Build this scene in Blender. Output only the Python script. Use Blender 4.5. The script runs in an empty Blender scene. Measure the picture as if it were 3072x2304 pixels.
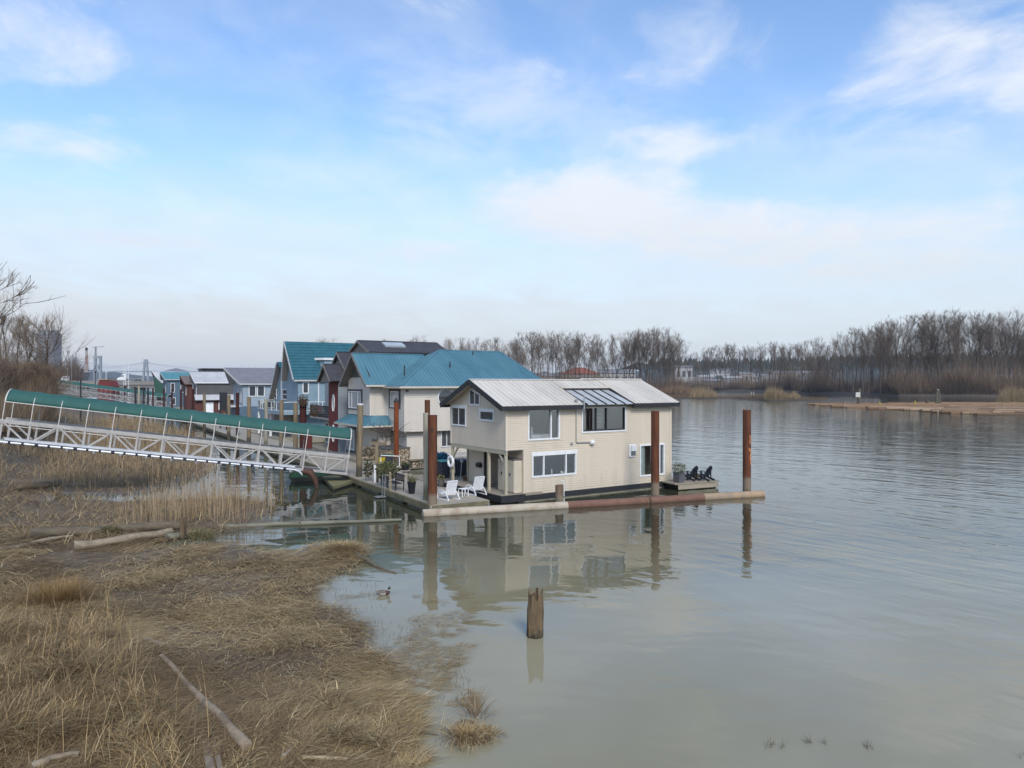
import bpy, math, random
import numpy as np
from mathutils import Vector, Matrix

# ------------------------------------------------------------------ camera, sky, sun
SC = bpy.context.scene
COL = SC.collection
R = math.radians
F, HY, CX, CAMZ = 2209.0, 1149.0, 1536.0, 7.0       # focal length (photo pixels), horizon row, centre column, eye height

cam = bpy.data.cameras.new('camera')
cam.sensor_width = 36.0
cam.lens = 36.0 * F / 3072.0
cam.shift_y = -3.0 / 3072.0
cam.clip_start, cam.clip_end = 0.1, 12000.0
co = bpy.data.objects.new('camera', cam)
COL.objects.link(co)
co.location = (0, 0, CAMZ)
co.rotation_euler = (R(90), 0, 0)
SC.camera = co

SUN_AZ, SUN_EL = 163.0, 40.0
W = bpy.data.worlds.new('World')
SC.world = W
W.use_nodes = True
wn, wl = W.node_tree.nodes, W.node_tree.links
wn.clear()
w_out = wn.new('ShaderNodeOutputWorld')
w_bg = wn.new('ShaderNodeBackground')
w_bg.inputs['Strength'].default_value = 0.065
wl.new(w_bg.outputs[0], w_out.inputs[0])
sky = wn.new('ShaderNodeTexSky')
sky.sky_type = 'NISHITA'
sky.sun_disc = False
sky.sun_elevation = R(SUN_EL)
sky.sun_rotation = R(SUN_AZ)
sky.air_density, sky.dust_density, sky.ozone_density = 1.0, 0.6, 2.2


def wmath(op, a, b=None, clamp=False):
    n = wn.new('ShaderNodeMath')
    n.operation = op
    n.use_clamp = clamp
    for i, x in enumerate((a, b)):
        if x is None:
            continue
        if isinstance(x, (int, float)):
            n.inputs[i].default_value = x
        else:
            wl.new(x, n.inputs[i])
    return n.outputs[0]


def wramp(x, a, b, smooth=True):
    n = wn.new('ShaderNodeMapRange')
    n.interpolation_type = 'SMOOTHSTEP' if smooth else 'LINEAR'
    wl.new(x, n.inputs[0])
    n.inputs[1].default_value, n.inputs[2].default_value = a, b
    return n.outputs[0]


tc = wn.new('ShaderNodeTexCoord')
sep = wn.new('ShaderNodeSeparateXYZ')
wl.new(tc.outputs['Generated'], sep.inputs[0])
dz = wmath('MAXIMUM', sep.outputs[2], 0.0)
# a cloud deck: the view direction carried out to a flat layer above
den = wmath('ADD', dz, 0.10)
cmb = wn.new('ShaderNodeCombineXYZ')
wl.new(wmath('DIVIDE', sep.outputs[0], den), cmb.inputs[0])
wl.new(wmath('DIVIDE', sep.outputs[1], den), cmb.inputs[1])


def wnoise(scale, stretch, off, detail=6, rough=.55, dist=0.0):
    m = wn.new('ShaderNodeMapping')
    wl.new(cmb.outputs[0], m.inputs[0])
    m.inputs['Location'].default_value = off
    m.inputs['Rotation'].default_value = (0, 0, R(-28))
    m.inputs['Scale'].default_value = (stretch[0], stretch[1], 1)
    n = wn.new('ShaderNodeTexNoise')
    wl.new(m.outputs[0], n.inputs['Vector'])
    n.inputs['Scale'].default_value = scale
    n.inputs['Detail'].default_value = detail
    n.inputs['Roughness'].default_value = rough
    n.inputs['Distortion'].default_value = dist
    return n.outputs['Fac']


n_big = wnoise(0.9, (1, 1), (3.1, 1.7, 0), 3, .5)
n_det = wnoise(2.6, (1.0, .75), (0.4, 7.2, 0), 9, .6, .35)
# single clouds: direction, half sizes along (side, depth, up), weight
CLOUDS = [((2950, 215), (.19, .30, .10), .8), ((1760, 620), (.16, .30, .055), 1.45), ((2330, 735), (.30, .3, .05), 1.12), ((2020, 680), (.2, .3, .045), 1.3), ((2650, 800), (.26, .3, .03), 1.0), ((1250, 760), (.2, .3, .025), .7),
          ((2060, 430), (.11, .3, .04), .72), ((1990, 190), (.13, .3, .05), .55), ((1640, 210), (.13, .3, .07), .58), ((60, 140), (.13, .3, .075), .7),
          ((30, 400), (.10, .3, .03), .75), ((250, 420), (.12, .3, .025), .35), ((440, 720), (.15, .3, .016), .85),
          ((420, 250), (.05, .3, .03), .35), ((2480, 400), (.09, .3, .03), .45), ((1330, 20), (.18, .3, .04), .45),
          ((2860, 560), (.09, .3, .018), .4)]
acc = None
for (px, py), (sx, sy, sz), wt in CLOUDS:
    d = Vector(((px - CX) / F, 1, (HY - py) / F)).normalized()
    m = wn.new('ShaderNodeMapping')
    m.vector_type = 'TEXTURE'
    wl.new(tc.outputs['Generated'], m.inputs[0])
    m.inputs['Location'].default_value = d
    m.inputs['Scale'].default_value = (sx, sy, sz)
    ln = wn.new('ShaderNodeVectorMath')
    ln.operation = 'LENGTH'
    wl.new(m.outputs[0], ln.inputs[0])
    v = wmath('MULTIPLY', wramp(ln.outputs['Value'], 1.7, 0.0), wt)
    acc = v if acc is None else wmath('MAXIMUM', acc, v)
detail = wramp(n_det, .30, .66)
puffs = wmath('MULTIPLY', wramp(wmath('ADD', acc, wmath('MULTIPLY', wmath('SUBTRACT', n_det, .5), 2.4)), .22, 1.25), .95)
thin = wmath('MULTIPLY', wmath('MULTIPLY', wramp(n_big, .34, .70), detail), .55)
cl = wmath('MAXIMUM', puffs, thin)
# grey-white bank of cloud lying on the horizon
hz = wramp(wmath('ADD', sep.outputs[2], wmath('MULTIPLY', wmath('SUBTRACT', n_det, .5), .15)), .31, .03)
hz = wmath('MULTIPLY', wmath('POWER', hz, .8), .97)
mixA = wn.new('ShaderNodeMix')
mixA.data_type = 'RGBA'
wl.new(cl, mixA.inputs[0])
tintn = wn.new('ShaderNodeMix')
tintn.data_type = 'RGBA'
tintn.blend_type = 'MULTIPLY'
tintn.inputs[0].default_value = 1.0
wl.new(sky.outputs[0], tintn.inputs[6])
tintn.inputs[7].default_value = (1.61, 1.77, 1.92, 1)
wl.new(tintn.outputs[2], mixA.inputs[6])
mixA.inputs[7].default_value = (7.3, 7.6, 8.2, 1)
mixB = wn.new('ShaderNodeMix')
mixB.data_type = 'RGBA'
wl.new(hz, mixB.inputs[0])
wl.new(mixA.outputs[2], mixB.inputs[6])
hcol = wn.new('ShaderNodeMix')
hcol.data_type = 'RGBA'
wl.new(wramp(sep.outputs[0], -.5, .55), hcol.inputs[0])
hcol.inputs[6].default_value = (5.85, 5.95, 6.12, 1)
hcol.inputs[7].default_value = (6.05, 6.6, 7.05, 1)
wl.new(hcol.outputs[2], mixB.inputs[7])
wl.new(mixB.outputs[2], w_bg.inputs['Color'])

sun = bpy.data.lights.new('sun', 'SUN')
sun.energy = 1.45
sun.angle = R(18)
sun.color = (1.0, .96, .90)
so = bpy.data.objects.new('sun', sun)
COL.objects.link(so)
sv = Vector((math.sin(R(SUN_AZ)) * math.cos(R(SUN_EL)), math.cos(R(SUN_AZ)) * math.cos(R(SUN_EL)), math.sin(R(SUN_EL))))
so.rotation_euler = sv.to_track_quat('Z', 'Y').to_euler()
so.location = (20, -10, 60)

SC.view_settings.view_transform = 'Standard'
SC.view_settings.look = 'None'
SC.view_settings.exposure = 0.95
SC.view_settings.gamma = 1.0
SC.cycles.max_bounces = 6
SC.cycles.transparent_max_bounces = 12
SC.cycles.volume_bounces = 0
SC.cycles.use_denoising = True
SC.cycles.denoiser = 'OPENIMAGEDENOISE'
SC.cycles.denoising_input_passes = 'RGB_ALBEDO_NORMAL'
SC.cycles.denoising_prefilter = 'ACCURATE'
SC.cycles.use_adaptive_sampling = False


# ------------------------------------------------------------------ where a photo pixel lies in the place
def G(px, py, z=0.0):
    """point at height z seen at a pixel (below the horizon)"""
    y = (CAMZ - z) * F / (py - HY)
    return Vector(((px - CX) / F * y, y, z))


def D(px, py, y):
    """point at distance y seen at a pixel"""
    return Vector(((px - CX) / F * y, y, CAMZ - (py - HY) / F * y))


def onface(px, py, O, S):
    """pixel on the upright plane through O along S: distance along S, and height"""
    r = (px - CX) / F
    t = (r * O[1] - O[0]) / (S[0] - r * S[1])
    y = O[1] + t * S[1]
    return t, CAMZ - (py - HY) / F * y


# ------------------------------------------------------------------ materials
MATS = {}


def mat(name, c, c2=None, rough=.7, scale=3.0, bump=0.0, bscale=None, metal=0.0, stretch=(1, 1, 1), detail=5, spec=.4,
        lo=.35, hi=.65, wob=0.0):
    if name in MATS:
        return MATS[name]
    m = bpy.data.materials.new(name)
    m.use_nodes = True
    nt = m.node_tree
    b = nt.nodes['Principled BSDF']
    b.inputs['Roughness'].default_value = rough
    b.inputs['Metallic'].default_value = metal
    b.inputs['Specular IOR Level'].default_value = spec
    if c2 is None:
        c2 = tuple(x * .84 for x in c)
    t = nt.nodes.new('ShaderNodeTexCoord')
    mp = nt.nodes.new('ShaderNodeMapping')
    mp.inputs['Scale'].default_value = stretch
    nt.links.new(t.outputs['Object'], mp.inputs[0])
    n = nt.nodes.new('ShaderNodeTexNoise')
    n.inputs['Scale'].default_value = scale
    n.inputs['Detail'].default_value = detail
    n.inputs['Roughness'].default_value = .6
    n.inputs['Distortion'].default_value = wob
    nt.links.new(mp.outputs[0], n.inputs['Vector'])
    mr = nt.nodes.new('ShaderNodeMapRange')
    mr.inputs[1].default_value, mr.inputs[2].default_value = lo, hi
    nt.links.new(n.outputs['Fac'], mr.inputs[0])
    mx = nt.nodes.new('ShaderNodeMix')
    mx.data_type = 'RGBA'
    mx.inputs[6].default_value = (*c, 1)
    mx.inputs[7].default_value = (*c2, 1)
    nt.links.new(mr.outputs[0], mx.inputs[0])
    nt.links.new(mx.outputs[2], b.inputs['Base Color'])
    if bump:
        n2 = nt.nodes.new('ShaderNodeTexNoise')
        n2.inputs['Scale'].default_value = bscale or scale * 4
        n2.inputs['Detail'].default_value = 4
        nt.links.new(mp.outputs[0], n2.inputs['Vector'])
        bp = nt.nodes.new('ShaderNodeBump')
        bp.inputs['Strength'].default_value = bump
        bp.inputs['Distance'].default_value = .02
        nt.links.new(n2.outputs['Fac'], bp.inputs['Height'])
        nt.links.new(bp.outputs[0], b.inputs['Normal'])
    MATS[name] = m
    return m


def attr_mat(name, rough=.85, spec=.2):
    m = bpy.data.materials.new(name)
    m.use_nodes = True
    nt = m.node_tree
    b = nt.nodes['Principled BSDF']
    b.inputs['Roughness'].default_value = rough
    b.inputs['Specular IOR Level'].default_value = spec
    a = nt.nodes.new('ShaderNodeAttribute')
    a.attribute_name = 'tint'
    nt.links.new(a.outputs['Color'], b.inputs['Base Color'])
    return m


def glass_mat(name, tint, refl=.3, rough=.02):
    m = bpy.data.materials.new(name)
    m.use_nodes = True
    nt = m.node_tree
    nt.nodes.clear()
    o = nt.nodes.new('ShaderNodeOutputMaterial')
    tr = nt.nodes.new('ShaderNodeBsdfTransparent')
    tr.inputs[0].default_value = (*tint, 1)
    gl = nt.nodes.new('ShaderNodeBsdfGlossy')
    gl.inputs['Roughness'].default_value = rough
    gl.inputs[0].default_value = (.9, .93, .95, 1)
    lw = nt.nodes.new('ShaderNodeLayerWeight')
    lw.inputs[0].default_value = .25
    ad = nt.nodes.new('ShaderNodeMath')
    ad.operation = 'MULTIPLY_ADD'
    nt.links.new(lw.outputs['Fresnel'], ad.inputs[0])
    ad.inputs[1].default_value = .9
    ad.inputs[2].default_value = refl
    ad.use_clamp = True
    mx = nt.nodes.new('ShaderNodeMixShader')
    nt.links.new(ad.outputs[0], mx.inputs[0])
    nt.links.new(tr.outputs[0], mx.inputs[1])
    nt.links.new(gl.outputs[0], mx.inputs[2])
    nt.links.new(mx.outputs[0], o.inputs[0])
    MATS[name] = m
    return m


def pane_mat(name, c, c2, refl):
    """a pane with a dark room or a drawn blind right behind it"""
    m = bpy.data.materials.new(name)
    m.use_nodes = True
    nt = m.node_tree
    b = nt.nodes['Principled BSDF']
    b.inputs['Roughness'].default_value = .8
    t = nt.nodes.new('ShaderNodeTexCoord')
    n = nt.nodes.new('ShaderNodeTexNoise')
    n.inputs['Scale'].default_value = 1.7
    nt.links.new(t.outputs['Object'], n.inputs['Vector'])
    mx = nt.nodes.new('ShaderNodeMix')
    mx.data_type = 'RGBA'
    mx.inputs[6].default_value, mx.inputs[7].default_value = (*c, 1), (*c2, 1)
    nt.links.new(n.outputs['Fac'], mx.inputs[0])
    nt.links.new(mx.outputs[2], b.inputs['Base Color'])
    gl = nt.nodes.new('ShaderNodeBsdfGlossy')
    gl.inputs['Roughness'].default_value = .03
    gl.inputs[0].default_value = (.9, .93, .95, 1)
    ms = nt.nodes.new('ShaderNodeMixShader')
    ms.inputs[0].default_value = refl
    nt.links.new(b.outputs[0], ms.inputs[1])
    nt.links.new(gl.outputs[0], ms.inputs[2])
    nt.links.new(ms.outputs[0], nt.nodes['Material Output'].inputs[0])
    MATS[name] = m
    return m


def pile_mat(name, c, c2, tide_z, tide_c, tide_c2, grain=6.0, streak=.12):
    """weathered pile: streaks along its length, and the pale dried mud the tide leaves below tide_z"""
    m = bpy.data.materials.new(name)
    m.use_nodes = True
    nt = m.node_tree
    L = nt.links.new
    b = nt.nodes['Principled BSDF']
    b.inputs['Roughness'].default_value = .85
    b.inputs['Specular IOR Level'].default_value = .25
    t = nt.nodes.new('ShaderNodeTexCoord')
    mp = nt.nodes.new('ShaderNodeMapping')
    mp.inputs['Scale'].default_value = (1, 1, streak)
    L(t.outputs['Object'], mp.inputs[0])
    n = nt.nodes.new('ShaderNodeTexNoise')
    n.inputs['Scale'].default_value = grain
    n.inputs['Detail'].default_value = 7
    L(mp.outputs[0], n.inputs['Vector'])
    r = nt.nodes.new('ShaderNodeMapRange')
    r.inputs[1].default_value, r.inputs[2].default_value = .4, .68
    L(n.outputs['Fac'], r.inputs[0])
    a = nt.nodes.new('ShaderNodeMix')
    a.data_type = 'RGBA'
    a.inputs[6].default_value, a.inputs[7].default_value = (*c, 1), (*c2, 1)
    L(r.outputs[0], a.inputs[0])
    w = nt.nodes.new('ShaderNodeMix')
    w.data_type = 'RGBA'
    w.inputs[6].default_value, w.inputs[7].default_value = (*tide_c, 1), (*tide_c2, 1)
    n3 = nt.nodes.new('ShaderNodeTexNoise')
    n3.inputs['Scale'].default_value = 9
    n3.inputs['Detail'].default_value = 5
    L(t.outputs['Object'], n3.inputs['Vector'])
    L(n3.outputs['Fac'], w.inputs[0])
    s = nt.nodes.new('ShaderNodeSeparateXYZ')
    L(t.outputs['Object'], s.inputs[0])
    ad = nt.nodes.new('ShaderNodeMath')
    ad.operation = 'MULTIPLY_ADD'
    L(n3.outputs['Fac'], ad.inputs[0])
    ad.inputs[1].default_value = .5
    L(s.outputs[2], ad.inputs[2])
    zr = nt.nodes.new('ShaderNodeMapRange')
    zr.inputs[1].default_value, zr.inputs[2].default_value = tide_z + .16, tide_z + .40
    L(ad.outputs[0], zr.inputs[0])
    f = nt.nodes.new('ShaderNodeMix')
    f.data_type = 'RGBA'
    L(zr.outputs[0], f.inputs[0])
    L(w.outputs[2], f.inputs[6])
    L(a.outputs[2], f.inputs[7])
    # dark weed and wet in the last hand's breadth above the water
    wz = nt.nodes.new('ShaderNodeMapRange')
    wz.inputs[1].default_value, wz.inputs[2].default_value = .26, .52
    L(ad.outputs[0], wz.inputs[0])
    wf = nt.nodes.new('ShaderNodeMix')
    wf.data_type = 'RGBA'
    L(wz.outputs[0], wf.inputs[0])
    wf.inputs[6].default_value = (.035, .033, .020, 1)
    L(f.outputs[2], wf.inputs[7])
    L(wf.outputs[2], b.inputs['Base Color'])
    bp = nt.nodes.new('ShaderNodeBump')
    bp.inputs['Strength'].default_value = .5
    bp.inputs['Distance'].default_value = .02
    L(n.outputs['Fac'], bp.inputs['Height'])
    L(bp.outputs[0], b.inputs['Normal'])
    MATS[name] = m
    return m


# ------------------------------------------------------------------ mesh builder
class MB:
    def __init__(s):
        s.v, s.f, s.mi = [], [], []

    def face(s, pts, m=0):
        k = len(s.v)
        s.v += [tuple(p) for p in pts]
        s.f.append(tuple(range(k, k + len(pts))))
        s.mi.append(m)
        return s

    def box(s, x0, x1, y0, y1, z0, z1, m=0):
        k = len(s.v)
        s.v += [(x, y, z) for z in (z0, z1) for y in (y0, y1) for x in (x0, x1)]
        for q in ((0, 2, 3, 1), (4, 5, 7, 6), (0, 1, 5, 4), (2, 6, 7, 3), (0, 4, 6, 2), (1, 3, 7, 5)):
            s.f.append(tuple(k + i for i in q))
            s.mi.append(m)
        return s

    def obox(s, c, ax, ay, az, m=0):
        """box at c with half-axis vectors"""
        c, ax, ay, az = Vector(c), Vector(ax), Vector(ay), Vector(az)
        k = len(s.v)
        s.v += [tuple(c + i * ax + j * ay + l * az) for l in (-1, 1) for j in (-1, 1) for i in (-1, 1)]
        for q in ((0, 2, 3, 1), (4, 5, 7, 6), (0, 1, 5, 4), (2, 6, 7, 3), (0, 4, 6, 2), (1, 3, 7, 5)):
            s.f.append(tuple(k + i for i in q))
            s.mi.append(m)
        return s

    def bar(s, p, q, w, h, up=(0, 0, 1), m=0):
        p, q = Vector(p), Vector(q)
        d = q - p
        x = d.normalized()
        u = Vector(up)
        y = u.cross(x)
        if y.length < 1e-4:
            y = Vector((0, 1, 0)).cross(x)
        y.normalize()
        z = x.cross(y)
        return s.obox((p + q) / 2, d / 2, y * w / 2, z * h / 2, m)

    def tube(s, pts, r, n=8, cap=True, m=0):
        pts = [Vector(p) for p in pts]
        if not hasattr(r, '__len__'):
            r = [r] * len(pts)
        k = len(s.v)
        prev = None
        for i, p in enumerate(pts):
            d = (pts[min(i + 1, len(pts) - 1)] - pts[max(i - 1, 0)])
            d = d.normalized() if d.length > 1e-9 else Vector((0, 0, 1))
            if prev is None:
                a = Vector((1, 0, 0)) if abs(d.x) < .8 else Vector((0, 1, 0))
            else:
                a = prev
            x = a - d * a.dot(d)
            x.normalize()
            prev = x
            y = d.cross(x)
            for j in range(n):
                t = 2 * math.pi * j / n
                s.v.append(tuple(p + (x * math.cos(t) + y * math.sin(t)) * r[i]))
        for i in range(len(pts) - 1):
            for j in range(n):
                a, b = k + i * n + j, k + i * n + (j + 1) % n
                s.f.append((a, b, b + n, a + n))
                s.mi.append(m)
        if cap:
            s.f.append(tuple(k + j for j in reversed(range(n))))
            s.f.append(tuple(k + (len(pts) - 1) * n + j for j in range(n)))
            s.mi += [m, m]
        return s

    def lathe(s, prof, c=(0, 0, 0), n=16, cap=True, m=0):
        k = len(s.v)
        for r, z in prof:
            for j in range(n):
                t = 2 * math.pi * j / n
                s.v.append((c[0] + r * math.cos(t), c[1] + r * math.sin(t), c[2] + z))
        for i in range(len(prof) - 1):
            for j in range(n):
                a, b = k + i * n + j, k + i * n + (j + 1) % n
                s.f.append((a, b, b + n, a + n))
                s.mi.append(m)
        if cap:
            s.f.append(tuple(k + j for j in reversed(range(n))))
            s.f.append(tuple(k + (len(prof) - 1) * n + j for j in range(n)))
            s.mi += [m, m]
        return s

    def slab(s, a, b, c, d, t, m=0):
        """four corners of the upper face, thickness t below it"""
        a, b, c, d = Vector(a), Vector(b), Vector(c), Vector(d)
        n = (b - a).cross(d - a)
        n.normalize()
        if n.z < 0:
            a, b, c, d = d, c, b, a
            n = -n
        lo = [p - n * t for p in (a, b, c, d)]
        up = [a, b, c, d]
        k = len(s.v)
        s.v += [tuple(p) for p in lo + up]
        for q in ((3, 2, 1, 0), (4, 5, 6, 7), (0, 1, 5, 4), (1, 2, 6, 5), (2, 3, 7, 6), (3, 0, 4, 7)):
            s.f.append(tuple(k + i for i in q))
            s.mi.append(m)
        return s

    def prism(s, poly, z0, z1, m=0):
        n = len(poly)
        k = len(s.v)
        s.v += [(x, y, z0) for x, y in poly] + [(x, y, z1) for x, y in poly]
        s.f.append(tuple(k + i for i in reversed(range(n))))
        s.f.append(tuple(k + n + i for i in range(n)))
        s.mi += [m, m]
        for i in range(n):
            j = (i + 1) % n
            s.f.append((k + i, k + j, k + n + j, k + n + i))
            s.mi.append(m)
        return s

    def extrude(s, pts, vec, m=0):
        """closed outline pts (3D, planar) pushed along vec"""
        n = len(pts)
        vec = Vector(vec)
        k = len(s.v)
        s.v += [tuple(Vector(p)) for p in pts] + [tuple(Vector(p) + vec) for p in pts]
        s.f.append(tuple(k + i for i in reversed(range(n))))
        s.f.append(tuple(k + n + i for i in range(n)))
        s.mi += [m, m]
        for i in range(n):
            j = (i + 1) % n
            s.f.append((k + i, k + j, k + n + j, k + n + i))
            s.mi.append(m)
        return s

    def mesh(s, name, mats, smooth=False):
        me = bpy.data.meshes.new(name)
        me.from_pydata(s.v, [], s.f)
        mats = mats if isinstance(mats, (list, tuple)) else [mats]
        for x in mats:
            me.materials.append(x)
        if len(mats) > 1:
            me.polygons.foreach_set('material_index', s.mi)
        if smooth:
            me.polygons.foreach_set('use_smooth', [True] * len(me.polygons))
            me.set_sharp_from_angle(angle=R(40))
        me.update()
        return me

    def build(s, name, mats, parent=None, smooth=False, bev=0.0):
        o = bpy.data.objects.new(name, s.mesh(name, mats, smooth))
        COL.objects.link(o)
        if parent is not None:
            o.parent = parent
        if bev:
            md = o.modifiers.new('bevel', 'BEVEL')
            md.width = bev
            md.segments = 2
            md.limit_method = 'ANGLE'
        return o


def tag(o, label=None, cat=None, group=None, kind=None):
    for k, v in (('label', label), ('category', cat), ('group', group), ('kind', kind)):
        if v:
            o[k] = v
    return o


def thing(name, label, cat, loc=(0, 0, 0), rz=0.0, group=None):
    o = bpy.data.objects.new(name, None)
    o.empty_display_size = .2
    COL.objects.link(o)
    o.location = loc
    o.rotation_euler = (0, 0, rz)
    return tag(o, label, cat, group)


def dup(src, loc, rz=None, label=None, group=None, scale=None):
    r = src.copy()
    COL.objects.link(r)
    r.location = loc
    if rz is not None:
        r.rotation_euler = (0, 0, rz)
    if scale is not None:
        r.scale = scale if hasattr(scale, '__len__') else (scale,) * 3
    tag(r, label, None, group)
    for ch in list(src.children):
        c = ch.copy()
        COL.objects.link(c)
        c.parent = r
        for g in list(ch.children):
            d = g.copy()
            COL.objects.link(d)
            d.parent = c
    return r


# value noise on arrays
def vnoise(x, y, seed=0):
    xi, yi = np.floor(x).astype(np.int64), np.floor(y).astype(np.int64)
    fx, fy = x - xi, y - yi
    fx, fy = fx * fx * (3 - 2 * fx), fy * fy * (3 - 2 * fy)

    def h(a, b):
        n = (a * 374761393 + b * 668265263 + seed * 974634541) & 0x7fffffff
        n = ((n ^ (n >> 13)) * 1274126177) & 0x7fffffff
        return ((n ^ (n >> 16)) & 0xffff) / 65535.0
    return (h(xi, yi) * (1 - fx) + h(xi + 1, yi) * fx) * (1 - fy) + (h(xi, yi + 1) * (1 - fx) + h(xi + 1, yi + 1) * fx) * fy


def fbm(x, y, seed=0, o=4):
    s, a, t = 0, .5, 0
    for i in range(o):
        s = s + a * vnoise(x * 2 ** i, y * 2 ** i, seed + i * 7)
        t += a
        a *= .5
    return s / t


def np_mesh(name, V, Fq, mats, cols=None, parent=None):
    me = bpy.data.meshes.new(name)
    nv, nf, k = len(V), len(Fq), Fq.shape[1]
    me.vertices.add(nv)
    me.vertices.foreach_set('co', V.astype(np.float32).ravel())
    me.loops.add(nf * k)
    me.loops.foreach_set('vertex_index', Fq.astype(np.int32).ravel())
    me.polygons.add(nf)
    me.polygons.foreach_set('loop_start', np.arange(0, nf * k, k, dtype=np.int32))
    me.update(calc_edges=True)
    me.validate()
    for x in (mats if isinstance(mats, (list, tuple)) else [mats]):
        me.materials.append(x)
    if cols is not None:
        a = me.color_attributes.new('tint', 'FLOAT_COLOR', 'POINT')
        c4 = np.ones((nv, 4), np.float32)
        c4[:, :3] = cols
        a.data.foreach_set('color', c4.ravel())
    o = bpy.data.objects.new(name, me)
    COL.objects.link(o)
    if parent is not None:
        o.parent = parent
    return o


rng = np.random.default_rng(11)
random.seed(5)


def blade_arrays(P, head, L, lean0, lean1, Wd, col, segs=3, twist=None):
    """ribbons: base points P, compass heading, length, lean from upright at base and tip, width, colour"""
    N = len(P)
    t = np.linspace(0, 1, segs + 1)
    hx, hy = np.cos(head), np.sin(head)
    pts = np.zeros((N, segs + 1, 3))
    pts[:, 0] = P
    for i in range(segs):
        a = lean0 + (lean1 - lean0) * ((i + .5) / segs)
        st = L / segs
        pts[:, i + 1, 0] = pts[:, i, 0] + st * np.sin(a) * hx
        pts[:, i + 1, 1] = pts[:, i, 1] + st * np.sin(a) * hy
        pts[:, i + 1, 2] = pts[:, i, 2] + st * np.cos(a)
    tw = rng.uniform(-.7, .7, N) if twist is None else twist
    sx, sy = np.cos(head + math.pi / 2 + tw), np.sin(head + math.pi / 2 + tw)
    side = np.stack([sx, sy, np.zeros(N)], 1)
    wt = (1 - .88 * t ** 1.5)
    off = side[:, None, :] * (Wd[:, None] * wt[None, :] / 2)[:, :, None]
    V = np.stack([pts - off, pts + off], 2).reshape(-1, 3)
    base = (np.arange(N) * (segs + 1) * 2)[:, None] + (np.arange(segs) * 2)[None, :]
    Fq = np.stack([base, base + 1, base + 3, base + 2], 2).reshape(-1, 4)
    C = np.repeat(col, (segs + 1) * 2, axis=0)
    return V, Fq, C


def join_arrays(parts):
    Vs, Fs, Cs, k = [], [], [], 0
    for V, Fq, C in parts:
        Vs.append(V)
        Fs.append(Fq + k)
        Cs.append(C)
        k += len(V)
    return np.concatenate(Vs), np.concatenate(Fs), np.concatenate(Cs)


def pick(cols, n, jit=.15):
    cols = np.array(cols)
    c = cols[rng.integers(0, len(cols), n)]
    return c * rng.uniform(1 - jit, 1 + jit, (n, 1))


M_BLADE = attr_mat('dry_blade')
M_TWIG = attr_mat('twig')
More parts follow.
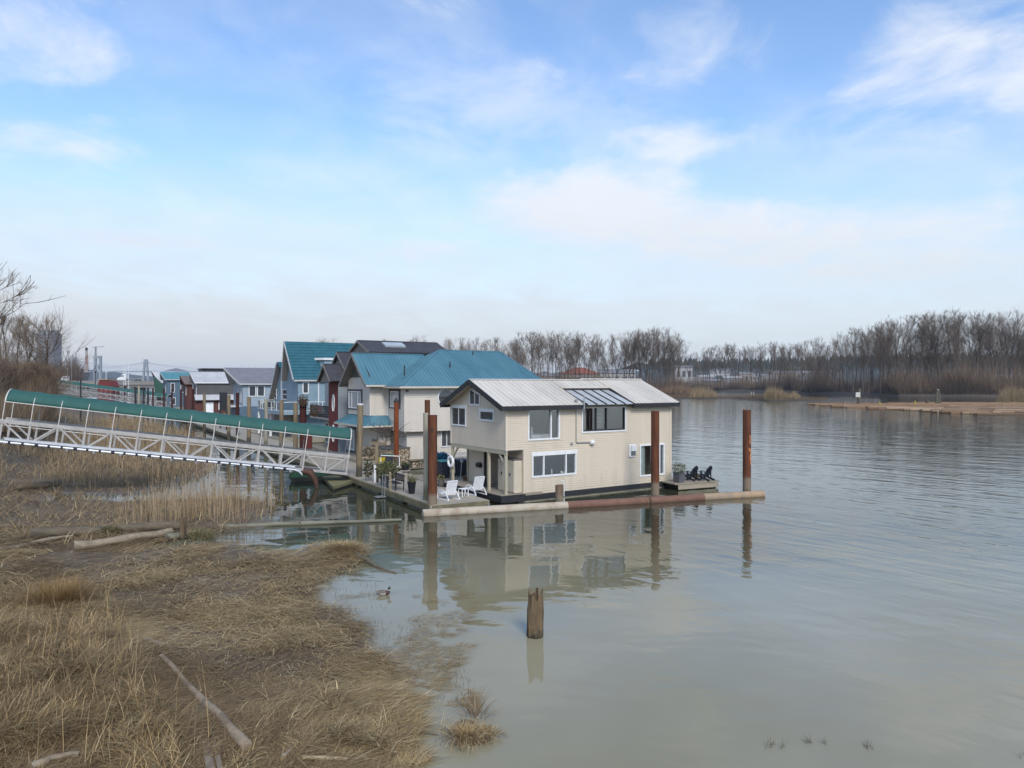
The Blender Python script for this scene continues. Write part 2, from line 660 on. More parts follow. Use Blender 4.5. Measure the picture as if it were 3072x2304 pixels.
# ------------------------------------------------------------------ water
def make_water():
    m = bpy.data.materials.new('river_water')
    m.use_nodes = True
    nt = m.node_tree
    L = nt.links.new
    b = nt.nodes['Principled BSDF']
    b.inputs['Roughness'].default_value = .035
    b.inputs['IOR'].default_value = 1.333
    t = nt.nodes.new('ShaderNodeTexCoord')

    def math_(op, a, bb, cl=False):
        n = nt.nodes.new('ShaderNodeMath')
        n.operation = op
        n.use_clamp = cl
        for i, x in enumerate((a, bb)):
            if isinstance(x, (int, float)):
                n.inputs[i].default_value = x
            else:
                L(x, n.inputs[i])
        return n.outputs[0]

    def noise(scale, rot, st, detail=3, rough=.5, dist=0.0, off=(0, 0, 0)):
        r = nt.nodes.new('ShaderNodeMapping')
        r.inputs['Rotation'].default_value = (0, 0, R(rot))
        r.inputs['Location'].default_value = off
        L(t.outputs['Object'], r.inputs[0])
        s = nt.nodes.new('ShaderNodeMapping')
        s.inputs['Scale'].default_value = (st[0], st[1], 1)
        L(r.outputs[0], s.inputs[0])
        n = nt.nodes.new('ShaderNodeTexNoise')
        n.inputs['Scale'].default_value = scale
        n.inputs['Detail'].default_value = detail
        n.inputs['Roughness'].default_value = rough
        n.inputs['Distortion'].default_value = dist
        L(s.outputs[0], n.inputs['Vector'])
        return n.outputs['Fac']

    def ramp(x, a, bb):
        n = nt.nodes.new('ShaderNodeMapRange')
        n.interpolation_type = 'SMOOTHSTEP'
        L(x, n.inputs[0])
        n.inputs[1].default_value, n.inputs[2].default_value = a, bb
        return n.outputs[0]
    # silt: olive brown, clouded
    mx = nt.nodes.new('ShaderNodeMix')
    mx.data_type = 'RGBA'
    L(ramp(noise(.11, 20, (1, .6), 4), .35, .7), mx.inputs[0])
    mx.inputs[6].default_value = (.235, .207, .122, 1)
    mx.inputs[7].default_value = (.295, .264, .178, 1)
    s = nt.nodes.new('ShaderNodeSeparateXYZ')
    L(t.outputs['Object'], s.inputs[0])
    x, y = s.outputs[0], s.outputs[1]
    # stirred silt over the shallows, clearer dark green water in the channel by the floats
    md = nt.nodes.new('ShaderNodeMix')
    md.data_type = 'RGBA'
    L(ramp(math_('ADD', y, math_('MULTIPLY', noise(.09, 10, (1, 1), 3), 14.0)), 27, 46), md.inputs[0])
    L(mx.outputs[2], md.inputs[6])
    md.inputs[7].default_value = (.036, .040, .023, 1)
    L(md.outputs[2], b.inputs['Base Color'])
    # open river is wind rippled, the lee of the floats lies calm
    patch = noise(.035, 35, (1, .45), 3, .55)
    open_ = ramp(math_('ADD', math_('ADD', x, math_('MULTIPLY', patch, 26.0)), math_('MULTIPLY', y, .10)), 15.0, 33.0)
    far = ramp(math_('ADD', y, math_('MULTIPLY', patch, 60.0)), 60, 150)
    w1 = noise(1.35, 52, (.16, 1), 2, .5, .5)
    w2 = noise(.42, 46, (.22, 1), 2, .5, .6, (4, 9, 0))
    w3 = noise(3.4, 58, (.3, 1), 2, .5, .4, (2, 3, 0))
    c1 = noise(.55, 10, (.55, 1), 2, .45, .3, (7, 1, 0))
    swell = math_('ADD', math_('MULTIPLY', w1, .028), math_('MULTIPLY', w2, .034))
    swell = math_('ADD', swell, math_('MULTIPLY', w3, .0085))
    big = math_('MULTIPLY', math_('MULTIPLY', w2, .05), far)
    h = math_('ADD', math_('MULTIPLY', swell, open_), math_('MULTIPLY', c1, .030))
    h = math_('ADD', h, math_('MULTIPLY', w3, .0005))
    h = math_('ADD', h, math_('MULTIPLY', noise(1.7, -15, (.5, 1), 2, .5, .4, (3, 8, 0)), .0042))
    h = math_('ADD', h, math_('MULTIPLY', big, open_))
    bp = nt.nodes.new('ShaderNodeBump')
    bp.inputs['Strength'].default_value = 1.0
    bp.inputs['Distance'].default_value = 1.0
    L(h, bp.inputs['Height'])
    L(bp.outputs[0], b.inputs['Normal'])
    mb = MB()
    mb.face([(-5000, -60, 0), (5000, -60, 0), (5000, 9000, 0), (-5000, 9000, 0)])
    tag(mb.build('water', m), kind='structure')


make_water()

# ------------------------------------------------------------------ the tidal marsh: ground sheet
POLY = [
    [(-700, 2900), (1220, 2900), (1215, 2304), (1240, 2090), (1205, 2010), (1140, 1930), (1100, 1860), (1000, 1790), (995, 1722), (925, 1660),
     (800, 1636), (700, 1630), (540, 1645), (400, 1645), (-400, 1645)],
    [(-700, 1720), (400, 1660), (560, 1612), (780, 1590), (835, 1565), (828, 1500), (700, 1490), (540, 1497), (430, 1497), (-700, 1480)],
    [(-900, 1500), (420, 1484), (560, 1450), (640, 1405), (615, 1350), (585, 1312), (440, 1268), (200, 1242), (-900, 1235)],
    [(820, 1720), (870, 1640), (1000, 1622), (1095, 1640), (1120, 1690), (1040, 1722), (960, 1735)],
    [(1345, 2190), (1400, 2150), (1480, 2190), (1450, 2250), (1370, 2250)],
]
POLYW = [np.array([G(*p)[:2] for p in P]) for P in POLY]


def poly_sd(poly, x, y):
    d = np.full(x.shape, 1e9)
    ins = np.zeros(x.shape, bool)
    n = len(poly)
    for i in range(n):
        ax, ay = poly[i]
        bx, by = poly[(i + 1) % n]
        ex, ey = bx - ax, by - ay
        t = np.clip(((x - ax) * ex + (y - ay) * ey) / (ex * ex + ey * ey + 1e-12), 0, 1)
        d = np.minimum(d, np.hypot(x - ax - t * ex, y - ay - t * ey))
        c = (ay > y) != (by > y)
        with np.errstate(divide='ignore', invalid='ignore'):
            xi = ex * (y - ay) / (ey if abs(ey) > 1e-12 else 1e-12) + ax
        ins ^= c & (x < xi)
    return np.where(ins, d, -d)


def bank_d(x, y):
    """how far up the left bank"""
    return -(x + 29.5 + .52 * (y - 43)) * .887


def marsh_sd(x, y):
    s = np.full(x.shape, -1e9)
    for p in POLYW:
        s = np.maximum(s, poly_sd(p, x, y))
    return np.maximum(s, bank_d(x, y) + 3)


MOUND = [(G(880, 2230), 1.7, .2), (G(230, 2080), 3.2, .32), (G(60, 1900), 2.5, .3), (G(560, 2290), 1.6, .25), (G(1010, 1665), .55, .28),
         (G(1420, 2205), .4, .12)]


def height(x, y):
    sd = marsh_sd(x, y) + (fbm(x * .7, y * .7, 3) - .5) * 1.1 + (fbm(x * 2.3, y * 2.3, 8, 2) - .5) * .95 - .55
    z = np.clip(sd * .11, -.6, .16)
    z = z + (fbm(x * .55, y * .55, 21) - .5) * .16 + (fbm(x * 2.1, y * 2.1, 5, 3) - .5) * .10
    far = np.clip((y - 40) / 20, 0, 1)
    z = z + .05 * far * np.clip(sd, 0, 1)
    for c, r, hh in MOUND:
        z = z + hh * np.exp(-((x - c.x) ** 2 + (y - c.y) ** 2) / (r * r))
    b = np.clip(bank_d(x, y), 0, 60)
    z = z + 3.4 * (1 - np.exp(-(b / 5.0) ** 1.6))
    return z


xs = np.concatenate([np.arange(-260, -60, 4.0), np.arange(-60, -24, .6), np.arange(-24, 9, .16), np.arange(9, 30, 3.0)])
ys = np.concatenate([np.arange(-20, 8, 4.0), np.arange(8, 30, .16), np.arange(30, 48, .25), np.arange(48, 120, .7), np.arange(120, 420, 6.0)])
gx, gy = np.meshgrid(xs, ys)
gz = height(gx, gy)
nx, ny = len(xs), len(ys)
idx = np.arange(nx * ny).reshape(ny, nx)
GF = np.stack([idx[:-1, :-1], idx[:-1, 1:], idx[1:, 1:], idx[1:, :-1]], 2).reshape(-1, 4)


def mud_mat():
    m = mat('marsh_mud', (.095, .068, .042), (.150, .112, .07), rough=.8, scale=2.2, bump=.6, bscale=14, detail=8)
    nt = m.node_tree
    b = nt.nodes['Principled BSDF']
    t = nt.nodes.new('ShaderNodeTexCoord')
    s = nt.nodes.new('ShaderNodeSeparateXYZ')
    nt.links.new(t.outputs['Object'], s.inputs[0])
    r = nt.nodes.new('ShaderNodeMapRange')
    r.inputs[1].default_value, r.inputs[2].default_value = .02, .14
    r.inputs[3].default_value, r.inputs[4].default_value = .22, .85
    nt.links.new(s.outputs[2], r.inputs[0])
    nt.links.new(r.outputs[0], b.inputs['Roughness'])
    return m


ground = np_mesh('ground', np.stack([gx.ravel(), gy.ravel(), gz.ravel()], 1), GF, mud_mat())
ground.data.polygons.foreach_set('use_smooth', [True] * len(ground.data.polygons))
tag(ground, kind='structure')

STRAW = [(.37, .265, .125), (.43, .315, .155), (.31, .215, .098), (.54, .42, .235), (.24, .165, .078), (.40, .28, .125)]
BROWN = [(.18, .12, .06), (.25, .17, .085), (.14, .094, .05), (.29, .205, .11)]
RUST = [(.36, .225, .10), (.31, .205, .10), (.41, .275, .14)]


def scatter(n, x0, x1, y0, y1, test):
    x, y = rng.uniform(x0, x1, n), rng.uniform(y0, y1, n)
    k = test(x, y)
    return x[k], y[k]


def perspective_scatter(n, px0, px1, py0, py1, power=1.0):
    """even over the picture's ground rather than over the map, so that the near grass is the densest"""
    px, py = rng.uniform(px0, px1, n), rng.uniform(py0, py1, n)
    y = CAMZ * F / (py - HY)
    return (px - CX) / F * y, y


# driftwood lies clear of the standing grass: picture lines of the logs
LOGLINES = [[(484, 1968), (560, 2052), (660, 2150), (736, 2240)], [(598, 2125), (632, 2320)], [(434, 1918), (487, 1932)], [(905, 2272), (1108, 2278)],
            [(846, 2272), (938, 2188)], [(95, 2300), (160, 2272), (235, 2262)]]
LOGSEG = []
for ln_ in LOGLINES:
    for a_, b_ in zip(ln_, ln_[1:]):
        LOGSEG.append((np.array(G(*a_, .3)[:2]), np.array(G(*b_, .3)[:2])))


def off_logs(x, y):
    d = np.full(x.shape, 9.0)
    for a_, b_ in LOGSEG:
        e_ = b_ - a_
        t_ = np.clip(((x - a_[0]) * e_[0] + (y - a_[1]) * e_[1]) / (e_ @ e_), 0, 1)
        # grass in front of a log (towards the eye) hides it, so clear further on that side
        dx, dy = x - a_[0] - t_ * e_[0], y - a_[1] - t_ * e_[1]
        d = np.minimum(d, np.hypot(dx, np.where(dy < 0, dy * .42, dy)))
    return d


# matted dead grass pressed flat by the tide, combed in swirls
MUDP = np.array([G(*p)[:2] for p in [(430, 1880), (560, 1900), (700, 1975), (900, 2035), (1010, 2110), (900, 2135), (700, 2065), (540, 1985), (440, 1930)]])
x, y = perspective_scatter(330000, -90, 1330, 1590, 2420)
sd = marsh_sd(x, y)
thin_ = fbm(x * .55, y * .55, 40, 3)
z = height(x, y)
edge = np.clip((sd + .5) / 1.3, 0, 1)
keep = (z > -.03) & (rng.uniform(0, 1, len(x)) < np.clip(.40 + 2.4 * (thin_ - .42) - 1.0 * np.clip(poly_sd(MUDP, x, y) + .5, 0, 1), .14, 1) * (.25 + .75 * edge))
x, y, z = x[keep], y[keep], z[keep]
n = len(x)
flow = 5.6 * fbm(x * .16, y * .16, 60, 3) - 3.0 + rng.normal(0, .55, n) + np.where(rng.uniform(0, 1, n) < .24, rng.uniform(-3, 3, n), 0)
sc = np.clip(y / 22, .7, 1.6)
patchv = fbm(x * .35, y * .35, 77, 3)
c = pick(STRAW, n, .42)
c = np.where((rng.uniform(0, 1, n) < np.clip((patchv - .38) * 3.2, 0, .9))[:, None], pick(BROWN, n), c)
A1 = blade_arrays(np.stack([x, y, z + rng.uniform(.005, .12, n)], 1), flow, rng.uniform(.22, .75, n), rng.uniform(1.15, 1.5, n), rng.uniform(1.52, 1.75, n),
                  rng.uniform(.008, .018, n) * sc, c, 3, rng.uniform(-.25, .25, n))
V, Fq, C = A1
tag(np_mesh('matted_grass', V, Fq, M_BLADE, C), 'matted dead straw grass combed flat over the tidal mud in the foreground', 'grass', kind='stuff')

# standing tufts of dead grass, lower left corner and on the hummocks
LOWL = np.array([G(*p)[:2] for p in [(-300, 1790), (120, 1760), (330, 1840), (440, 1960), (500, 2080), (640, 2110), (700, 2180), (700, 2500), (-300, 2500)]])
HUM = np.array([G(*p)[:2] for p in [(690, 2150), (800, 2070), (930, 2085), (1000, 2140), (1110, 2190), (1160, 2330), (1160, 2500), (640, 2500)]])
x, y = perspective_scatter(120000, -120, 1290, 1740, 2450)
d1, d2 = poly_sd(LOWL, x, y), poly_sd(HUM, x, y)
cl = fbm(x * 1.3, y * 1.3, 91, 3)
keep = (((d1 > -.3) & (cl > .34)) | ((d2 > -.15) & (cl > .36))) & (off_logs(x, y) > .42)
x, y, d1, cl = x[keep], y[keep], d1[keep], cl[keep]
n = len(x)
z = height(x, y)
tall = np.clip(d1, 0, 1)
head = 15 * fbm(x * .55, y * .55, 17, 2) - 7 + rng.normal(0, 1.0, n)
c = pick(STRAW, n, .42)
c = np.where((rng.uniform(0, 1, n) < .34)[:, None], pick(BROWN, n), c)
c = np.where((rng.uniform(0, 1, n) < .25 * tall)[:, None], pick(RUST, n), c)
Lh = rng.uniform(.25, .65, n) * (.7 + .75 * tall * np.clip((cl - .3) * 3, 0, 1))
up_ = (rng.uniform(0, 1, n) < .035 + .20 * tall * np.clip((cl - .40) * 6, 0, 1))
l0 = np.where(up_, rng.uniform(.05, .7, n), rng.uniform(.75, 1.4, n))
l1 = np.where(up_, rng.uniform(.9, 2.2, n), rng.uniform(1.4, 2.0, n))
pile_h = np.clip((fbm(x * 1.1, y * 1.1, 44, 3) - .40) * 1.2, 0, .28)
c = c * (.50 + .70 * fbm(x * 1.6, y * 1.6, 66, 2))[:, None]
A2 = blade_arrays(np.stack([x, y, z - .02 + np.where(up_, .4, rng.uniform(0, 1, n)) * pile_h], 1), head, Lh, l0, l1, rng.uniform(.008, .017, n), c, 4, np.where(up_, rng.uniform(-.7, .7, n), rng.uniform(-.25, .25, n)))
# a few long dry stalks sticking out
xs_, ys_ = scatter(420, -14, -2, 12.5, 22, lambda a, b: poly_sd(LOWL, a, b) > .2)
n = len(xs_)
A3 = blade_arrays(np.stack([xs_, ys_, height(xs_, ys_)], 1), rng.uniform(-3, 3, n), rng.uniform(.7, 1.5, n), rng.uniform(0, .25, n), rng.uniform(.2, .9, n),
                  rng.uniform(.008, .014, n), pick([(.42, .31, .17), (.36, .25, .12)], n), 4)
# dark thin weed stems standing in the corner
xs_, ys_ = scatter(5200, -16, -5, 13, 27, lambda a, b: (poly_sd(LOWL, a, b) > -.4) & (fbm(a * .8, b * .8, 33, 2) > .52))
n = len(xs_)
A4 = blade_arrays(np.stack([xs_, ys_, height(xs_, ys_)], 1), rng.uniform(-.6, .9, n), rng.uniform(.5, 1.15, n), rng.uniform(0, .25, n), rng.uniform(.2, .6, n),
                  rng.uniform(.006, .010, n), pick([(.085, .058, .045), (.11, .075, .05), (.14, .10, .06)], n), 3)
V, Fq, C = join_arrays([A2, A3, A4])
tag(np_mesh('tufted_grass', V, Fq, M_BLADE, C), 'standing tufts of dry straw grass and dark weed stems in the near corner', 'grass', kind='stuff')

# cattail reeds: the near strip and the marsh behind it
STRIP = np.array([G(*p)[:2] for p in [(380, 1600), (560, 1585), (760, 1572), (828, 1548), (820, 1500), (700, 1493), (520, 1505), (380, 1560)]])


def reeds(name, label, x, y, hlo, hhi, wd, cols, heads=.05, lean=.10):
    n = len(x)
    z = np.maximum(height(x, y), -.05)
    hd = rng.uniform(-3.14, 3.14, n)
    hh = rng.uniform(hlo, hhi, n) * (.62 + .75 * fbm(x * .6, y * .6, 19, 2))
    P = np.stack([x, y, z], 1)
    l0, l1 = np.abs(rng.normal(0, lean, n)), np.abs(rng.normal(0, lean * 2.2, n))
    parts = [blade_arrays(P, hd, hh, l0, l0 + l1, rng.uniform(.7, 1.25, n) * wd, pick(cols, n, .22), 3)]
    k = rng.uniform(0, 1, n) < heads
    if k.any():
        m = k.sum()
        a = l0[k] + l1[k] * .5
        tip = P[k] + (hh[k] * .93)[:, None] * np.stack([np.sin(a) * np.cos(hd[k]), np.sin(a) * np.sin(hd[k]), np.cos(a)], 1)
        cc = pick([(.11, .065, .035), (.36, .27, .17), (.30, .21, .12)], m)
        for tw in (0, 1.57):
            parts.append(blade_arrays(tip, hd[k], rng.uniform(.16, .26, m), l0[k], l0[k] + .1, np.full(m, wd * 2.6), cc, 2, np.full(m, tw)))
    V, Fq, C = join_arrays(parts)
    return tag(np_mesh(name, V, Fq, M_BLADE, C), label, 'reeds', kind='stuff')


x, y = scatter(26000, -24, -8, 32, 47, lambda a, b: (rng.uniform(-.9, .9, len(a)) < poly_sd(STRIP, a, b)) & (fbm(a * .9, b * .9, 71, 3) > .40))
k = rng.uniform(0, 1, len(x)) < np.interp(x / y, [-.46, -.40, -.36], [.34, .26, .15])
reeds('cattail_reeds', 'tall dry cattail stalks standing in the strip beside the creek', x[k], y[k], .9, 2.3, .017, [(.30, .215, .12), (.36, .265, .16), (.25, .17, .09), (.42, .33, .21)], .05)
UP = np.array([G(*p)[:2] for p in [(190, 1478), (420, 1462), (560, 1440), (636, 1398), (612, 1350), (585, 1312), (440, 1270), (300, 1255), (200, 1250), (120, 1300), (80, 1400)]])
x, y = scatter(60000, -75, -14, 45, 150, lambda a, b: (poly_sd(UP, a, b) > -.8) & (fbm(a * .28, b * .28, 55, 3) > .40))
k = rng.uniform(0, 1, len(x)) < .9
reeds('brown_reeds', 'dense brown reed bed growing under and behind the near gangway', x[k], y[k], .7, 1.6, .03, [(.26, .185, .105), (.32, .235, .135), (.20, .14, .08), (.37, .28, .165)], .05, .2)
x, y = scatter(190000, -75, -13, 31, 150, lambda a, b: (marsh_sd(a, b) > -.2) & (fbm(a * .5, b * .5, 14, 3) > .36) & (rng.uniform(0, 1, len(a)) < np.clip(58 / b, .25, 1)))
n = len(x)
V, Fq, C = blade_arrays(np.stack([x, y, height(x, y) + .03], 1), rng.uniform(-3, 3, n), rng.uniform(.5, 1.3, n), rng.uniform(.7, 1.45, n), rng.uniform(1.4, 1.75, n),
                        rng.uniform(.015, .028, n), np.where((rng.uniform(0, 1, n) < .42)[:, None], pick(BROWN, n), pick(STRAW, n)) * .95, 2)
tag(np_mesh('fallen_reeds', V, Fq, M_BLADE, C), 'fallen broken reed stems lying across the upper marsh', 'reeds', kind='stuff')
# sparse sprigs standing in the shallow water off the shore
x, y = perspective_scatter(2600, 980, 1420, 1700, 2300)
sdv = marsh_sd(x, y)
k = (sdv < .1) & (sdv > -1.5) & (fbm(x * 1.5, y * 1.5, 29, 2) > .52)
x, y = x[k], y[k]
xq, yq = [], []
for px, py in ((2310, 2240), (2322, 2238), (2345, 2243), (2418, 2226), (2426, 2230), (2470, 2232), (2598, 2240), (2606, 2244), (3062, 2268)):
    g = G(px, py)
    m = 9
    xq.append(g.x + rng.normal(0, .05, m))
    yq.append(g.y + rng.normal(0, .05, m))
x, y = np.concatenate([x] + xq), np.concatenate([y] + yq)
n = len(x)
V, Fq, C = blade_arrays(np.stack([x, y, np.full(n, -.02)], 1), rng.uniform(-3, 3, n), rng.uniform(.08, .22, n), rng.uniform(0, .5, n), rng.uniform(.3, 1.3, n),
                        np.full(n, .009), pick([(.06, .05, .03), (.10, .08, .045)], n), 2)
tag(np_mesh('water_sprigs', V, Fq, M_BLADE, C), 'sparse dark grass sprigs poking through the shallow water', 'grass', kind='stuff')
# floating wisps of dead grass off the shore
x, y = perspective_scatter(9000, 1010, 1420, 1780, 2120)
k = (marsh_sd(x, y) < .2) & (fbm(x * 1.1, y * 1.1, 83, 3) > .55)
x, y = x[k], y[k]
n = len(x)
if n:
    V, Fq, C = blade_arrays(np.stack([x, y, np.full(n, .012)], 1), rng.normal(.2, .6, n), rng.uniform(.15, .5, n), np.full(n, 1.5), rng.uniform(1.5, 1.62, n),
                            rng.uniform(.006, .012, n), pick(STRAW + BROWN, n), 2)
    tag(np_mesh('drift_grass', V, Fq, M_BLADE, C), 'wisps of dead grass drifting on the shallow water near the shore', 'grass', kind='stuff')
# pale shell and leaf litter
x, y = perspective_scatter(2600, 0, 1000, 1660, 2100)
k = (height(x, y) > .05) & (fbm(x * .9, y * .9, 123, 2) > .5)
x, y = x[k], y[k]
n = len(x)
V, Fq, C = blade_arrays(np.stack([x, y, height(x, y) + .075], 1), rng.uniform(-3, 3, n), rng.uniform(.03, .09, n), np.full(n, 1.5), rng.uniform(1.4, 1.6, n),
                        rng.uniform(.03, .06, n), pick([(.45, .42, .36), (.36, .32, .26), (.30, .25, .18)], n), 1)
tag(np_mesh('shell_litter', V, Fq, M_BLADE, C), 'pale leaf and shell litter strewn over the mud', 'litter', kind='stuff')

# grass hummocks in the water and other single clumps


def clump(name, label, cat, loc, r, n, h0, h1, cols, droop=1.6, wd=.011):
    x, y = rng.normal(0, r * .45, n), rng.normal(0, r * .45, n)
    hd = np.arctan2(y, x) + rng.normal(0, .5, n)
    l0 = np.clip(np.hypot(x, y) / r, 0, 1) * .7 + rng.uniform(0, .3, n)
    V, Fq, C = blade_arrays(np.stack([x, y, np.zeros(n)], 1), hd, rng.uniform(h0, h1, n), l0, l0 + rng.uniform(.4, droop, n), rng.uniform(.7, 1.3, n) * wd, pick(cols, n), 5)
    o = np_mesh(name, V, Fq, M_BLADE, C)
    o.location = loc
    return tag(o, label, cat)


clump('grass_tussock', 'drooping straw tussock standing alone in the shallow water, the rounder front one', 'tussock', G(1395, 2222) + Vector((0, 0, .10)), .34, 900, .12, .30, STRAW + BROWN, 2.4)
clump('grass_tussock', 'low ragged straw tussock just behind and right of the rounder one in the shallows', 'tussock', G(1455, 2212) + Vector((0, 0, .06)), .28, 420, .10, .24, STRAW + BROWN, 2.4)
clump('grass_tussock', 'small dark tussock with long thin stems at the back of the shallows group', 'tussock', G(1425, 2150) + Vector((0, 0, .03)), .26, 120, .2, .8, BROWN, 1.3)
clump('grass_tussock', 'straw tussock heaped over the root end of the slanting driftwood log', 'tussock', G(1035, 1668) + Vector((0, 0, .22)), .75, 2200, .25, .62, STRAW + BROWN, 2.0)
clump('grass_tussock', 'orange brown upright tussock standing on the mud at far left', 'tussock', G(175, 1860) + Vector((0, 0, .15)), .45, 2400, .7, 1.35, [(.24, .125, .04), (.20, .13, .05), (.17, .12, .06), (.27, .17, .07)], .5)
# ------------------------------------------------------------------ building helpers
M_CREAM = mat('beige_siding', (.64, .55, .43), (.54, .46, .355), .55, .9, stretch=(1, 1, .16), lo=.42, hi=.85, detail=9)
M_CREAM2 = mat('cream_siding', (.635, .575, .495), (.55, .495, .42), .55, .8, stretch=(1, 1, .16), lo=.42, hi=.85, detail=9)


def grime(m, z0, z1, col, amount=.55):
    """weather stain: blotched and streaked algae creeping up from the float"""
    nt = m.node_tree
    L = nt.links.new
    b = nt.nodes['Principled BSDF']
    src = b.inputs['Base Color'].links[0].from_socket
    t = nt.nodes.new('ShaderNodeTexCoord')
    mp = nt.nodes.new('ShaderNodeMapping')
    mp.inputs['Scale'].default_value = (1, 1, .12)
    L(t.outputs['Object'], mp.inputs[0])
    n = nt.nodes.new('ShaderNodeTexNoise')
    n.inputs['Scale'].default_value = 3.2
    n.inputs['Detail'].default_value = 8
    L(mp.outputs[0], n.inputs['Vector'])
    s = nt.nodes.new('ShaderNodeSeparateXYZ')
    L(t.outputs['Object'], s.inputs[0])
    r = nt.nodes.new('ShaderNodeMapRange')
    r.inputs[1].default_value, r.inputs[2].default_value = z1, z0
    L(s.outputs[2], r.inputs[0])
    a = nt.nodes.new('ShaderNodeMath')
    a.operation = 'MULTIPLY_ADD'
    L(r.outputs[0], a.inputs[0])
    a.inputs[1].default_value = .45
    L(n.outputs['Fac'], a.inputs[2])
    k = nt.nodes.new('ShaderNodeMapRange')
    k.inputs[1].default_value, k.inputs[2].default_value, k.inputs[4].default_value = .58, .95, amount
    L(a.outputs[0], k.inputs[0])
    mx = nt.nodes.new('ShaderNodeMix')
    mx.data_type = 'RGBA'
    L(k.outputs[0], mx.inputs[0])
    L(src, mx.inputs[6])
    mx.inputs[7].default_value = (*col, 1)
    L(mx.outputs[2], b.inputs['Base Color'])


grime(M_CREAM, .3, 1.7, (.36, .32, .235), .32)
grime(M_CREAM2, .5, 2.2, (.36, .32, .25), .35)
M_WHITE = mat('white_trim', (.74, .74, .73), (.66, .66, .64), .5, 4)
M_CHAR = mat('charcoal_trim', (.019, .0195, .022), (.028, .028, .031), .6, 3)
M_TAN = mat('tan_post', (.43, .385, .29), (.36, .32, .22), .7, 4, stretch=(1, 1, .2))
M_ROOFW = mat('pale_metal_roof', (.60, .55, .475), (.42, .38, .32), .5, .9, stretch=(1, .25, .25), lo=.40, hi=.80, detail=8, spec=.3)
M_TEAL = mat('teal_metal_roof', (.085, .195, .24), (.058, .150, .195), .5, .7, stretch=(1, .3, .3), detail=8)
M_TEALT = mat('teal_tile_roof', (.020, .112, .146), (.015, .088, .115), .45, 1.5, spec=.45)
M_DARKROOF = mat('dark_metal_roof', (.062, .058, .060), (.044, .041, .044), .5, 1)
M_GREYROOF = mat('grey_metal_roof', (.20, .195, .215), (.165, .16, .18), .45, 1)
M_SILVER = mat('silver_roof', (.47, .47, .47), (.38, .38, .385), .5, .6, detail=8)
M_GLASSA = glass_mat('clear_glass', (.86, .89, .89), .22)
M_GLASS = pane_mat('dark_glass', (.02, .022, .025), (.07, .07, .07), .20)
M_GLASSL = pane_mat('curtained_glass', (.30, .31, .31), (.46, .46, .45), .22)
M_INT = mat('room_wall', (.42, .41, .40), (.36, .35, .34), .9, 1)
M_CONC = mat('weathered_concrete', (.33, .30, .225), (.215, .20, .145), .85, 1.6, .35, detail=8)
M_DECK = mat('deck_boards', (.30, .255, .195), (.235, .20, .155), .8, 2.0, detail=7, stretch=(.5, 3, 1))
M_DOCKTOP = mat('dock_concrete', (.36, .315, .25), (.29, .255, .20), .85, .8, .2, detail=8)
M_DOCKSIDE = mat('dock_side', (.20, .165, .095), (.115, .105, .06), .85, 1.3, .4, detail=8)
M_BLACKP = mat('black_plastic', (.011, .012, .015), (.018, .019, .022), .45, 3)
M_WPLAST = mat('white_plastic', (.82, .82, .82), (.75, .75, .75), .4, 3)
M_STEEL = mat('galvanised_steel', (.42, .42, .42), (.33, .33, .33), .4, 6, metal=.6)
M_RUST = pile_mat('rusty_steel_pile', (.085, .031, .018), (.15, .055, .024), .95, (.235, .185, .135), (.17, .125, .085))
M_RUSTO = pile_mat('orange_rust_pile', (.15, .034, .012), (.21, .062, .018), 1.3, (.12, .105, .07), (.09, .08, .05))
M_RUSTD = pile_mat('dark_red_pile', (.045, .013, .011), (.068, .018, .014), 1.2, (.06, .05, .04), (.045, .04, .03))
M_WOODP = pile_mat('weathered_timber_pile', (.235, .185, .12), (.15, .11, .065), 1.15, (.085, .075, .055), (.06, .055, .04), 7, .08)
M_GREYP = pile_mat('grey_timber_pile', (.33, .31, .245), (.24, .225, .17), 1.2, (.16, .15, .09), (.12, .11, .075), 8, .06)
M_STUMP = pile_mat('rotten_timber', (.175, .125, .07), (.075, .05, .03), -1, (.1, .07, .04), (.1, .07, .04), 11, .07)
M_DRIFT = mat('driftwood', (.32, .26, .18), (.18, .14, .095), .85, 5, .6, 22, stretch=(.12, 1, 1), detail=7)
M_DRIFTB = mat('brown_driftwood', (.30, .235, .155), (.16, .12, .08), .9, 6, .7, 26, stretch=(.3, .3, 1), detail=9)
M_DRIFTD = mat('dark_driftwood', (.155, .125, .085), (.085, .068, .045), .9, 4, .6, 18, stretch=(.15, 1, 1), detail=7)
M_MOSS = mat('moss', (.115, .115, .03), (.07, .055, .03), .95, 3, .6, 20)
M_LEAF = attr_mat('leaf', .6, .35)
M_SOIL = mat('soil', (.05, .035, .025), None, .95)
UX, UY, UZ = Vector((1, 0, 0)), Vector((0, 1, 0)), Vector((0, 0, 1))


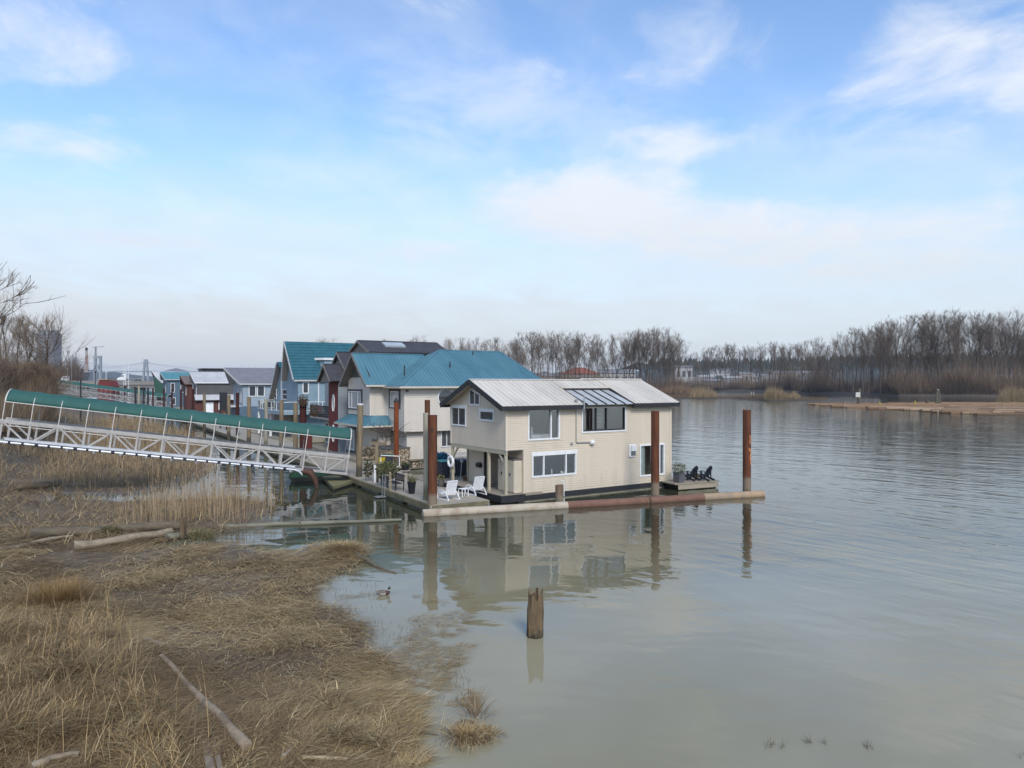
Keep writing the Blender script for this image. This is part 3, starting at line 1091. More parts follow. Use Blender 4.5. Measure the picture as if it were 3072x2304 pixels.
def siding(mb, O, S, N, z0, z1, rng_fn, lap=.11, out=.018, holes=()):
    """lapped boards on the upright plane through O (base height z0), rng_fn(z) -> s range"""
    O, S, N = Vector(O), Vector(S), Vector(N)
    n = max(1, int(round((z1 - z0) / lap)))
    dz_ = (z1 - z0) / n
    for i in range(n):
        a, b = z0 + i * dz_, z0 + (i + 1) * dz_
        zm = (a + b) / 2
        (la, ha), (lb, hb) = rng_fn(a), rng_fn(b)
        segs = [(0.0, 1.0)]
        wa = max(ha - la, 1e-6)
        cuts = []
        for h0, h1, hz0, hz1 in holes:
            if hz0 < zm < hz1:
                cuts.append(((h0 - la) / wa, (h1 - la) / wa))
        for c0, c1 in sorted(cuts):
            ns = []
            for p, q in segs:
                if c1 <= p or c0 >= q:
                    ns.append((p, q))
                else:
                    if c0 > p:
                        ns.append((p, c0))
                    if c1 < q:
                        ns.append((c1, q))
            segs = ns
        for p, q in segs:
            def pt(t, lo, hi, z, o):
                s_ = lo + (hi - lo) * t
                return Vector((O.x + S.x * s_ + N.x * o, O.y + S.y * s_ + N.y * o, z))
            # a shadow gap under each board, then the board itself leaning back to the one above
            g = a + dz_ * .20
            A0, B0, A1, B1 = pt(p, la, ha, a, 0), pt(q, la, ha, a, 0), pt(p, la, ha, g, 0), pt(q, la, ha, g, 0)
            A, B = pt(p, la, ha, g, out), pt(q, la, ha, g, out)
            Cc, Dd = pt(q, lb, hb, b, out * .72), pt(p, lb, hb, b, out * .72)
            mb.face([A0, B0, B1, A1])
            mb.face([A1, B1, B, A])
            mb.face([A, B, Cc, Dd])
            mb.face([Dd, Cc, pt(q, lb, hb, b, 0), pt(p, lb, hb, b, 0)])
    return mb


def rectpx(O, S, x0, y0, x1, y1):
    """picture rectangle -> (s0, s1, z0, z1) on an upright plane"""
    xm, ym = (x0 + x1) / 2, (y0 + y1) / 2
    s0, s1 = onface(x0, ym, O, S)[0], onface(x1, ym, O, S)[0]
    z1, z0 = onface(xm, y0, O, S)[1], onface(xm, y1, O, S)[1]
    return min(s0, s1), max(s0, s1), z0, z1


def window(parent, O, S, N, r, fm=None, gm=None, fw=.07, proud=.075, glass=.05, vert=(), horz=(), head=0.0, name='window', top=None, label=None, sill=.0):
    """r = (s0, s1, z0, z1): frame with its pane as sub-part, in the parent's own axes"""
    O, S, N = Vector(O), Vector(S), Vector(N)
    s0, s1, z0, z1 = r
    fm, gm = fm or M_WHITE, gm or M_GLASS

    def p(s_, z, o):
        v = O + S * s_ + N * o
        return Vector((v.x, v.y, z))
    mb = MB()

    def piece(a0, a1, b0, b1, pr):
        mb.obox((p((a0 + a1) / 2, (b0 + b1) / 2, pr / 2 - .03)), S * (a1 - a0) / 2, N * (pr / 2 + .03), UZ * (b1 - b0) / 2)
    piece(s0, s1, z0, z0 + fw, proud)
    piece(s0 - head * .3, s1 + head * .3, z1 - fw, z1 + head, proud + (.01 if head else 0))
    piece(s0, s0 + fw, z0 + fw, z1 - fw, proud)
    piece(s1 - fw, s1, z0 + fw, z1 - fw, proud)
    if sill:
        piece(s0 - .05, s1 + .05, z0 - sill, z0, proud + .03)
    for v in vert:
        c = s0 + (s1 - s0) * v
        piece(c - fw * .4, c + fw * .4, z0 + fw, z1 - fw, proud - .008)
    for h in horz:
        c = z0 + (z1 - z0) * h
        piece(s0 + fw, s1 - fw, c - fw * .35, c + fw * .35, proud - .011)
    f = mb.build(name, fm, parent)
    g = MB()
    g.face([p(s0 + fw * .5, z0 + fw * .5, glass), p(s1 - fw * .5, z0 + fw * .5, glass), p(s1 - fw * .5, z1 - fw * .5, glass), p(s0 + fw * .5, z1 - fw * .5, glass)])
    g.build('pane', gm, f)
    if label:
        f['label'] = label
    return f


def ribs(mb, e0, e1, r0, r1, step, w=.03, h=.03):
    e0, e1, r0, r1 = map(Vector, (e0, e1, r0, r1))
    n = max(1, int((e1 - e0).length / step))
    nrm = (e1 - e0).cross(r0 - e0).normalized()
    if nrm.z < 0:
        nrm = -nrm
    for i in range(n + 1):
        t = i / n
        a, b = e0.lerp(e1, t), r0.lerp(r1, t)
        if (b - a).length < .15:
            continue
        mb.bar(a + nrm * h * .4, b + nrm * h * .4, w, h, nrm)


def local_frame(o):
    """matrix of a thing placed with location + rotation z"""
    return Matrix.Translation(o.location) @ Matrix.Rotation(o.rotation_euler.z, 4, 'Z')


# ------------------------------------------------------------------ the beige floating house
TH = R(33.03)
VA, UA = Vector((math.cos(TH), math.sin(TH), 0)), Vector((-math.sin(TH), math.cos(TH), 0))
PA = Vector((-.34, 42.44, 0))
AW, AL, AZO, AZD, AZS, AZR, AZE = 6.64, 13.13, 3.085, .55, .42, 7.2, 5.68
E_, O1, O2 = .42, .55, .39
SL = (AZR - AZE) / (AW / 2 + E_)
ha = thing('floating_house', 'beige lap sided floating house with pale metal roof and black trim behind the pipe boom', 'house', PA, TH)


def topA(yy):
    return AZE + (E_ + min(yy, AW - yy)) * SL - .10


c1 = lambda x, y: (1200 + x / 2.212, 1100 + y / 2.212)
OA = PA                      # world origin of the river-side wall
w1 = rectpx(OA, VA, *c1(845, 277), *c1(1058, 486))
w2 = rectpx(OA, VA, *c1(1203, 250), *c1(1497, 434))
w2 = (w2[0], w2[1], w2[2], AZE - .16)
w3 = rectpx(OA, VA, *c1(872, 574), *c1(1168, 726))
w4 = rectpx(OA, VA, *c1(1587, 512), *c1(1752, 724))
g5 = rectpx(OA, UA, *c1(347, 266), *c1(442, 392))
g6 = rectpx(OA, UA, *c1(533, 290), *c1(628, 360))
g7 = rectpx(OA, UA, *c1(468, 150), *c1(535, 252))
bw = onface(*c1(862, 318), PA + UA * AW, VA), onface(*c1(906, 386), PA + UA * AW, VA)
bw = (bw[0][0], bw[1][0], bw[1][1], bw[0][1])
inset = lambda r, d=.05: (r[0] + d, r[1] - d, r[2] + d, r[3] - d)
wl_ = MB()
LA = 1.24
# river side: upper storey full length, lower storey from LA
siding(wl_, (0, 0, 0), UX, -UY, AZO, topA(0), lambda z: (0, AL), .14, .030, [inset(w1), inset(w2)])
siding(wl_, (0, 0, 0), UX, -UY, AZS, AZO, lambda z: (LA, AL), .14, .030, [inset(w3), inset(w4)])
# gable end
siding(wl_, (0, 0, 0), UY, -UX, AZO, topA(AW / 2), lambda z: (max(0, (z + .10 - AZE) / SL - E_), AW - max(0, (z + .10 - AZE) / SL - E_)), .14, .030, [inset(g5), inset(g6), inset(g7)])
# porch walls
siding(wl_, (LA, 0, 0), UY, -UX, AZD, AZO, lambda z: (4.55, AW), .112, .02)
siding(wl_, (LA, 0, 0), UY, -UX, AZD, AZO, lambda z: (.0, 1.95), .112, .02)
siding(wl_, (LA, 1.95, 0), UX, UY, AZD, AZO, lambda z: (0, 1.2), .112, .02)
siding(wl_, (LA, 4.55, 0), UX, -UY, AZD, AZO, lambda z: (0, 1.2), .112, .02)
# far side and far end
for a, b, h in (((AL, 0, 0), (AL, AW, 0), None),):
    wl_.face([(AL, 0, AZS), (AL, AW, AZS), (AL, AW, topA(0)), (AL, AW / 2, topA(AW / 2)), (AL, 0, topA(0))])
for x0, x1, z0, z1 in ((LA, bw[0], AZS, topA(0)), (bw[1], AL, AZS, topA(0)), (bw[0], bw[1], AZS, bw[2]), (bw[0], bw[1], bw[3], topA(0)), (0, LA, AZO, topA(0))):
    wl_.face([(x0, AW, z0), (x1, AW, z0), (x1, AW, z1), (x0, AW, z1)])
wl_.face([(0, 0, AZO), (LA, 0, AZO), (LA, AW, AZO), (0, AW, AZO)])
wl_.build('wall', M_CREAM, ha)
for p_, z0, z1 in (((-.012, -.012), AZO, topA(0)), ((AL - .03, -.012), AZS, topA(0)), ((LA - .02, -.012), AZS, AZO), ((-.012, AW - .05), AZO, topA(0))):
    MB().box(p_[0] - .05, p_[0] + .085, p_[1] - .05, p_[1] + .085, z0, z1).build('corner_trim', M_CREAM, ha)
# inside, as far as the panes show it
it = MB()
it.box(.1, AL - .1, .12, AW - .1, AZO - .06, AZO + .06)
it.box(LA + 1.3, AL - .1, .12, AW - .1, AZS, AZS + .05)
it.box(.1, 5.9, 6.3, 6.36, AZO + .06, bw[2] - .05)
it.box(5.9, 6.0, .15, AW - .1, AZO + .06, topA(0) - .02)
it.box(LA + 1.2, AL - .15, 3.9, 4.0, AZS, AZO - .06)
it.box(7.4, 7.5, .15, 3.9, AZS, AZO - .06)
it.build('interior_wall', M_INT, ha)
bed = MB()
bed.box(2.6, 4.2, 1.2, 2.9, AZO + .06, AZO + .75).box(2.6, 2.72, 1.2, 2.9, AZO + .75, AZO + 1.25)
bed.build('bed', M_WHITE, ha, bev=.06)
# windows
window(ha, (0, 0, 0), UX, -UY, w1, gm=M_GLASSA, fw=.10, vert=(.72,), glass=-.03, head=.05)
window(ha, (0, 0, 0), UX, -UY, w2, gm=M_GLASSA, fw=.09, glass=-.05)
dk = MB()
s0, s1, z0, z1 = w2
for s_ in (s0 + .09, s0 + .62, s0 + 1.15, s0 + 1.98, s1 - .15):
    dk.box(s_, s_ + .06, -.03, .02, z0 + .10, z1)
dk.box(s0 + .09, s1 - .09, -.031, .021, z0 + .09, z0 + .17)
dk.box(s0 + .15, s0 + .60, .25, .28, z0 + .17, z1)
dk.build('window_sash', M_CHAR, ha)
window(ha, (0, 0, 0), UX, -UY, w3, gm=M_GLASSA, fw=.10, vert=(.26, .76), glass=-.03, head=.13)
window(ha, (0, 0, 0), UX, -UY, w4, gm=M_GLASSA, fw=.10, glass=-.03, vert=(.80,))
window(ha, (0, 0, 0), UY, -UX, g5, gm=M_GLASS, fw=.09, vert=(.5,), head=.12)
window(ha, (0, 0, 0), UY, -UX, g6, gm=M_GLASS, fw=.09, head=.10)
a7 = MB()          # attic window with a raked head
s0, s1, z0, z1 = g7
for pts in ([(s0, z0), (s1, z0), (s1, z1 + .02), (s0, z1 - .30)],):
    q = pts + [pts[0]]
    for i in range(4):
        a, b = q[i], q[i + 1]
        a7.bar((-.05, a[0], a[1]), (-.05, b[0], b[1]), .10, .07, (1, 0, 0))
    a7.bar((-.05, (s0 + s1) / 2, z0), (-.05, (s0 + s1) / 2, z1 - .14), .08, .06, (1, 0, 0))
af = a7.build('window', M_WHITE, ha)
ag = MB()
ag.face([(-.055, s0, z0), (-.055, s1, z0), (-.055, s1, z1), (-.055, s0, z1 - .3)])
ag.build('pane', M_GLASS, af)
# roof: two slopes, ribbed, the river slope cut away for the glazed bay
RX0, RX1 = -O1, AL + O2
sk = [onface(*c1(1118, 150), PA, VA)[0], 0]
SKX0, SKX1 = w2[0] - .02, w2[1] + .30
yr = AW / 2
SKY = 1.95                         # the glass roof reaches this far in from the wall


def zroof(yy):
    return AZE + (yy + E_) * SL if yy <= yr else AZE + (AW + E_ - yy) * SL


rf = MB()
rf.slab((RX0, -E_, AZE), (SKX0, -E_, AZE), (SKX0, yr, AZR), (RX0, yr, AZR), .10)
rf.slab((SKX0, SKY, zroof(SKY)), (SKX1, SKY, zroof(SKY)), (SKX1, yr, AZR), (SKX0, yr, AZR), .10)
rf.slab((SKX1, -E_, AZE + .03), (RX1, -E_, AZE + .03), (RX1, yr, AZR + .03), (SKX1, yr, AZR + .03), .12)
rf.slab((RX0, AW + E_, AZE), (RX1, AW + E_, AZE), (RX1, yr, AZR - .002), (RX0, yr, AZR - .002), .10)
ribs(rf, (RX0 + .02, -E_, AZE), (SKX0 - .03, -E_, AZE), (RX0 + .02, yr, AZR), (SKX0 - .03, yr, AZR), .36, .035, .035)
ribs(rf, (SKX0 + .1, SKY, zroof(SKY)), (SKX1 - .1, SKY, zroof(SKY)), (SKX0 + .1, yr, AZR), (SKX1 - .1, yr, AZR), .36, .035, .035)
ribs(rf, (SKX1 + .03, -E_, AZE + .03), (RX1 - .02, -E_, AZE + .03), (SKX1 + .03, yr, AZR + .03), (RX1 - .02, yr, AZR + .03), .36, .035, .035)
rfo = rf.build('roof', M_ROOFW, ha)
rc = MB()
rc.bar((RX0, yr, AZR + .035), (8.15, yr, AZR + .035), .26, .035).bar((8.15, yr, AZR + .075), (RX1, yr, AZR + .075), .28, .05)
rc.build('ridge_cap', M_WHITE, rfo)
fa = MB()
for x0, x1, dz_ in ((RX0 - .02, SKX0, 0), (SKX1, RX1 + .02, .02)):
    fa.box(x0, x1, -E_ - .03, -E_ + .02, AZE - .27 + dz_, AZE - .01 + dz_)
fa.box(RX0, RX1, AW + E_ - .02, AW + E_ + .03, AZE - .27, AZE - .01)
for x0 in (RX0 - .035, RX1 - .015):
    for a, b in (((x0, -E_ - .03, AZE - .15), (x0, yr, AZR - .13)), ((x0, AW + E_ + .03, AZE - .15), (x0, yr, AZR - .13))):
        fa.bar(a, b, .05, .30, (0, 0, 1))
fa.build('fascia', M_CHAR, rfo)
sf = MB()
sf.face([(RX0, -E_, AZE - .12), (RX1, -E_, AZE - .12), (RX1, .0, AZE - .12), (RX0, 0, AZE - .12)])
sf.build('soffit', M_CHAR, rfo)
# glazed bay roof
sg = MB()
gz0, gz1 = AZE - .02, zroof(SKY) - .10
sg.face([(SKX0 + .05, -E_ - .12, gz0), (SKX1 - .05, -E_ - .12, gz0), (SKX1 - .05, SKY, gz1), (SKX0 + .05, SKY, gz1)])
sgo = MB()
n = 5
for i in range(n + 1):
    x = SKX0 + .06 + (SKX1 - SKX0 - .12) * i / n
    sgo.bar((x, -E_ - .16, gz0 + .02), (x, SKY, gz1 + .02), .055, .07)
sgo.box(SKX0, SKX1, SKY - .03, SKY + .06, gz1 - .05, gz1 + .12)
for x in (SKX0, SKX1):
    sgo.extrude([(x - .03, -E_, gz0 - .03), (x - .03, SKY, gz1 - .03), (x - .03, SKY, zroof(SKY) + .04), (x - .03, -E_, AZE + .05)], (.06, 0, 0))
skf = sgo.build('skylight', M_CHAR, ha)
M_SKYG = mat('skylight_glass', (.45, .455, .45), (.33, .34, .34), .4, .8, spec=.35)
sg.build('pane', M_SKYG, skf)
tb = MB()
tb.box(SKX0 - .1, SKX1 + .06, SKY - .02, SKY + .12, zroof(SKY) + .0, zroof(SKY) + .15)
tb.build('skylight_flashing', M_ROOFW, ha)
# porch: deck, posts, beam, braces
pk = MB()
pk.box(-.42, LA + 1.25, -.14, AW + .55, AZD - .13, AZD)
pk.build('porch_deck', M_DECK, ha)
sk_ = MB()
sk_.box(-.45, LA, -.17, -.142, .12, AZD - .02).box(-.45, -.42, -.17, AW + .55, .12, AZD - .02)
sk_.box(LA, AL + .22, -.10, -.06, .16, AZS + .0).box(AL + .2, AL + .24, -.10, AW, .16, AZS)
sk_.box(LA, AL + .20, -.055, -.005, AZS - .02, AZS + .0)
sk_.build('skirting', M_CHAR, ha)
hu = MB()
hu.box(LA - .35, AL + .15, .02, AW - .1, -.6, .30).box(.1, LA - .4, .25, AW - .1, -.6, .25)
hu.build('concrete_float', M_CONC, ha)
for yy in (.10, 1.98, AW - .12):
    MB().box(-.03, .12, yy - .075, yy + .075, AZD, AZO - .235).build('porch_post', M_TAN, ha)
MB().box(LA - .09, LA + .02, AW - .14, AW + .0, AZD, AZO).build('porch_post', M_TAN, ha)
MB().box(-.02, .10, -.01, AW, AZO - .235, AZO - .002).build('porch_beam', M_TAN, ha)
for yy, d in ((.18, 1), (AW - .2, -1)):
    MB().bar((.045, yy, AZO - .85), (.045, yy + d * .6, AZO - .25), .09, .10, (1, 0, 0)).build('porch_brace', M_TAN, ha)
dr = MB()
dr.box(LA + 1.18, LA + 1.22, 1.95, 4.55, AZD, AZO)
dr.build('entry_wall', mat('dark_entry', (.035, .028, .03), None, .6), ha)
dd = MB()
dd.box(LA + 1.10, LA + 1.16, 3.3, 4.15, AZD + .05, AZD + 1.15)
dd.build('entry_door', mat('red_brown_door', (.19, .075, .035), (.14, .055, .03), .5, 4), ha)
de = MB()
de.box(LA + 1.12, LA + 1.15, 2.1, 3.1, AZD + .05, AZD + 2.1)
de.build('glass_door', M_GLASS, ha)
MB().box(LA - .02, LA + .06, 4.40, 4.56, AZD, AZO).build('entry_jamb', mat('dark_entry', (.035, .028, .03)), ha)
mbx = MB()
mbx.box(LA - .22, LA - .03, 4.75, 5.25, AZD + 1.05, AZD + 1.28)
mbx.extrude([(LA - .23, 4.73, AZD + 1.25), (LA - .02, 4.73, AZD + 1.34), (LA - .02, 4.73, AZD + 1.36), (LA - .23, 4.73, AZD + 1.28)], (0, .54, 0))
mbx.build('letterbox', M_BLACKP, ha)
mt_ = MB()
mt_.box(LA - .8, LA - .1, 3.2, 4.4, AZD, AZD + .02)
mt_.build('door_mat', mat('mat_rubber', (.05, .035, .03)), ha)
# pipes, lamp and meter on the river wall
px_, pz_ = onface(*c1(1165, 505), PA, VA)
_, pzt = onface(*c1(1168, 280), PA, VA)
ps_, _ = onface(*c1(1258, 513), PA, VA)
pp = MB()
pp.tube([(px_, -.07, pzt), (px_, -.07, pz_ + .05), (px_ + .05, -.07, pz_), (ps_, -.07, pz_ - .02)], .032, 8)
pp.box(px_ - .42, px_ - .26, -.08, -.02, pz_ - .12, pz_ + .02)
pp.build('conduit', M_STEEL, ha)
mp_ = MB()
mp_.tube([(px_ + .27, -E_ - .08, pzt - .02), (px_ + .27, -E_ - .08, AZE + .58)], .045, 8)
mp_.tube([(px_, -.07, pzt), (px_ + .27, -E_ - .08, pzt)], .04, 6).lathe([(.05, 0), (.05, .10), (.12, .11), (.12, .17), (.06, .2)], (px_ - .02, -.12, zroof(-.12)), 10)
mp_.build('service_mast', M_STEEL, ha)
cu_ = MB()
for i in range(9):
    x = w4[0] + .16 + i * .055
    cu_.tube([(x, .14 + .03 * (i % 2), w4[2] + .1), (x, .14 + .03 * (i % 2), w4[3] - .08)], .04, 6, False)
cu_.build('curtain', mat('pale_green_curtain', (.42, .50, .46)), ha)
bl_ = MB()
for i in range(16):
    bl_.box(w2[0] + 1.25, w2[0] + 1.9, .22, .25, w2[2] + .25 + i * .085, w2[2] + .30 + i * .085)
bl_.build('blind', mat('grey_blind', (.20, .20, .21)), ha)
for i, (f_, r_, h_) in enumerate(((.48, .05, .34), (.70, .10, .16), (.76, .08, .12))):
    MB().lathe([(r_ * .6, 0), (r_, h_ * .3), (r_ * .7, h_ * .7), (r_ * .35, h_)], (w3[0] + (w3[1] - w3[0]) * f_, .16, w3[2] + .1), 10).build('sill_ornament', M_WPLAST, ha, True)
lp = MB()
lp.lathe([(.05, -.16), (.13, -.11), (.16, 0), (.13, .12), (.06, .16)], (0, 0, 0), 14)
lo_ = lp.build('wall_lamp', M_WHITE, ha, True)
lo_.location = (ps_ + .10, -.13, pz_ - .03)
lo_.rotation_euler = (0, R(90), 0)
ms0, ms1, mz0, mz1 = rectpx(PA, VA, *c1(1514, 516), *c1(1556, 598))
mm = MB()
mm.box(ms0, ms1, -.12, -.02, mz0, mz1).box(ms0 + .12, ms1 + .02, -.24, -.12, mz1 - .42, mz1 - .05)
mo = mm.build('meter_box', M_WHITE, ha, bev=.015)
mg = MB()
mg.box(ms0 + .14, ms1 - .02, -.135, -.121, mz1 - .72, mz1 - .42)
mg.build('meter_window', M_GLASS, mo)

# ------------------------------------------------------------------ things on and round the porch
MA = Matrix.Translation(PA) @ Matrix.Rotation(TH, 4, 'Z')
loc = lambda x, y, z=0: MA @ Vector((x, y, z))
M_LOCK = mat('beige_resin', (.55, .48, .37), (.49, .43, .33), .55, 2)


def locker(x, y, label):
    t = thing('storage_locker', label, 'locker', loc(x, y, AZD), TH)
    b = MB().box(0, .58, 0, .86, .03, 1.92)
    for i in range(1, 4):
        b.box(.02, .56, -.012, .01, .45 * i, .45 * i + .02)
    b.build('body', M_LOCK, t)
    MB().box(-.02, .60, -.02, .88, 1.92, 2.0).build('lid', mat('dark_resin', (.10, .085, .085)), t, bev=.02)
    for k in (0, 1):
        MB().box(-.022, .0, .02 + k * .42, .42 + k * .42, .08, 1.88).build('door', M_LOCK, t, bev=.008)
    MB().box(-.04, -.022, .36, .48, 1.0, 1.16).build('latch', mat('brown_latch', (.06, .045, .04)), t)
    return t


locker(.63, .12, 'beige resin storage locker in the porch corner, nearest the river wall')
locker(.63, 1.03, 'beige resin storage locker standing just left of its twin behind the corner porch post')
lr = thing('life_ring', 'white life ring hanging on the far porch post of the beige house', 'life ring', loc(-.10, AW - .12, AZD + 1.35), TH)
rg = MB()
pts = [(0, .32 * math.cos(a), .32 * math.sin(a)) for a in np.linspace(0, 2 * math.pi, 29)]
rg.tube(pts, .085, 10, False)
rg.build('ring', M_WPLAST, lr, True)
rr = MB()
for a in (.8, 2.36, 3.93, 5.5):
    rr.tube([(0 + .095 * math.cos(b), (.32 + .095 * math.sin(b)) * math.cos(a), (.32 + .095 * math.sin(b)) * math.sin(a)) for b in np.linspace(0, 6.28, 9)], .02, 6)
rr.build('band', mat('grey_band', (.5, .5, .5)), lr)


def foliage(mb_name, parent, c, r, n, size, cols, mat_=None, shape=(1, 1, 1), up=.3):
    """many leaf-sized faces through a volume"""
    d = rng.normal(0, 1, (n, 3))
    d /= np.linalg.norm(d, axis=1)[:, None]
    P = np.array(c) + d * (rng.uniform(.25, 1, n) ** .6)[:, None] * r * np.array(shape)
    a = rng.normal(0, 1, (n, 3)) + d * .9 + np.array([0, 0, up])
    a /= np.linalg.norm(a, axis=1)[:, None]
    b = np.cross(a, rng.normal(0, 1, (n, 3)))
    b /= np.linalg.norm(b, axis=1)[:, None]
    L_ = rng.uniform(.6, 1.3, n)[:, None] * size
    V = np.stack([P, P + a * L_ * .5 + b * L_ * .22, P + a * L_, P + a * L_ * .5 - b * L_ * .22], 1).reshape(-1, 3)
    Fq = np.arange(n * 4).reshape(-1, 4)
    C = np.repeat(pick(cols, n, .3), 4, axis=0)
    return np_mesh(mb_name, V, Fq, mat_ or M_LEAF, C, parent)


GREEN = [(.075, .10, .035), (.11, .13, .05), (.055, .075, .03), (.15, .15, .07)]
DRYG = [(.15, .13, .06), (.10, .10, .045), (.20, .17, .09), (.075, .07, .035)]


def fronds(name, parent, z, n, l0, l1, cols, wd=.03, spread=.12):
    x, y = rng.normal(0, spread, n), rng.normal(0, spread, n)
    hd = rng.uniform(-3.14, 3.14, n)
    V, Fq, C = blade_arrays(np.stack([x, y, np.full(n, z)], 1), hd, rng.uniform(l0, l1, n), rng.uniform(0, .5, n), rng.uniform(1.0, 2.3, n), rng.uniform(.7, 1.3, n) * wd, pick(cols, n, .25), 5)
    return np_mesh(name, V, Fq, M_LEAF, C, parent)


def planter(label, p, r0, r1, h, m, plant='fronds', rz=0, sq=False, cols=GREEN, size=.09, fr=.3, n=260, cat='planter'):
    t = thing('planter', label, cat, p, rz)
    mb = MB()
    k = 4 if sq else 18
    f = math.sqrt(2) if sq else 1
    mb.lathe([(r0 * f, 0), (r1 * f, h), (r1 * f * 1.06, h), (r1 * f * 1.06, h + .03), (r1 * f * .9, h + .03), (r1 * f * .88, h - .06)], (0, 0, 0), k)
    o = mb.build('pot', m, t, not sq)
    if sq:
        o.rotation_euler = (0, 0, R(45))
    MB().lathe([(r1 * .9, h - .05), (.01, h - .04)], (0, 0, 0), 12).build('soil', M_SOIL, t)
    if plant == 'fronds':
        fronds('plant', t, h - .03, n, .3 * fr / .3, .75 * fr / .3, cols, .035, r1 * .4)
    else:
        foliage('plant', t, (0, 0, h + fr * .75), fr, n, size, cols, shape=(1.15, 1.15, .95))
    return t


planter('square grey planter with a bushy plant at the river end of the beige house', G(2037, 1447, .47), .25, .27, .62, mat('grey_planter', (.10, .10, .105), (.075, .075, .08)), 'bush', TH, True, DRYG + GREEN, .09, .42, 700)
planter('small dark pot of yellow flowers on the deck behind the white loungers', loc(-1.25, 5.7, .52), .17, .22, .34, mat('grey_pot', (.11, .10, .095)), 'bush', 0, False, GREEN + [(.55, .42, .03)], .07, .2, 260)

# white resin lounge chairs on the end of the dock


def lounger(label, p, rz):
    t = thing('lounge_chair', label, 'chair', p, rz, 'white lounge chairs on the dock end')
    for sx in (-.36, .36):                       # curved arm running down into the rear foot, and the runner
        a = MB()
        pts = [(sx, .62, .0), (sx, .60, .28), (sx, .48, .46), (sx, .22, .54), (sx, -.08, .50), (sx, -.34, .34), (sx, -.54, .12), (sx, -.62, .0)]
        for i in range(len(pts) - 1):
            a.bar(pts[i], Vector(pts[i + 1]) + (Vector(pts[i + 1]) - Vector(pts[i])) * .06, .075, .035, (1, 0, 0))
        a.build('arm', M_WPLAST, t)
        MB().bar((sx, -.6, .025), (sx, .62, .025), .06, .045).build('runner', M_WPLAST, t)
    s = MB()
    for i in range(8):
        y = .48 - i * .085
        s.bar((-.31, y, .36 - i * .012), (.31, y, .36 - i * .012), .068, .022)
    s.bar((-.33, .5, .34), (-.33, -.2, .25), .05, .05).bar((.33, .5, .34), (.33, -.2, .25), .05, .05)
    s.build('seat', M_WPLAST, t)
    b = MB()
    d = Vector((0, -.34, .94)).normalized()
    o = Vector((0, -.16, .22))
    for sx in (-.31, .31):
        b.bar(o + UX * sx, o + UX * sx + d * .88, .055, .05, (0, 1, 0))
    for i in range(10):
        c = o + d * (.07 + i * .085)
        b.bar(c - UX * .29, c + UX * .29, .02, .068, d)
    b.bar(o + d * .88 - UX * .33, o + d * .88 + UX * .33, .05, .06, d)
    b.build('backrest', M_WPLAST, t)
    return t


DTH = R(30.5)
lounger('white slatted lounge chair at the outer dock corner beside the rusty pile', G(1345, 1497, .45), DTH + R(6))
lounger('white slatted lounge chair on the dock end nearer the beige house', G(1427, 1482, .45), DTH + R(4))
t = thing('side_table', 'low white side table between the two lounge chairs', 'table', G(1390, 1489, .45), DTH + R(5))
MB().box(-.24, .24, -.24, .24, .43, .46).build('tabletop', M_WPLAST, t, bev=.012)
for sx in (-.2, .2):
    for sy in (-.2, .2):
        MB().box(sx - .018, sx + .018, sy - .018, sy + .018, 0, .43).build('leg', M_WPLAST, t)

# adirondack chairs on the river deck
M_NAVY = mat('dark_blue_grey_paint', (.022, .027, .038), (.016, .02, .028), .55, 3)


def adirondack(label, p, rz):
    t = thing('adirondack_chair', label, 'chair', p, rz, 'dark chairs on the river deck')
    for sx in (-.30, .30):
        MB().bar((sx, .42, .36), (sx, -.62, .05), .035, .13, (0, 0, 1)).build('side_rail', M_NAVY, t)
        MB().box(sx - .05, sx + .05, .38, .47, 0, .54).build('front_leg', M_NAVY, t)
        MB().box(sx * 1.12 - .02, sx * 1.12 + .02, -.34, -.26, .12, .60).build('rear_leg', M_NAVY, t)
        a = MB()
        a.extrude([(sx - .07, .52, .55), (sx + .07, .52, .55), (sx + .08, .2, .56), (sx + .04, -.38, .575), (sx - .04, -.38, .575), (sx - .08, .2, .56)], (0, 0, .028))
        a.build('arm', M_NAVY, t)
    s = MB()
    for i in range(6):
        y = .42 - i * .1
        s.bar((-.28, y, .385 - i * .03), (.28, y, .385 - i * .03), .085, .022)
    s.build('seat', M_NAVY, t)
    b = MB()
    d = Vector((0, -.42, .91)).normalized()
    o = Vector((0, -.16, .22))
    for i, h in enumerate((.70, .80, .86, .88, .86, .80, .70)):
        x = -.25 + i * .0833
        b.bar(o + UX * x, o + UX * x * 1.15 + d * h, .074, .02, (0, -1, .4))
    b.bar(o + d * .25 - UX * .28 - UY * .03, o + d * .25 + UX * .28 - UY * .03, .03, .07, d).bar(o + d * .58 - UX * .3 - UY * .03, o + d * .58 + UX * .3 - UY * .03, .03, .06, d)
    b.build('backrest', M_NAVY, t)
    return t


RD = R(26)
rdp = G(2025, 1452, .45)
t = thing('river_deck', 'low weathered plank deck floating at the river end of the beige house', 'dock', (rdp.x, rdp.y, 0), RD)
MB().box(0, 3.7, 0, 2.9, .38, .47).build('deck_top', M_DECK, t)
MB().box(.25, 3.6, -.03, .0, .06, .36).build('rim_board', mat('grey_plank', (.36, .31, .23), (.27, .23, .16), .8, 3, stretch=(.3, 1, 3)), t)
MB().box(.35, 3.5, .1, 2.8, -.4, .38).build('float', M_BLACKP, t)
adirondack('dark slatted deck chair on the river deck, the one beside the grey planter', G(2070, 1441, .47), R(40))
adirondack('dark slatted deck chair on the river deck, the one at the outer edge', G(2112, 1440.5, .47), R(42))
planter('small woven pot standing between the two dark deck chairs', G(2090, 1440, .47), .13, .17, .34, mat('woven_pot', (.16, .11, .05), (.11, .08, .04), .9, 12), 'bush', 0, False, DRYG, .05, .1, 60)

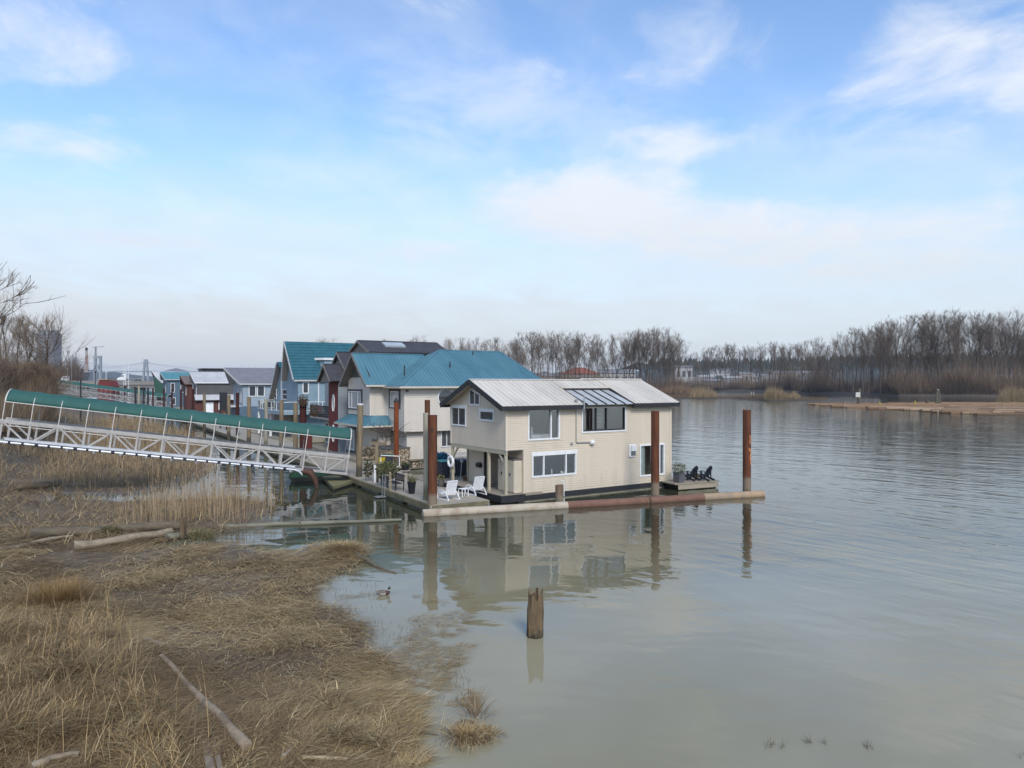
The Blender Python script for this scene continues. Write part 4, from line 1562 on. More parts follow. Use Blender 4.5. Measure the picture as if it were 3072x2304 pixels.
# ------------------------------------------------------------------ main dock
dk0 = G(1309, 1515, .45)
DM = Vector((math.cos(DTH), math.sin(DTH), 0))
DU = Vector((-math.sin(DTH), math.cos(DTH), 0))
t = thing('main_dock', 'long concrete walkway float running back past all the houses', 'dock', (dk0.x - DM.x * .35, dk0.y - DM.y * .35, 0), DTH)
o = MB()
for k in range(12):
    o.box(0, 3.6 if k < 1 else 4.4, k * 12.0, k * 12.0 + 11.96, .28, .45)
o.build('walkway', M_DOCKTOP, t)
o = MB()
for k in range(12):
    o.box(-.05, .12, k * 12.0 + .02, k * 12.0 + 11.94, .17, .475)
o.box(.1, 3.55, -.06, .06, .02, .43)
o.build('edge_beam', M_DOCKSIDE, t)
o = MB()
for k in range(36):
    o.box(.12, 3.4, k * 4.0 + .3, k * 4.0 + 3.5, -.5, .29)
o.build('pontoon', M_CONC, t)
for x in (.55, 3.45):
    MB().tube([(x, -.06, .25), (x, -.2, .25)], .07, 10).build('end_fender', M_STEEL, t)
ML = Matrix.Translation(t.location) @ Matrix.Rotation(DTH, 4, 'Z')
dloc = lambda x, y, z=.45: ML @ Vector((x, y, z))
# side deck joining dock and the two nearest houses
t = thing('side_deck', 'low timber deck bridging dock and houses behind the beige house', 'dock', (0, 0, 0))
a = [dloc(3.7, 8.2), dloc(9.5, 8.0), dloc(9.5, 12.5), dloc(3.7, 12.5)]
MB().prism([(p.x, p.y) for p in a], .34, .46).build('deck_top', M_DECK, t)
MB().prism([(p.x * .995, p.y * 1.002) for p in a], -.3, .33).build('float', M_BLACKP, t)
t = thing('landing_float', 'low mossy timber float under the foot of the near gangway', 'dock', (0, 0, 0))
a = [G(1000, 1463, .25), G(1075, 1440, .25), G(1062, 1400, .25), G(960, 1425, .25)]
MB().prism([(p.x, p.y) for p in a], .12, .30).build('deck_top', mat('mossy_plank', (.20, .19, .09), (.13, .12, .06), .9, 2), t)
MB().prism([(p.x * .998, p.y * 1.003) for p in a], -.3, .12).build('float', M_BLACKP, t)

# ------------------------------------------------------------------ piles


def pile(name, label, p, r, top, m, group=None, kind='tube', lean=(0, 0), base=-1.6, cap=None, n=18):
    t = thing(name, label, 'pile', (p.x, p.y, 0), 0, group)
    mb = MB()
    if kind == 'tube':
        mb.tube([(0, 0, base), (lean[0] * .5, lean[1] * .5, top * .5), (lean[0], lean[1], top)], r, n)
    elif kind == 'open':
        mb.lathe([(r, base), (r, top), (r * .9, top), (r * .9, top - .6), (.01, top - .6)], (0, 0, 0), n, False)
    else:
        zs_ = np.linspace(base, top, 9)
        mb.tube([(lean[0] * (z_ / top) + rng.normal(0, .012), lean[1] * (z_ / top), z_) for z_ in zs_], [r * (1.08 - .12 * i / 8) + rng.normal(0, .006) for i in range(9)], n)
    mb.build('shaft', m, t, True)
    if cap == 'cone':
        MB().lathe([(r * 1.1, top), (r * 1.1, top + .05), (.02, top + .36)], (0, 0, 0), n).build('cap', M_CHAR, t)
    elif cap == 'flat':
        MB().lathe([(r * 1.12, top), (r * 1.12, top + .07), (r * .5, top + .12)], (lean[0], lean[1], 0), n).build('cap', mat('snow_white_cap', (.62, .60, .55)), t)
    elif cap == 'ring':
        pass
    return t


def hoop(t, r, z):
    MB().tube([(r * math.cos(a), r * math.sin(a), z) for a in np.linspace(0, 6.283, 21)], .03, 6, False).build('pile_hoop', M_STEEL, t)


PG = 'mooring piles of the float homes'
t = pile('timber_pile', 'tall weathered timber pile with a white cap at the foot of the near gangway', G(1076, 1449), .21, 5.45, M_WOODP, PG, 'wood', (.12, 0), cap='flat')
hoop(t, .42, .42)
pile('steel_pile', 'slim orange rust pile with a pointed black cap in front of the cream house', G(1189, 1424), .185, 5.55, M_RUSTO, PG, cap='cone')
pile('steel_pile', 'rusty steel pile half hidden behind the paired piles at the dock corner', G(1282, 1436), .20, 5.75, M_RUST, PG, 'open')
t = pile('timber_pile', 'squared grey timber pile pressed against the rusty pile at the dock corner', G(1278.5, 1524), .155, 5.33, M_GREYP, PG, 'wood')
hoop(t, .36, .35)
t = pile('steel_pile', 'thick rusty steel pile at the dock corner beside the white lounge chairs', G(1297.5, 1537), .255, 5.27, M_RUST, PG)
MB().lathe([(.012, 0), (.05, 0)], (0, 0, 0), 8).box(-.04, .04, -.262, -.25, 4.35, 4.6).build('lifting_hole', M_BLACKP, t)
pile('steel_pile', 'dark rusty steel pile in front of the right end of the beige house', G(1965.5, 1496), .25, 5.31, M_RUST, PG)
pile('steel_pile', 'short sawn off grey pile beside the wall of the beige house', G(1678, 1512), .235, 1.10, pile_mat('short_pile', (.20, .135, .09), (.14, .095, .065), .5, (.22, .19, .13), (.17, .14, .09)), PG, 'open')
nw = pile('steel_pile', 'rusty steel pile lettered NO WAKE standing farthest out at right', G(2240.5, 1478), .255, 5.28, M_RUST, PG)
M_ORANGE = mat('orange_paint', (.78, .30, .10), (.60, .20, .06), .7, 8)
for i, ch in enumerate('NO WAKE'):
    if ch == ' ':
        continue
    cu = bpy.data.curves.new('letter', 'FONT')
    cu.body = ch
    cu.align_x = 'CENTER'
    cu.size = .36
    cu.offset = .012
    ob = bpy.data.objects.new('tmp', cu)
    COL.objects.link(ob)
    bpy.context.view_layer.update()
    me = bpy.data.meshes.new_from_object(ob.evaluated_get(bpy.context.evaluated_depsgraph_get()))
    bpy.data.objects.remove(ob)
    rad = .262
    zt = 3.72 - i * .275
    for v in me.vertices:
        a = R(-90 + 52) + v.co.x * 1.0 / rad
        v.co = (rad * math.cos(a), rad * math.sin(a), zt + v.co.y - .3)
    me.materials.clear()
    me.materials.append(M_ORANGE)
    lo_ = bpy.data.objects.new('letter', me)
    COL.objects.link(lo_)
    lo_.parent = nw
# thin white pipe pile and the T shaped timber post on the dock edge
t = thing('white_pipe', 'thin white capped pipe standing in the water at the dock edge', 'pipe', G(1125, 1468))
MB().tube([(0, 0, -1), (0, 0, 1.5)], .085, 12).build('shaft', M_WHITE, t, True)
MB().lathe([(.095, 1.44), (.095, 1.55), (.05, 1.58)], (0, 0, 0), 12).build('cap', M_WHITE, t)
t = thing('timber_post', 'square timber post with a crosspiece on the dock edge beside the white pipe', 'post', G(1131, 1447, .45))
MB().box(-.1, .1, -.1, .1, 0, 2.5).build('upright', M_WOODP, t)
MB().obox((.1, .0, 2.56), Vector((.55, -.30, 0)), Vector((.04, .07, 0)), UZ * .1).build('crosspiece', mat('old_plank', (.25, .20, .13), (.17, .13, .08), .85, 4, stretch=(.3, 1, 1)), t)

# piles along the far dock: pixel of the top, distance
for px, py, y, r, m, lab in (
        (909, 1198, 64, .30, M_RUSTD, 'thick dark red pile wrapped with hanging baskets before the balcony of the red house'),
        (886.5, 1207, 66, .21, M_WOODP, 'timber pile nearest the glass balcony of the blue house, right of its twin'),
        (844.5, 1201, 70, .20, M_WOODP, 'brown timber pile at the middle of the glass balcony of the blue house'),
        (798, 1196, 74, .18, M_GREYP, 'greenish grey timber pile at the left edge of the blue steep roofed house'),
        (747, 1191, 79, .22, M_WOODP, 'stout timber pile before the black railed stair of the pale blue house'),
        (712.5, 1178, 92, .20, M_RUSTD, 'bright red steel pile before the pale blue house'),
        (686.5, 1185, 88, .20, M_WOODP, 'timber pile between black screen and red steel pile'),
        (613, 1179, 104, .20, M_WOODP, 'timber pile before the white door of the white roofed house'),
        (579, 1166, 112, .16, M_RUSTD, 'dark red pile at the left corner of the white roofed house'),
        (543, 1168, 122, .16, M_RUSTD, 'dark red pile before the brown roofed house'),
        (516, 1168, 130, .15, M_RUSTD, 'dark red pile before the teal roofed blue house'),
        (492, 1166, 140, .15, M_RUSTD, 'dark red pile before the silver roofed house'),
        (459, 1164, 150, .16, M_RUSTD, 'dark red pile standing beside the green slanted wall'),
        (444, 1163, 165, .20, M_CHAR, 'black pile in open water, nearest the float homes'),
        (431, 1162, 172, .20, M_CHAR, 'black pile in open water, second from the float homes'),
        (417, 1158, 178, .28, M_GREYP, 'broken grey timber dolphin pile among the black piles'),
        (406, 1160, 180, .22, M_CHAR, 'black pile in open water left of the grey timber one'),
        (375, 1157, 190, .3, M_RUSTD, 'brown pile by the sailboat masts'),
        (242, 1140, 120, .12, M_CHAR, 'thin dark pile behind the left end of the green canopy')):
    p = D(px, py, y)
    pile('steel_pile' if m in (M_RUSTD, M_CHAR) else 'timber_pile', lab, Vector((p.x, p.y, 0)), r, p.z, m, PG, 'tube' if m in (M_RUSTD, M_CHAR) else 'wood', n=12)

# ------------------------------------------------------------------ pipe boom in front of the house
b0, b1 = G(1268, 1541, .12), G(2288, 1482, .12)
dv = b1 - b0
t = thing('boom_pipe', 'long floating steel pipe boom lying before the beige house in three coloured sections', 'boom', (b0.x, b0.y, .10), math.atan2(dv.y, dv.x))
BLn = dv.length
for a, b, m, lab in ((0, .385, mat('white_rusted_pipe', (.42, .36, .275), (.27, .185, .12), .75, 1.8, .2, lo=.48, hi=.72, detail=9), 'white painted rust spotted section'),
                     (.385, .80, mat('red_brown_pipe', (.19, .10, .068), (.14, .072, .05), .8, 2.5, .2), 'dull red brown section'),
                     (.80, 1.0, mat('orange_tan_pipe', (.36, .25, .15), (.27, .205, .14), .8, 1.2, .3, lo=.4, hi=.6, detail=8), 'orange tan flaking section')):
    o = MB().tube([(a * BLn + (.003 if a else 0), 0, 0), (b * BLn, 0, 0)], .245, 24).build('pipe_section', m, t, True)
    o['label'] = lab
lg = MB()
lg.tube([(.02, 0, .18), (1.2, 0, .22)], .02, 6)
ch = MB()
for a in np.linspace(0, math.pi * 1.6, 14):
    ch.tube([(13.4 + .05 * math.sin(a * 7) + .05 * math.cos(b), .27 * math.cos(a + .1) + 0, .27 * math.sin(a + .1) + .05 * math.sin(b)) for b in np.linspace(0, 6.28, 9)], .02, 5)
ch.build('chain', mat('rusty_chain', (.12, .085, .05), (.07, .05, .03), .8), t)
t = thing('water_pipe', 'thin white pipe with an elbow beside the short sawn off pile', 'pipe', G(1692, 1508))
MB().tube([(0, 0, -.5), (0, 0, 1.18), (-.03, 0, 1.25), (-.16, 0, 1.27)], .03, 8).build('riser', M_WHITE, t)
MB().lathe([(.05, .3), (.05, .4)], (0, 0, 0), 8).build('clamp', M_STEEL, t)
# ------------------------------------------------------------------ covered gangways
M_ALU = mat('weathered_aluminium', (.44, .415, .385), (.35, .33, .305), .55, 3, metal=.15)
M_CANVAS = mat('green_canvas', (.027, .100, .084), (.021, .082, .070), .75, 1.1, .15, 6)
M_RAILW = mat('pale_tube', (.62, .585, .53), (.52, .49, .44), .5, 4)
M_GALV = mat('bright_cover', (.56, .575, .60), (.44, .45, .47), .5, 2)


def gangway(label, A, B, width, n, rich=True, hgt=1.25, spring=2.35, rise=.72, group='covered gangways'):
    """A, B: foot of the near truss at the upper (shore) and lower (float) end; local x runs down the slope, y to the far side"""
    A, B = Vector(A), Vector(B)
    d = B - A
    L = d.length
    t = thing('gangway', label, 'gangway', A, 0, group)
    yaw, pitch = math.atan2(d.y, d.x), math.asin(d.z / L)
    t.rotation_euler = (0, -pitch, yaw)
    st = L / n
    for y in (0, width):
        o = MB()
        o.box(-.25, L + .1, y - .06, y + .06, hgt - .16, hgt + .06)
        o.build('top_chord', M_ALU, t)
        o = MB()
        o.box(-.25, L + .1, y - .055, y + .055, -.06, .10)
        o.build('bottom_chord', M_ALU, t)
        o = MB()
        for i in range(n + 1):
            o.box(i * st - .06, i * st + .06, y - .045, y + .045, .10, hgt - .13)
        for i in range(n):
            a, b = ((i * st + .1, hgt - .14), ((i + 1) * st - .16, .1)) if i % 2 == 0 else ((i * st + .16, .1), ((i + 1) * st - .1, hgt - .14))
            o.bar((a[0], y, a[1]), (b[0], y, b[1]), .09, .12, (0, 1, 0))
        o.build('truss_web', M_ALU, t)
        yi = y + (.07 if y == 0 else -.07)
        o = MB().tube([(0, yi, hgt - .30), (L, yi, hgt - .30)], .028, 6)
        o.build('handrail', M_RAILW, t)
    MB().box(-.2, L + .3, .06, width - .06, -.03, .05).build('walkway', mat('grating', (.20, .20, .20), (.14, .14, .14), .6, 8), t)
    arch = lambda u: (width / 2 - (width / 2 + .06) * math.cos(u * math.pi), spring + rise * math.sin(u * math.pi))
    for i in range(n + 1):
        o = MB()
        o.tube([(i * st, -.06, hgt - .05), (i * st, -.06, spring)], .028, 6)
        o.tube([(i * st, width + .06, hgt - .05), (i * st, width + .06, spring)], .028, 6)
        o.tube([(i * st, *arch(u)) for u in np.linspace(0, 1, 13)], .045 if i in (0, n) else .026, 6)
        o.build('hoop', M_RAILW, t)
    for y in (-.06, width + .06):
        MB().tube([(0, y, spring), (L, y, spring)], .028, 6).build('eave_rail', M_RAILW, t)
    # canvas, sagging a little between the hoops
    k, ns = 15, n * 6
    V = []
    for j in range(ns + 1):
        x = L * j / ns
        f = (j % 6) / 6.0
        sag = .030 * math.sin(f * math.pi) if rich else .0
        for i in range(k):
            u = i / (k - 1)
            y, z = arch(u)
            c = math.sin(u * math.pi)
            V.append((x, width / 2 + (y - width / 2) * (1 - sag * .4), z + .035 - sag * (.5 + c)))
    V = np.array(V)
    ii = np.arange((ns + 1) * k).reshape(ns + 1, k)
    Fq = np.stack([ii[:-1, :-1], ii[1:, :-1], ii[1:, 1:], ii[:-1, 1:]], 2).reshape(-1, 4)
    cv = np_mesh('canopy', V, Fq, M_CANVAS, None, t)
    cv.data.polygons.foreach_set('use_smooth', [True] * len(cv.data.polygons))
    if rich:
        sd_ = cv.modifiers.new('thick', 'SOLIDIFY')
        sd_.thickness = .02
        o = MB()
        o.box(.3, L - 3.4, -.20, -.06, .10, .24)
        o.build('cable_cover', M_GALV, t)
        o = MB().tube([(-.4, -.16, -.02), (L - 3.4, -.16, -.02), (L - 3.1, -.18, -.10), (L - 2.85, -.2, -.32)], .075, 10)
        o.build('water_pipe', mat('bright_pipe', (.62, .64, .66), (.48, .50, .52), .35, 5, metal=.3), t, True)
        i = 0
        x = .5
        while x < L - 3.5:
            w = .20 if i % 3 == 2 else .13
            MB().tube([(x, -.16, -.02), (x + w, -.16, -.02)], .083, 10).build('pipe_band', mat('navy_band', (.018, .022, .045)), t, True)
            i += 1
            x += .68
        for i in range(2, n - 2):
            MB().box(i * st + .62, i * st + .74, -.26, -.08, -.20, -.06).build('pipe_bracket', M_STEEL, t)
    return t


GA, GB = Vector((-30.2, 43.35, 3.58)), Vector((-11.35, 50.3, .78))
gangway('near green canopied aluminium gangway sloping down from the left bank to the dock', GA, GB, 1.7, 14)
MB2 = MB()
t = thing('outfall_bend', 'brown rusty pipe bend hanging under the foot of the near gangway', 'pipe', (0, 0, 0))
p = GA.lerp(GB, .865)
MB().tube([p + Vector((0, -.25, -.05)), p + Vector((.45, -.28, -.12)), p + Vector((.75, -.28, -.55)), p + Vector((.9, -.25, -1.2))], [.22, .26, .2, .12], 10).build('bend', mat('brown_rust', (.085, .035, .022), (.06, .03, .02)), t, True)
# second, third and the shore side covered walk
g2a, g2b = D(172, 1176, 188), D(499, 1222, 178)
gangway('long green canopied gangway in the middle distance, lower front one of the far pair', g2a, g2b, 1.9, 22, False)
g3a, g3b = D(215, 1175, 240), D(470, 1208, 225)
gangway('farther green canopied gangway seen just above the long middle distance one', g3a, g3b, 1.9, 18, False)
gangway('level green roofed covered walk along the left bank behind the near gangway', D(-130, 1187, 112), D(172, 1181, 186), 1.9, 24, False)
# green tarpaulined boat under the gangway foot
t = thing('covered_dinghy', 'small dinghy under a dark green tarpaulin below the gangway foot', 'boat', G(930, 1441), R(35))
h = MB()
for k in range(9):
    pass
pr = [(-1.5, .05, .30), (-1.2, .45, .34), (0, .6, .32), (1.0, .5, .34), (1.7, .02, .45)]
V = []
top = [(x, y, z) for x, y, z in pr] + [(x, -y, z) for x, y, z in reversed(pr)]
bot = [(x * .85, y * .6, -.1) for x, y, z in pr] + [(x * .85, -y * .6, -.1) for x, y, z in reversed(pr)]
for i in range(len(top)):
    j = (i + 1) % len(top)
    h.face([bot[i], bot[j], top[j], top[i]])
h.build('hull', mat('grey_hull', (.12, .13, .12)), t)
tp = MB()
for i in range(len(pr) - 1):
    a, b = pr[i], pr[i + 1]
    tp.face([(a[0], a[1], a[2]), (b[0], b[1], b[2]), (b[0], 0, b[2] + .28), (a[0], 0, a[2] + .28)])
    tp.face([(a[0], -a[1], a[2]), (a[0], 0, a[2] + .28), (b[0], 0, b[2] + .28), (b[0], -b[1], b[2])])
tp.build('tarpaulin', mat('green_tarp', (.02, .085, .03), (.015, .06, .025), .6, 3, .4), t)

# ------------------------------------------------------------------ the cream house with the teal roof
TB = R(31)
VB, UB = Vector((math.cos(TB), math.sin(TB), 0)), Vector((-math.sin(TB), math.cos(TB), 0))
PB = Vector((-8.6, 59.0, 0))
hb = thing('cream_house', 'large cream sided floating house with blue teal metal hip roof and front gable wing', 'house', PB, TB)
c2 = lambda x, y: (800 + x / 3.16, 980 + y / 3.16)
BL, BW, BE, BRZ = 13.0, 9.6, 6.75, 9.95
w = MB()
siding(w, (0, 0, 0), UX, -UY, 3.05, BE - .05, lambda z: (0, BL), .18, .032)
siding(w, (.45, .55, 0), UX, -UY, .75, 3.05, lambda z: (0, BL - .6), .18, .032)
siding(w, (0, 0, 0), UY, -UX, 3.05, BE - .05, lambda z: (0, 3.8), .18, .032)
siding(w, (.45, .55, 0), UY, -UX, .75, 3.05, lambda z: (0, 3.4), .18, .032)
w.face([(0, 0, 3.05), (BL, 0, 3.05), (BL, BW, 3.05), (0, BW, 3.05)])
w.face([(BL, 0, .7), (BL, BW, .7), (BL, BW, BE), (BL, 0, BE)])
w.face([(BL, BW, .7), (0, BW, .7), (0, BW, BE), (BL, BW, BE)])
w.face([(0, 3.8, .7), (0, BW, .7), (0, BW, BE), (0, 3.8, BE)])
WG0, WG1, WX, WE, WP = 3.6, 8.9, -1.58, 7.3, 9.55
wc = (WG0 + WG1) / 2
gs = (WP - .15 - WE) / (wc - WG0)
siding(w, (WX, 0, 0), UY, -UX, 4.25, WE + .35, lambda z: (WG0, WG1), .18, .032)
siding(w, (WX, WG0, 0), UX, -UY, 4.25, WE - .1, lambda z: (0, -WX + .3), .18, .032)
w.face([(WX, WG1, 4.2), (0, WG1, 4.2), (0, WG1, WE), (WX, WG1, WE)])
w.face([(WX, WG0, 4.2), (WX, WG1, 4.2), (1, WG1, 4.2), (1, WG0, 4.2)])
siding(w, (-.9, 0, 0), UY, -UX, .75, 4.2, lambda z: (WG0 + .1, WG1), .18, .032)
w.face([(-.9, WG0 + .1, .7), (.5, WG0 + .1, .7), (.5, WG0 + .1, 4.2), (-.9, WG0 + .1, 4.2)])
w.build('wall', M_CREAM2, hb)
gp = MB()
gp.face([(WX - .005, WG0, WE + .36), (WX - .005, WG1, WE + .36), (WX - .005, wc, WP - .1)])
gp.box(WX - .05, WX - .006, WG0, WG1, WE + .18, WE + .42)
gp.build('gable_panel', mat('grey_olive_shingle', (.115, .105, .085), (.085, .078, .062), .8, 9), hb)
for x, y in ((0, 0), (.45, .55), (WX, WG0), (WX, WG1)):
    z0, z1 = (3.05, BE - .05) if (x, y) == (0, 0) else ((.75, 3.05) if x == .45 else (4.25, WE))
    MB().box(x - .05, x + .07, y - .05, y + .07, z0, z1).build('corner_trim', M_CREAM2, hb)
ov = .65
rb = MB()
e = [(-ov, -ov, BE), (BL + ov, -ov, BE), (BL + ov, BW + ov, BE), (-ov, BW + ov, BE)]
r0, r1 = (5.3, BW / 2, BRZ), (11.6, BW / 2, BRZ - .02)
V_ = Vector
rb.slab(e[0], e[1], r1, r0, .12)
rb.face([e[1], e[2], r1]).face([e[3], e[0], r0])
rb.face([e[2], e[3], r0, r1])
for i in range(44):                                  # standing seams on the river slope, clipped by the hips
    x = -ov + (BL + 2 * ov) * (i + .5) / 44
    if x < r0[0]:
        f = (x + ov) / (r0[0] + ov)
    elif x > r1[0]:
        f = (BL + ov - x) / (BL + ov - r1[0])
    else:
        f = 1.0
    a = V_((x, -ov, BE + .02))
    rb.bar(a, V_((x, -ov + (BW / 2 + ov) * f, BE + .02 + (BRZ - BE) * f)), .035, .035, (0, -.6, 1))
for i in range(26):
    y = -ov + (BW + 2 * ov) * (i + .5) / 26
    f = 1 - abs(y - BW / 2) / (BW / 2 + ov)
    rb.bar(V_((-ov, y, BE + .02)), V_((-ov + (r0[0] + ov) * f, y, BE + .02 + (BRZ - BE) * f)), .035, .035, (-.5, 0, 1))
rb.bar(e[0], r0, .16, .09, (0, 0, 1)).bar(e[1], r1, .16, .09, (0, 0, 1)).bar(r0, r1, .2, .09)
rbo = rb.build('roof', M_TEAL, hb)
go = .75                                             # gable wing roof
rw = MB()
xf, xb = WX - .7, 4.4
ze_ = WP - gs * (wc - WG0 + go)
for sy in (-1, 1):
    ye = wc + sy * (wc - WG0 + go)
    rw.slab((xf, ye, ze_), (xb, ye, ze_), (xb, wc, WP), (xf, wc, WP), .11)
    ribs(rw, (xf + .05, ye, ze_), (xb, ye, ze_), (xf + .05, wc, WP), (xb, wc, WP), .33, .035, .035)
rw.bar((xf, wc, WP + .02), (xb, wc, WP + .02), .18, .07)
rwo = rw.build('gable_roof', M_TEAL, hb)
fb = MB()
M_TAUPE = mat('taupe_trim', (.22, .195, .17), (.18, .16, .14), .6, 4)
for sy in (-1, 1):
    ye = wc + sy * (wc - WG0 + go)
    fb.bar((xf - .02, ye, ze_ - .12), (xf - .02, wc, WP - .12), .05, .24, (0, 0, 1))
fb.build('barge_board', M_TAUPE, rwo)
sb = MB()
for sy in (-1, 1):
    ye = wc + sy * (wc - WG0 + go)
    sb.face([(xf, ye, ze_ - .19), (WX, ye, ze_ - .19), (WX, wc, WP - .19), (xf, wc, WP - .19)])
sb.build('soffit', M_TAUPE, rwo)
M_GUT = mat('almond_gutter', (.55, .50, .42), (.50, .45, .38), .5, 3)
gt = MB()
gt.box(-ov - .05, BL + ov, -ov - .08, -ov + .02, BE - .17, BE - .02)
gt.box(-ov - .08, -ov + .02, -ov - .05, WG0 - .1, BE - .17, BE - .02)
gt.box(xf + .05, .2, WG0 - go - .08, WG0 - go + .02, ze_ - .16, ze_ - .02)
gt.build('gutter', M_GUT, hb)
st_ = MB()
st_.face([(-ov, -ov, BE - .13), (BL + ov, -ov, BE - .13), (BL + ov, 0, BE - .13), (-ov, 0, BE - .13)])
st_.face([(-ov, 0, BE - .13), (0, 0, BE - .13), (0, WG0, BE - .13), (-ov, WG0, BE - .13)])
st_.build('eave_soffit', M_CREAM2, hb)
MB().tube([(-.08, WG0 - .06, BE - .2), (-.08, WG0 - .06, 4.1)], .05, 6).build('downpipe', M_WHITE, hb)
# skirt roof over the entrance
aw = MB()
ax0, ay0, ay1 = WX - 1.0, WG0 - 1.2, WG1 + 1.1
aw.slab((ax0, ay0, 3.5), (ax0, ay1, 3.5), (WX + .1, WG1 + .1, 4.28), (WX + .1, WG0 - .05, 4.28), .08)
aw.slab((ax0, ay0, 3.5), (WX + .1, WG0 - .05, 4.28), (.0, WG0 - .05, 4.28), (-.0, ay0, 3.5), .08)
ribs(aw, (ax0, ay0 + .1, 3.5), (ax0, ay1 - .1, 3.5), (WX + .1, WG0, 4.28), (WX + .1, WG1, 4.28), .4, .035, .035)
aw.bar((ax0, ay0, 3.51), (WX + .1, WG0 - .05, 4.29), .12, .06)
awo = aw.build('porch_roof', M_TEAL, hb)
ga = MB()
ga.box(ax0 - .08, ax0 + .02, ay0 - .06, ay1, 3.36, 3.5).box(ax0 - .06, 0, ay0 - .08, ay0 + .02, 3.36, 3.5)
ga.build('gutter', M_GUT, awo)
asf = MB()
asf.face([(ax0, ay0, 3.41), (ax0, ay1, 3.41), (-.9, ay1, 3.41), (-.9, ay0, 3.41)])
asf.build('soffit', M_TAUPE, awo)


def framed(par, O, S, N, r, tw=.30, **k):
    """window with a dark surround"""
    s0, s1, z0, z1 = r
    O, S, N = V_(O), V_(S), V_(N)
    b = MB()
    c = O + S * (s0 + s1) / 2
    for sa, sb_, za, zb in ((s0 - tw, s0, z0 - tw * .3, z1 + tw * .6), (s1, s1 + tw, z0 - tw * .3, z1 + tw * .6), (s0, s1, z1, z1 + tw * .6), (s0, s1, z0 - tw * .3, z0)):
        q = O + S * (sa + sb_) / 2
        b.obox(V_((q.x, q.y, (za + zb) / 2)) + N * .02, S * (sb_ - sa) / 2, N * .065, UZ * (zb - za) / 2)
    b.build('window_surround', mat('dark_surround', (.085, .078, .070), (.065, .06, .055)), par)
    return window(par, O, S, N, r, **k)


OW = PB + VB * WX
r = rectpx(OW, UB, *c2(785, 612), *c2(900, 775))
framed(hb, (WX, 0, 0), UY, -UX, r, gm=M_GLASSL, vert=(.25, .75), fw=.08, proud=.10, glass=.06)
r = rectpx(PB, UB, *c2(1180, 612), *c2(1258, 765))
framed(hb, (0, 0, 0), UY, -UX, r, gm=M_GLASSL, fw=.08, proud=.10, glass=.06)
r = rectpx(PB + VB * .45 + UB * .55, VB, *c2(1648, 975), *c2(1770, 1138))
window(hb, (.45, .55, 0), UX, -UY, r, fw=.08, vert=(.45,), proud=.10, glass=.06)
s_, z_ = onface(*c2(1697, 672), PB, VB)          # round window
rw_ = MB()
rw_.tube([(s_ + .72 * math.cos(a), -.05, z_ + .72 * math.sin(a)) for a in np.linspace(0, 6.2832, 29)], .07, 6, False)
rwn = rw_.build('round_window', M_WHITE, hb, True)
g_ = MB()
g_.face([(s_ + .70 * math.cos(a), -.04, z_ + .70 * math.sin(a)) for a in np.linspace(0, 6.2832, 28)[:-1]])
g_.build('pane', M_GLASS, rwn)
s_, z_ = onface(*c2(1327, 607), PB, VB)
MB().box(s_ - .1, s_ + .1, -.16, -.03, z_ - .08, z_ + .08).build('wall_light', mat('dark_lamp', (.12, .10, .09)), hb)
s_, z_ = onface(*c2(1384, 1221), PB + VB * .45 + UB * .55, VB)
MB().box(s_ - .06, s_ + .06, .48, .53, z_ - .1, z_ + .1).build('socket_box', M_STEEL, hb)
for px, py, hgt in ((1306, 455, .75), (1738, 388, .5), (1955, 262, .25)):
    pw = None
    r_ = (c2(px, py)[0] - CX) / F
    # meet the river slope: plane through the eave and ridge
    for y in np.arange(0, 5.4, .02):
        q = PB + VB * 0 + UB * (y - ov)
        t_ = (r_ * q.y - q.x) / (VB.x - r_ * VB.y)
        z = BE + (y / (BW / 2 + ov)) * (BRZ - BE)
        yy = q.y + VB.y * t_
        if HY + F * (CAMZ - z) / yy <= c2(px, py)[1]:
            pw = (t_, y - ov, z)
            break
    if pw:
        MB().tube([(pw[0], pw[1], pw[2] - .1), (pw[0], pw[1], pw[2] + hgt)], .055, 8).build('vent_pipe', M_CHAR, hb)
# ground floor: stone facing, door, float
M_STONE = bpy.data.materials.new('river_stone')
M_STONE.use_nodes = True
_nt = M_STONE.node_tree
_b = _nt.nodes['Principled BSDF']
_b.inputs['Roughness'].default_value = .85
_t = _nt.nodes.new('ShaderNodeTexCoord')
_v = _nt.nodes.new('ShaderNodeTexVoronoi')
_v.inputs['Scale'].default_value = 3.4
_nt.links.new(_t.outputs['Object'], _v.inputs['Vector'])
_v2 = _nt.nodes.new('ShaderNodeTexVoronoi')
_v2.feature = 'DISTANCE_TO_EDGE'
_v2.inputs['Scale'].default_value = 3.4
_nt.links.new(_t.outputs['Object'], _v2.inputs['Vector'])
_r = _nt.nodes.new('ShaderNodeMapRange')
_r.inputs[1].default_value, _r.inputs[2].default_value = .02, .09
_nt.links.new(_v2.outputs['Distance'], _r.inputs[0])
_hs = _nt.nodes.new('ShaderNodeMix')
_hs.data_type = 'RGBA'
_sx = _nt.nodes.new('ShaderNodeSeparateColor')
_nt.links.new(_v.outputs['Color'], _sx.inputs[0])
_nt.links.new(_sx.outputs[0], _hs.inputs[0])
_hs.inputs[6].default_value = (.30, .215, .125, 1)
_hs.inputs[7].default_value = (.47, .39, .28, 1)
_mx = _nt.nodes.new('ShaderNodeMix')
_mx.data_type = 'RGBA'
_nt.links.new(_r.outputs[0], _mx.inputs[0])
_mx.inputs[6].default_value = (.09, .07, .05, 1)
_nt.links.new(_hs.outputs[2], _mx.inputs[7])
_nt.links.new(_mx.outputs[2], _b.inputs['Base Color'])
_bp = _nt.nodes.new('ShaderNodeBump')
_bp.inputs['Distance'].default_value = .05
_nt.links.new(_r.outputs[0], _bp.inputs['Height'])
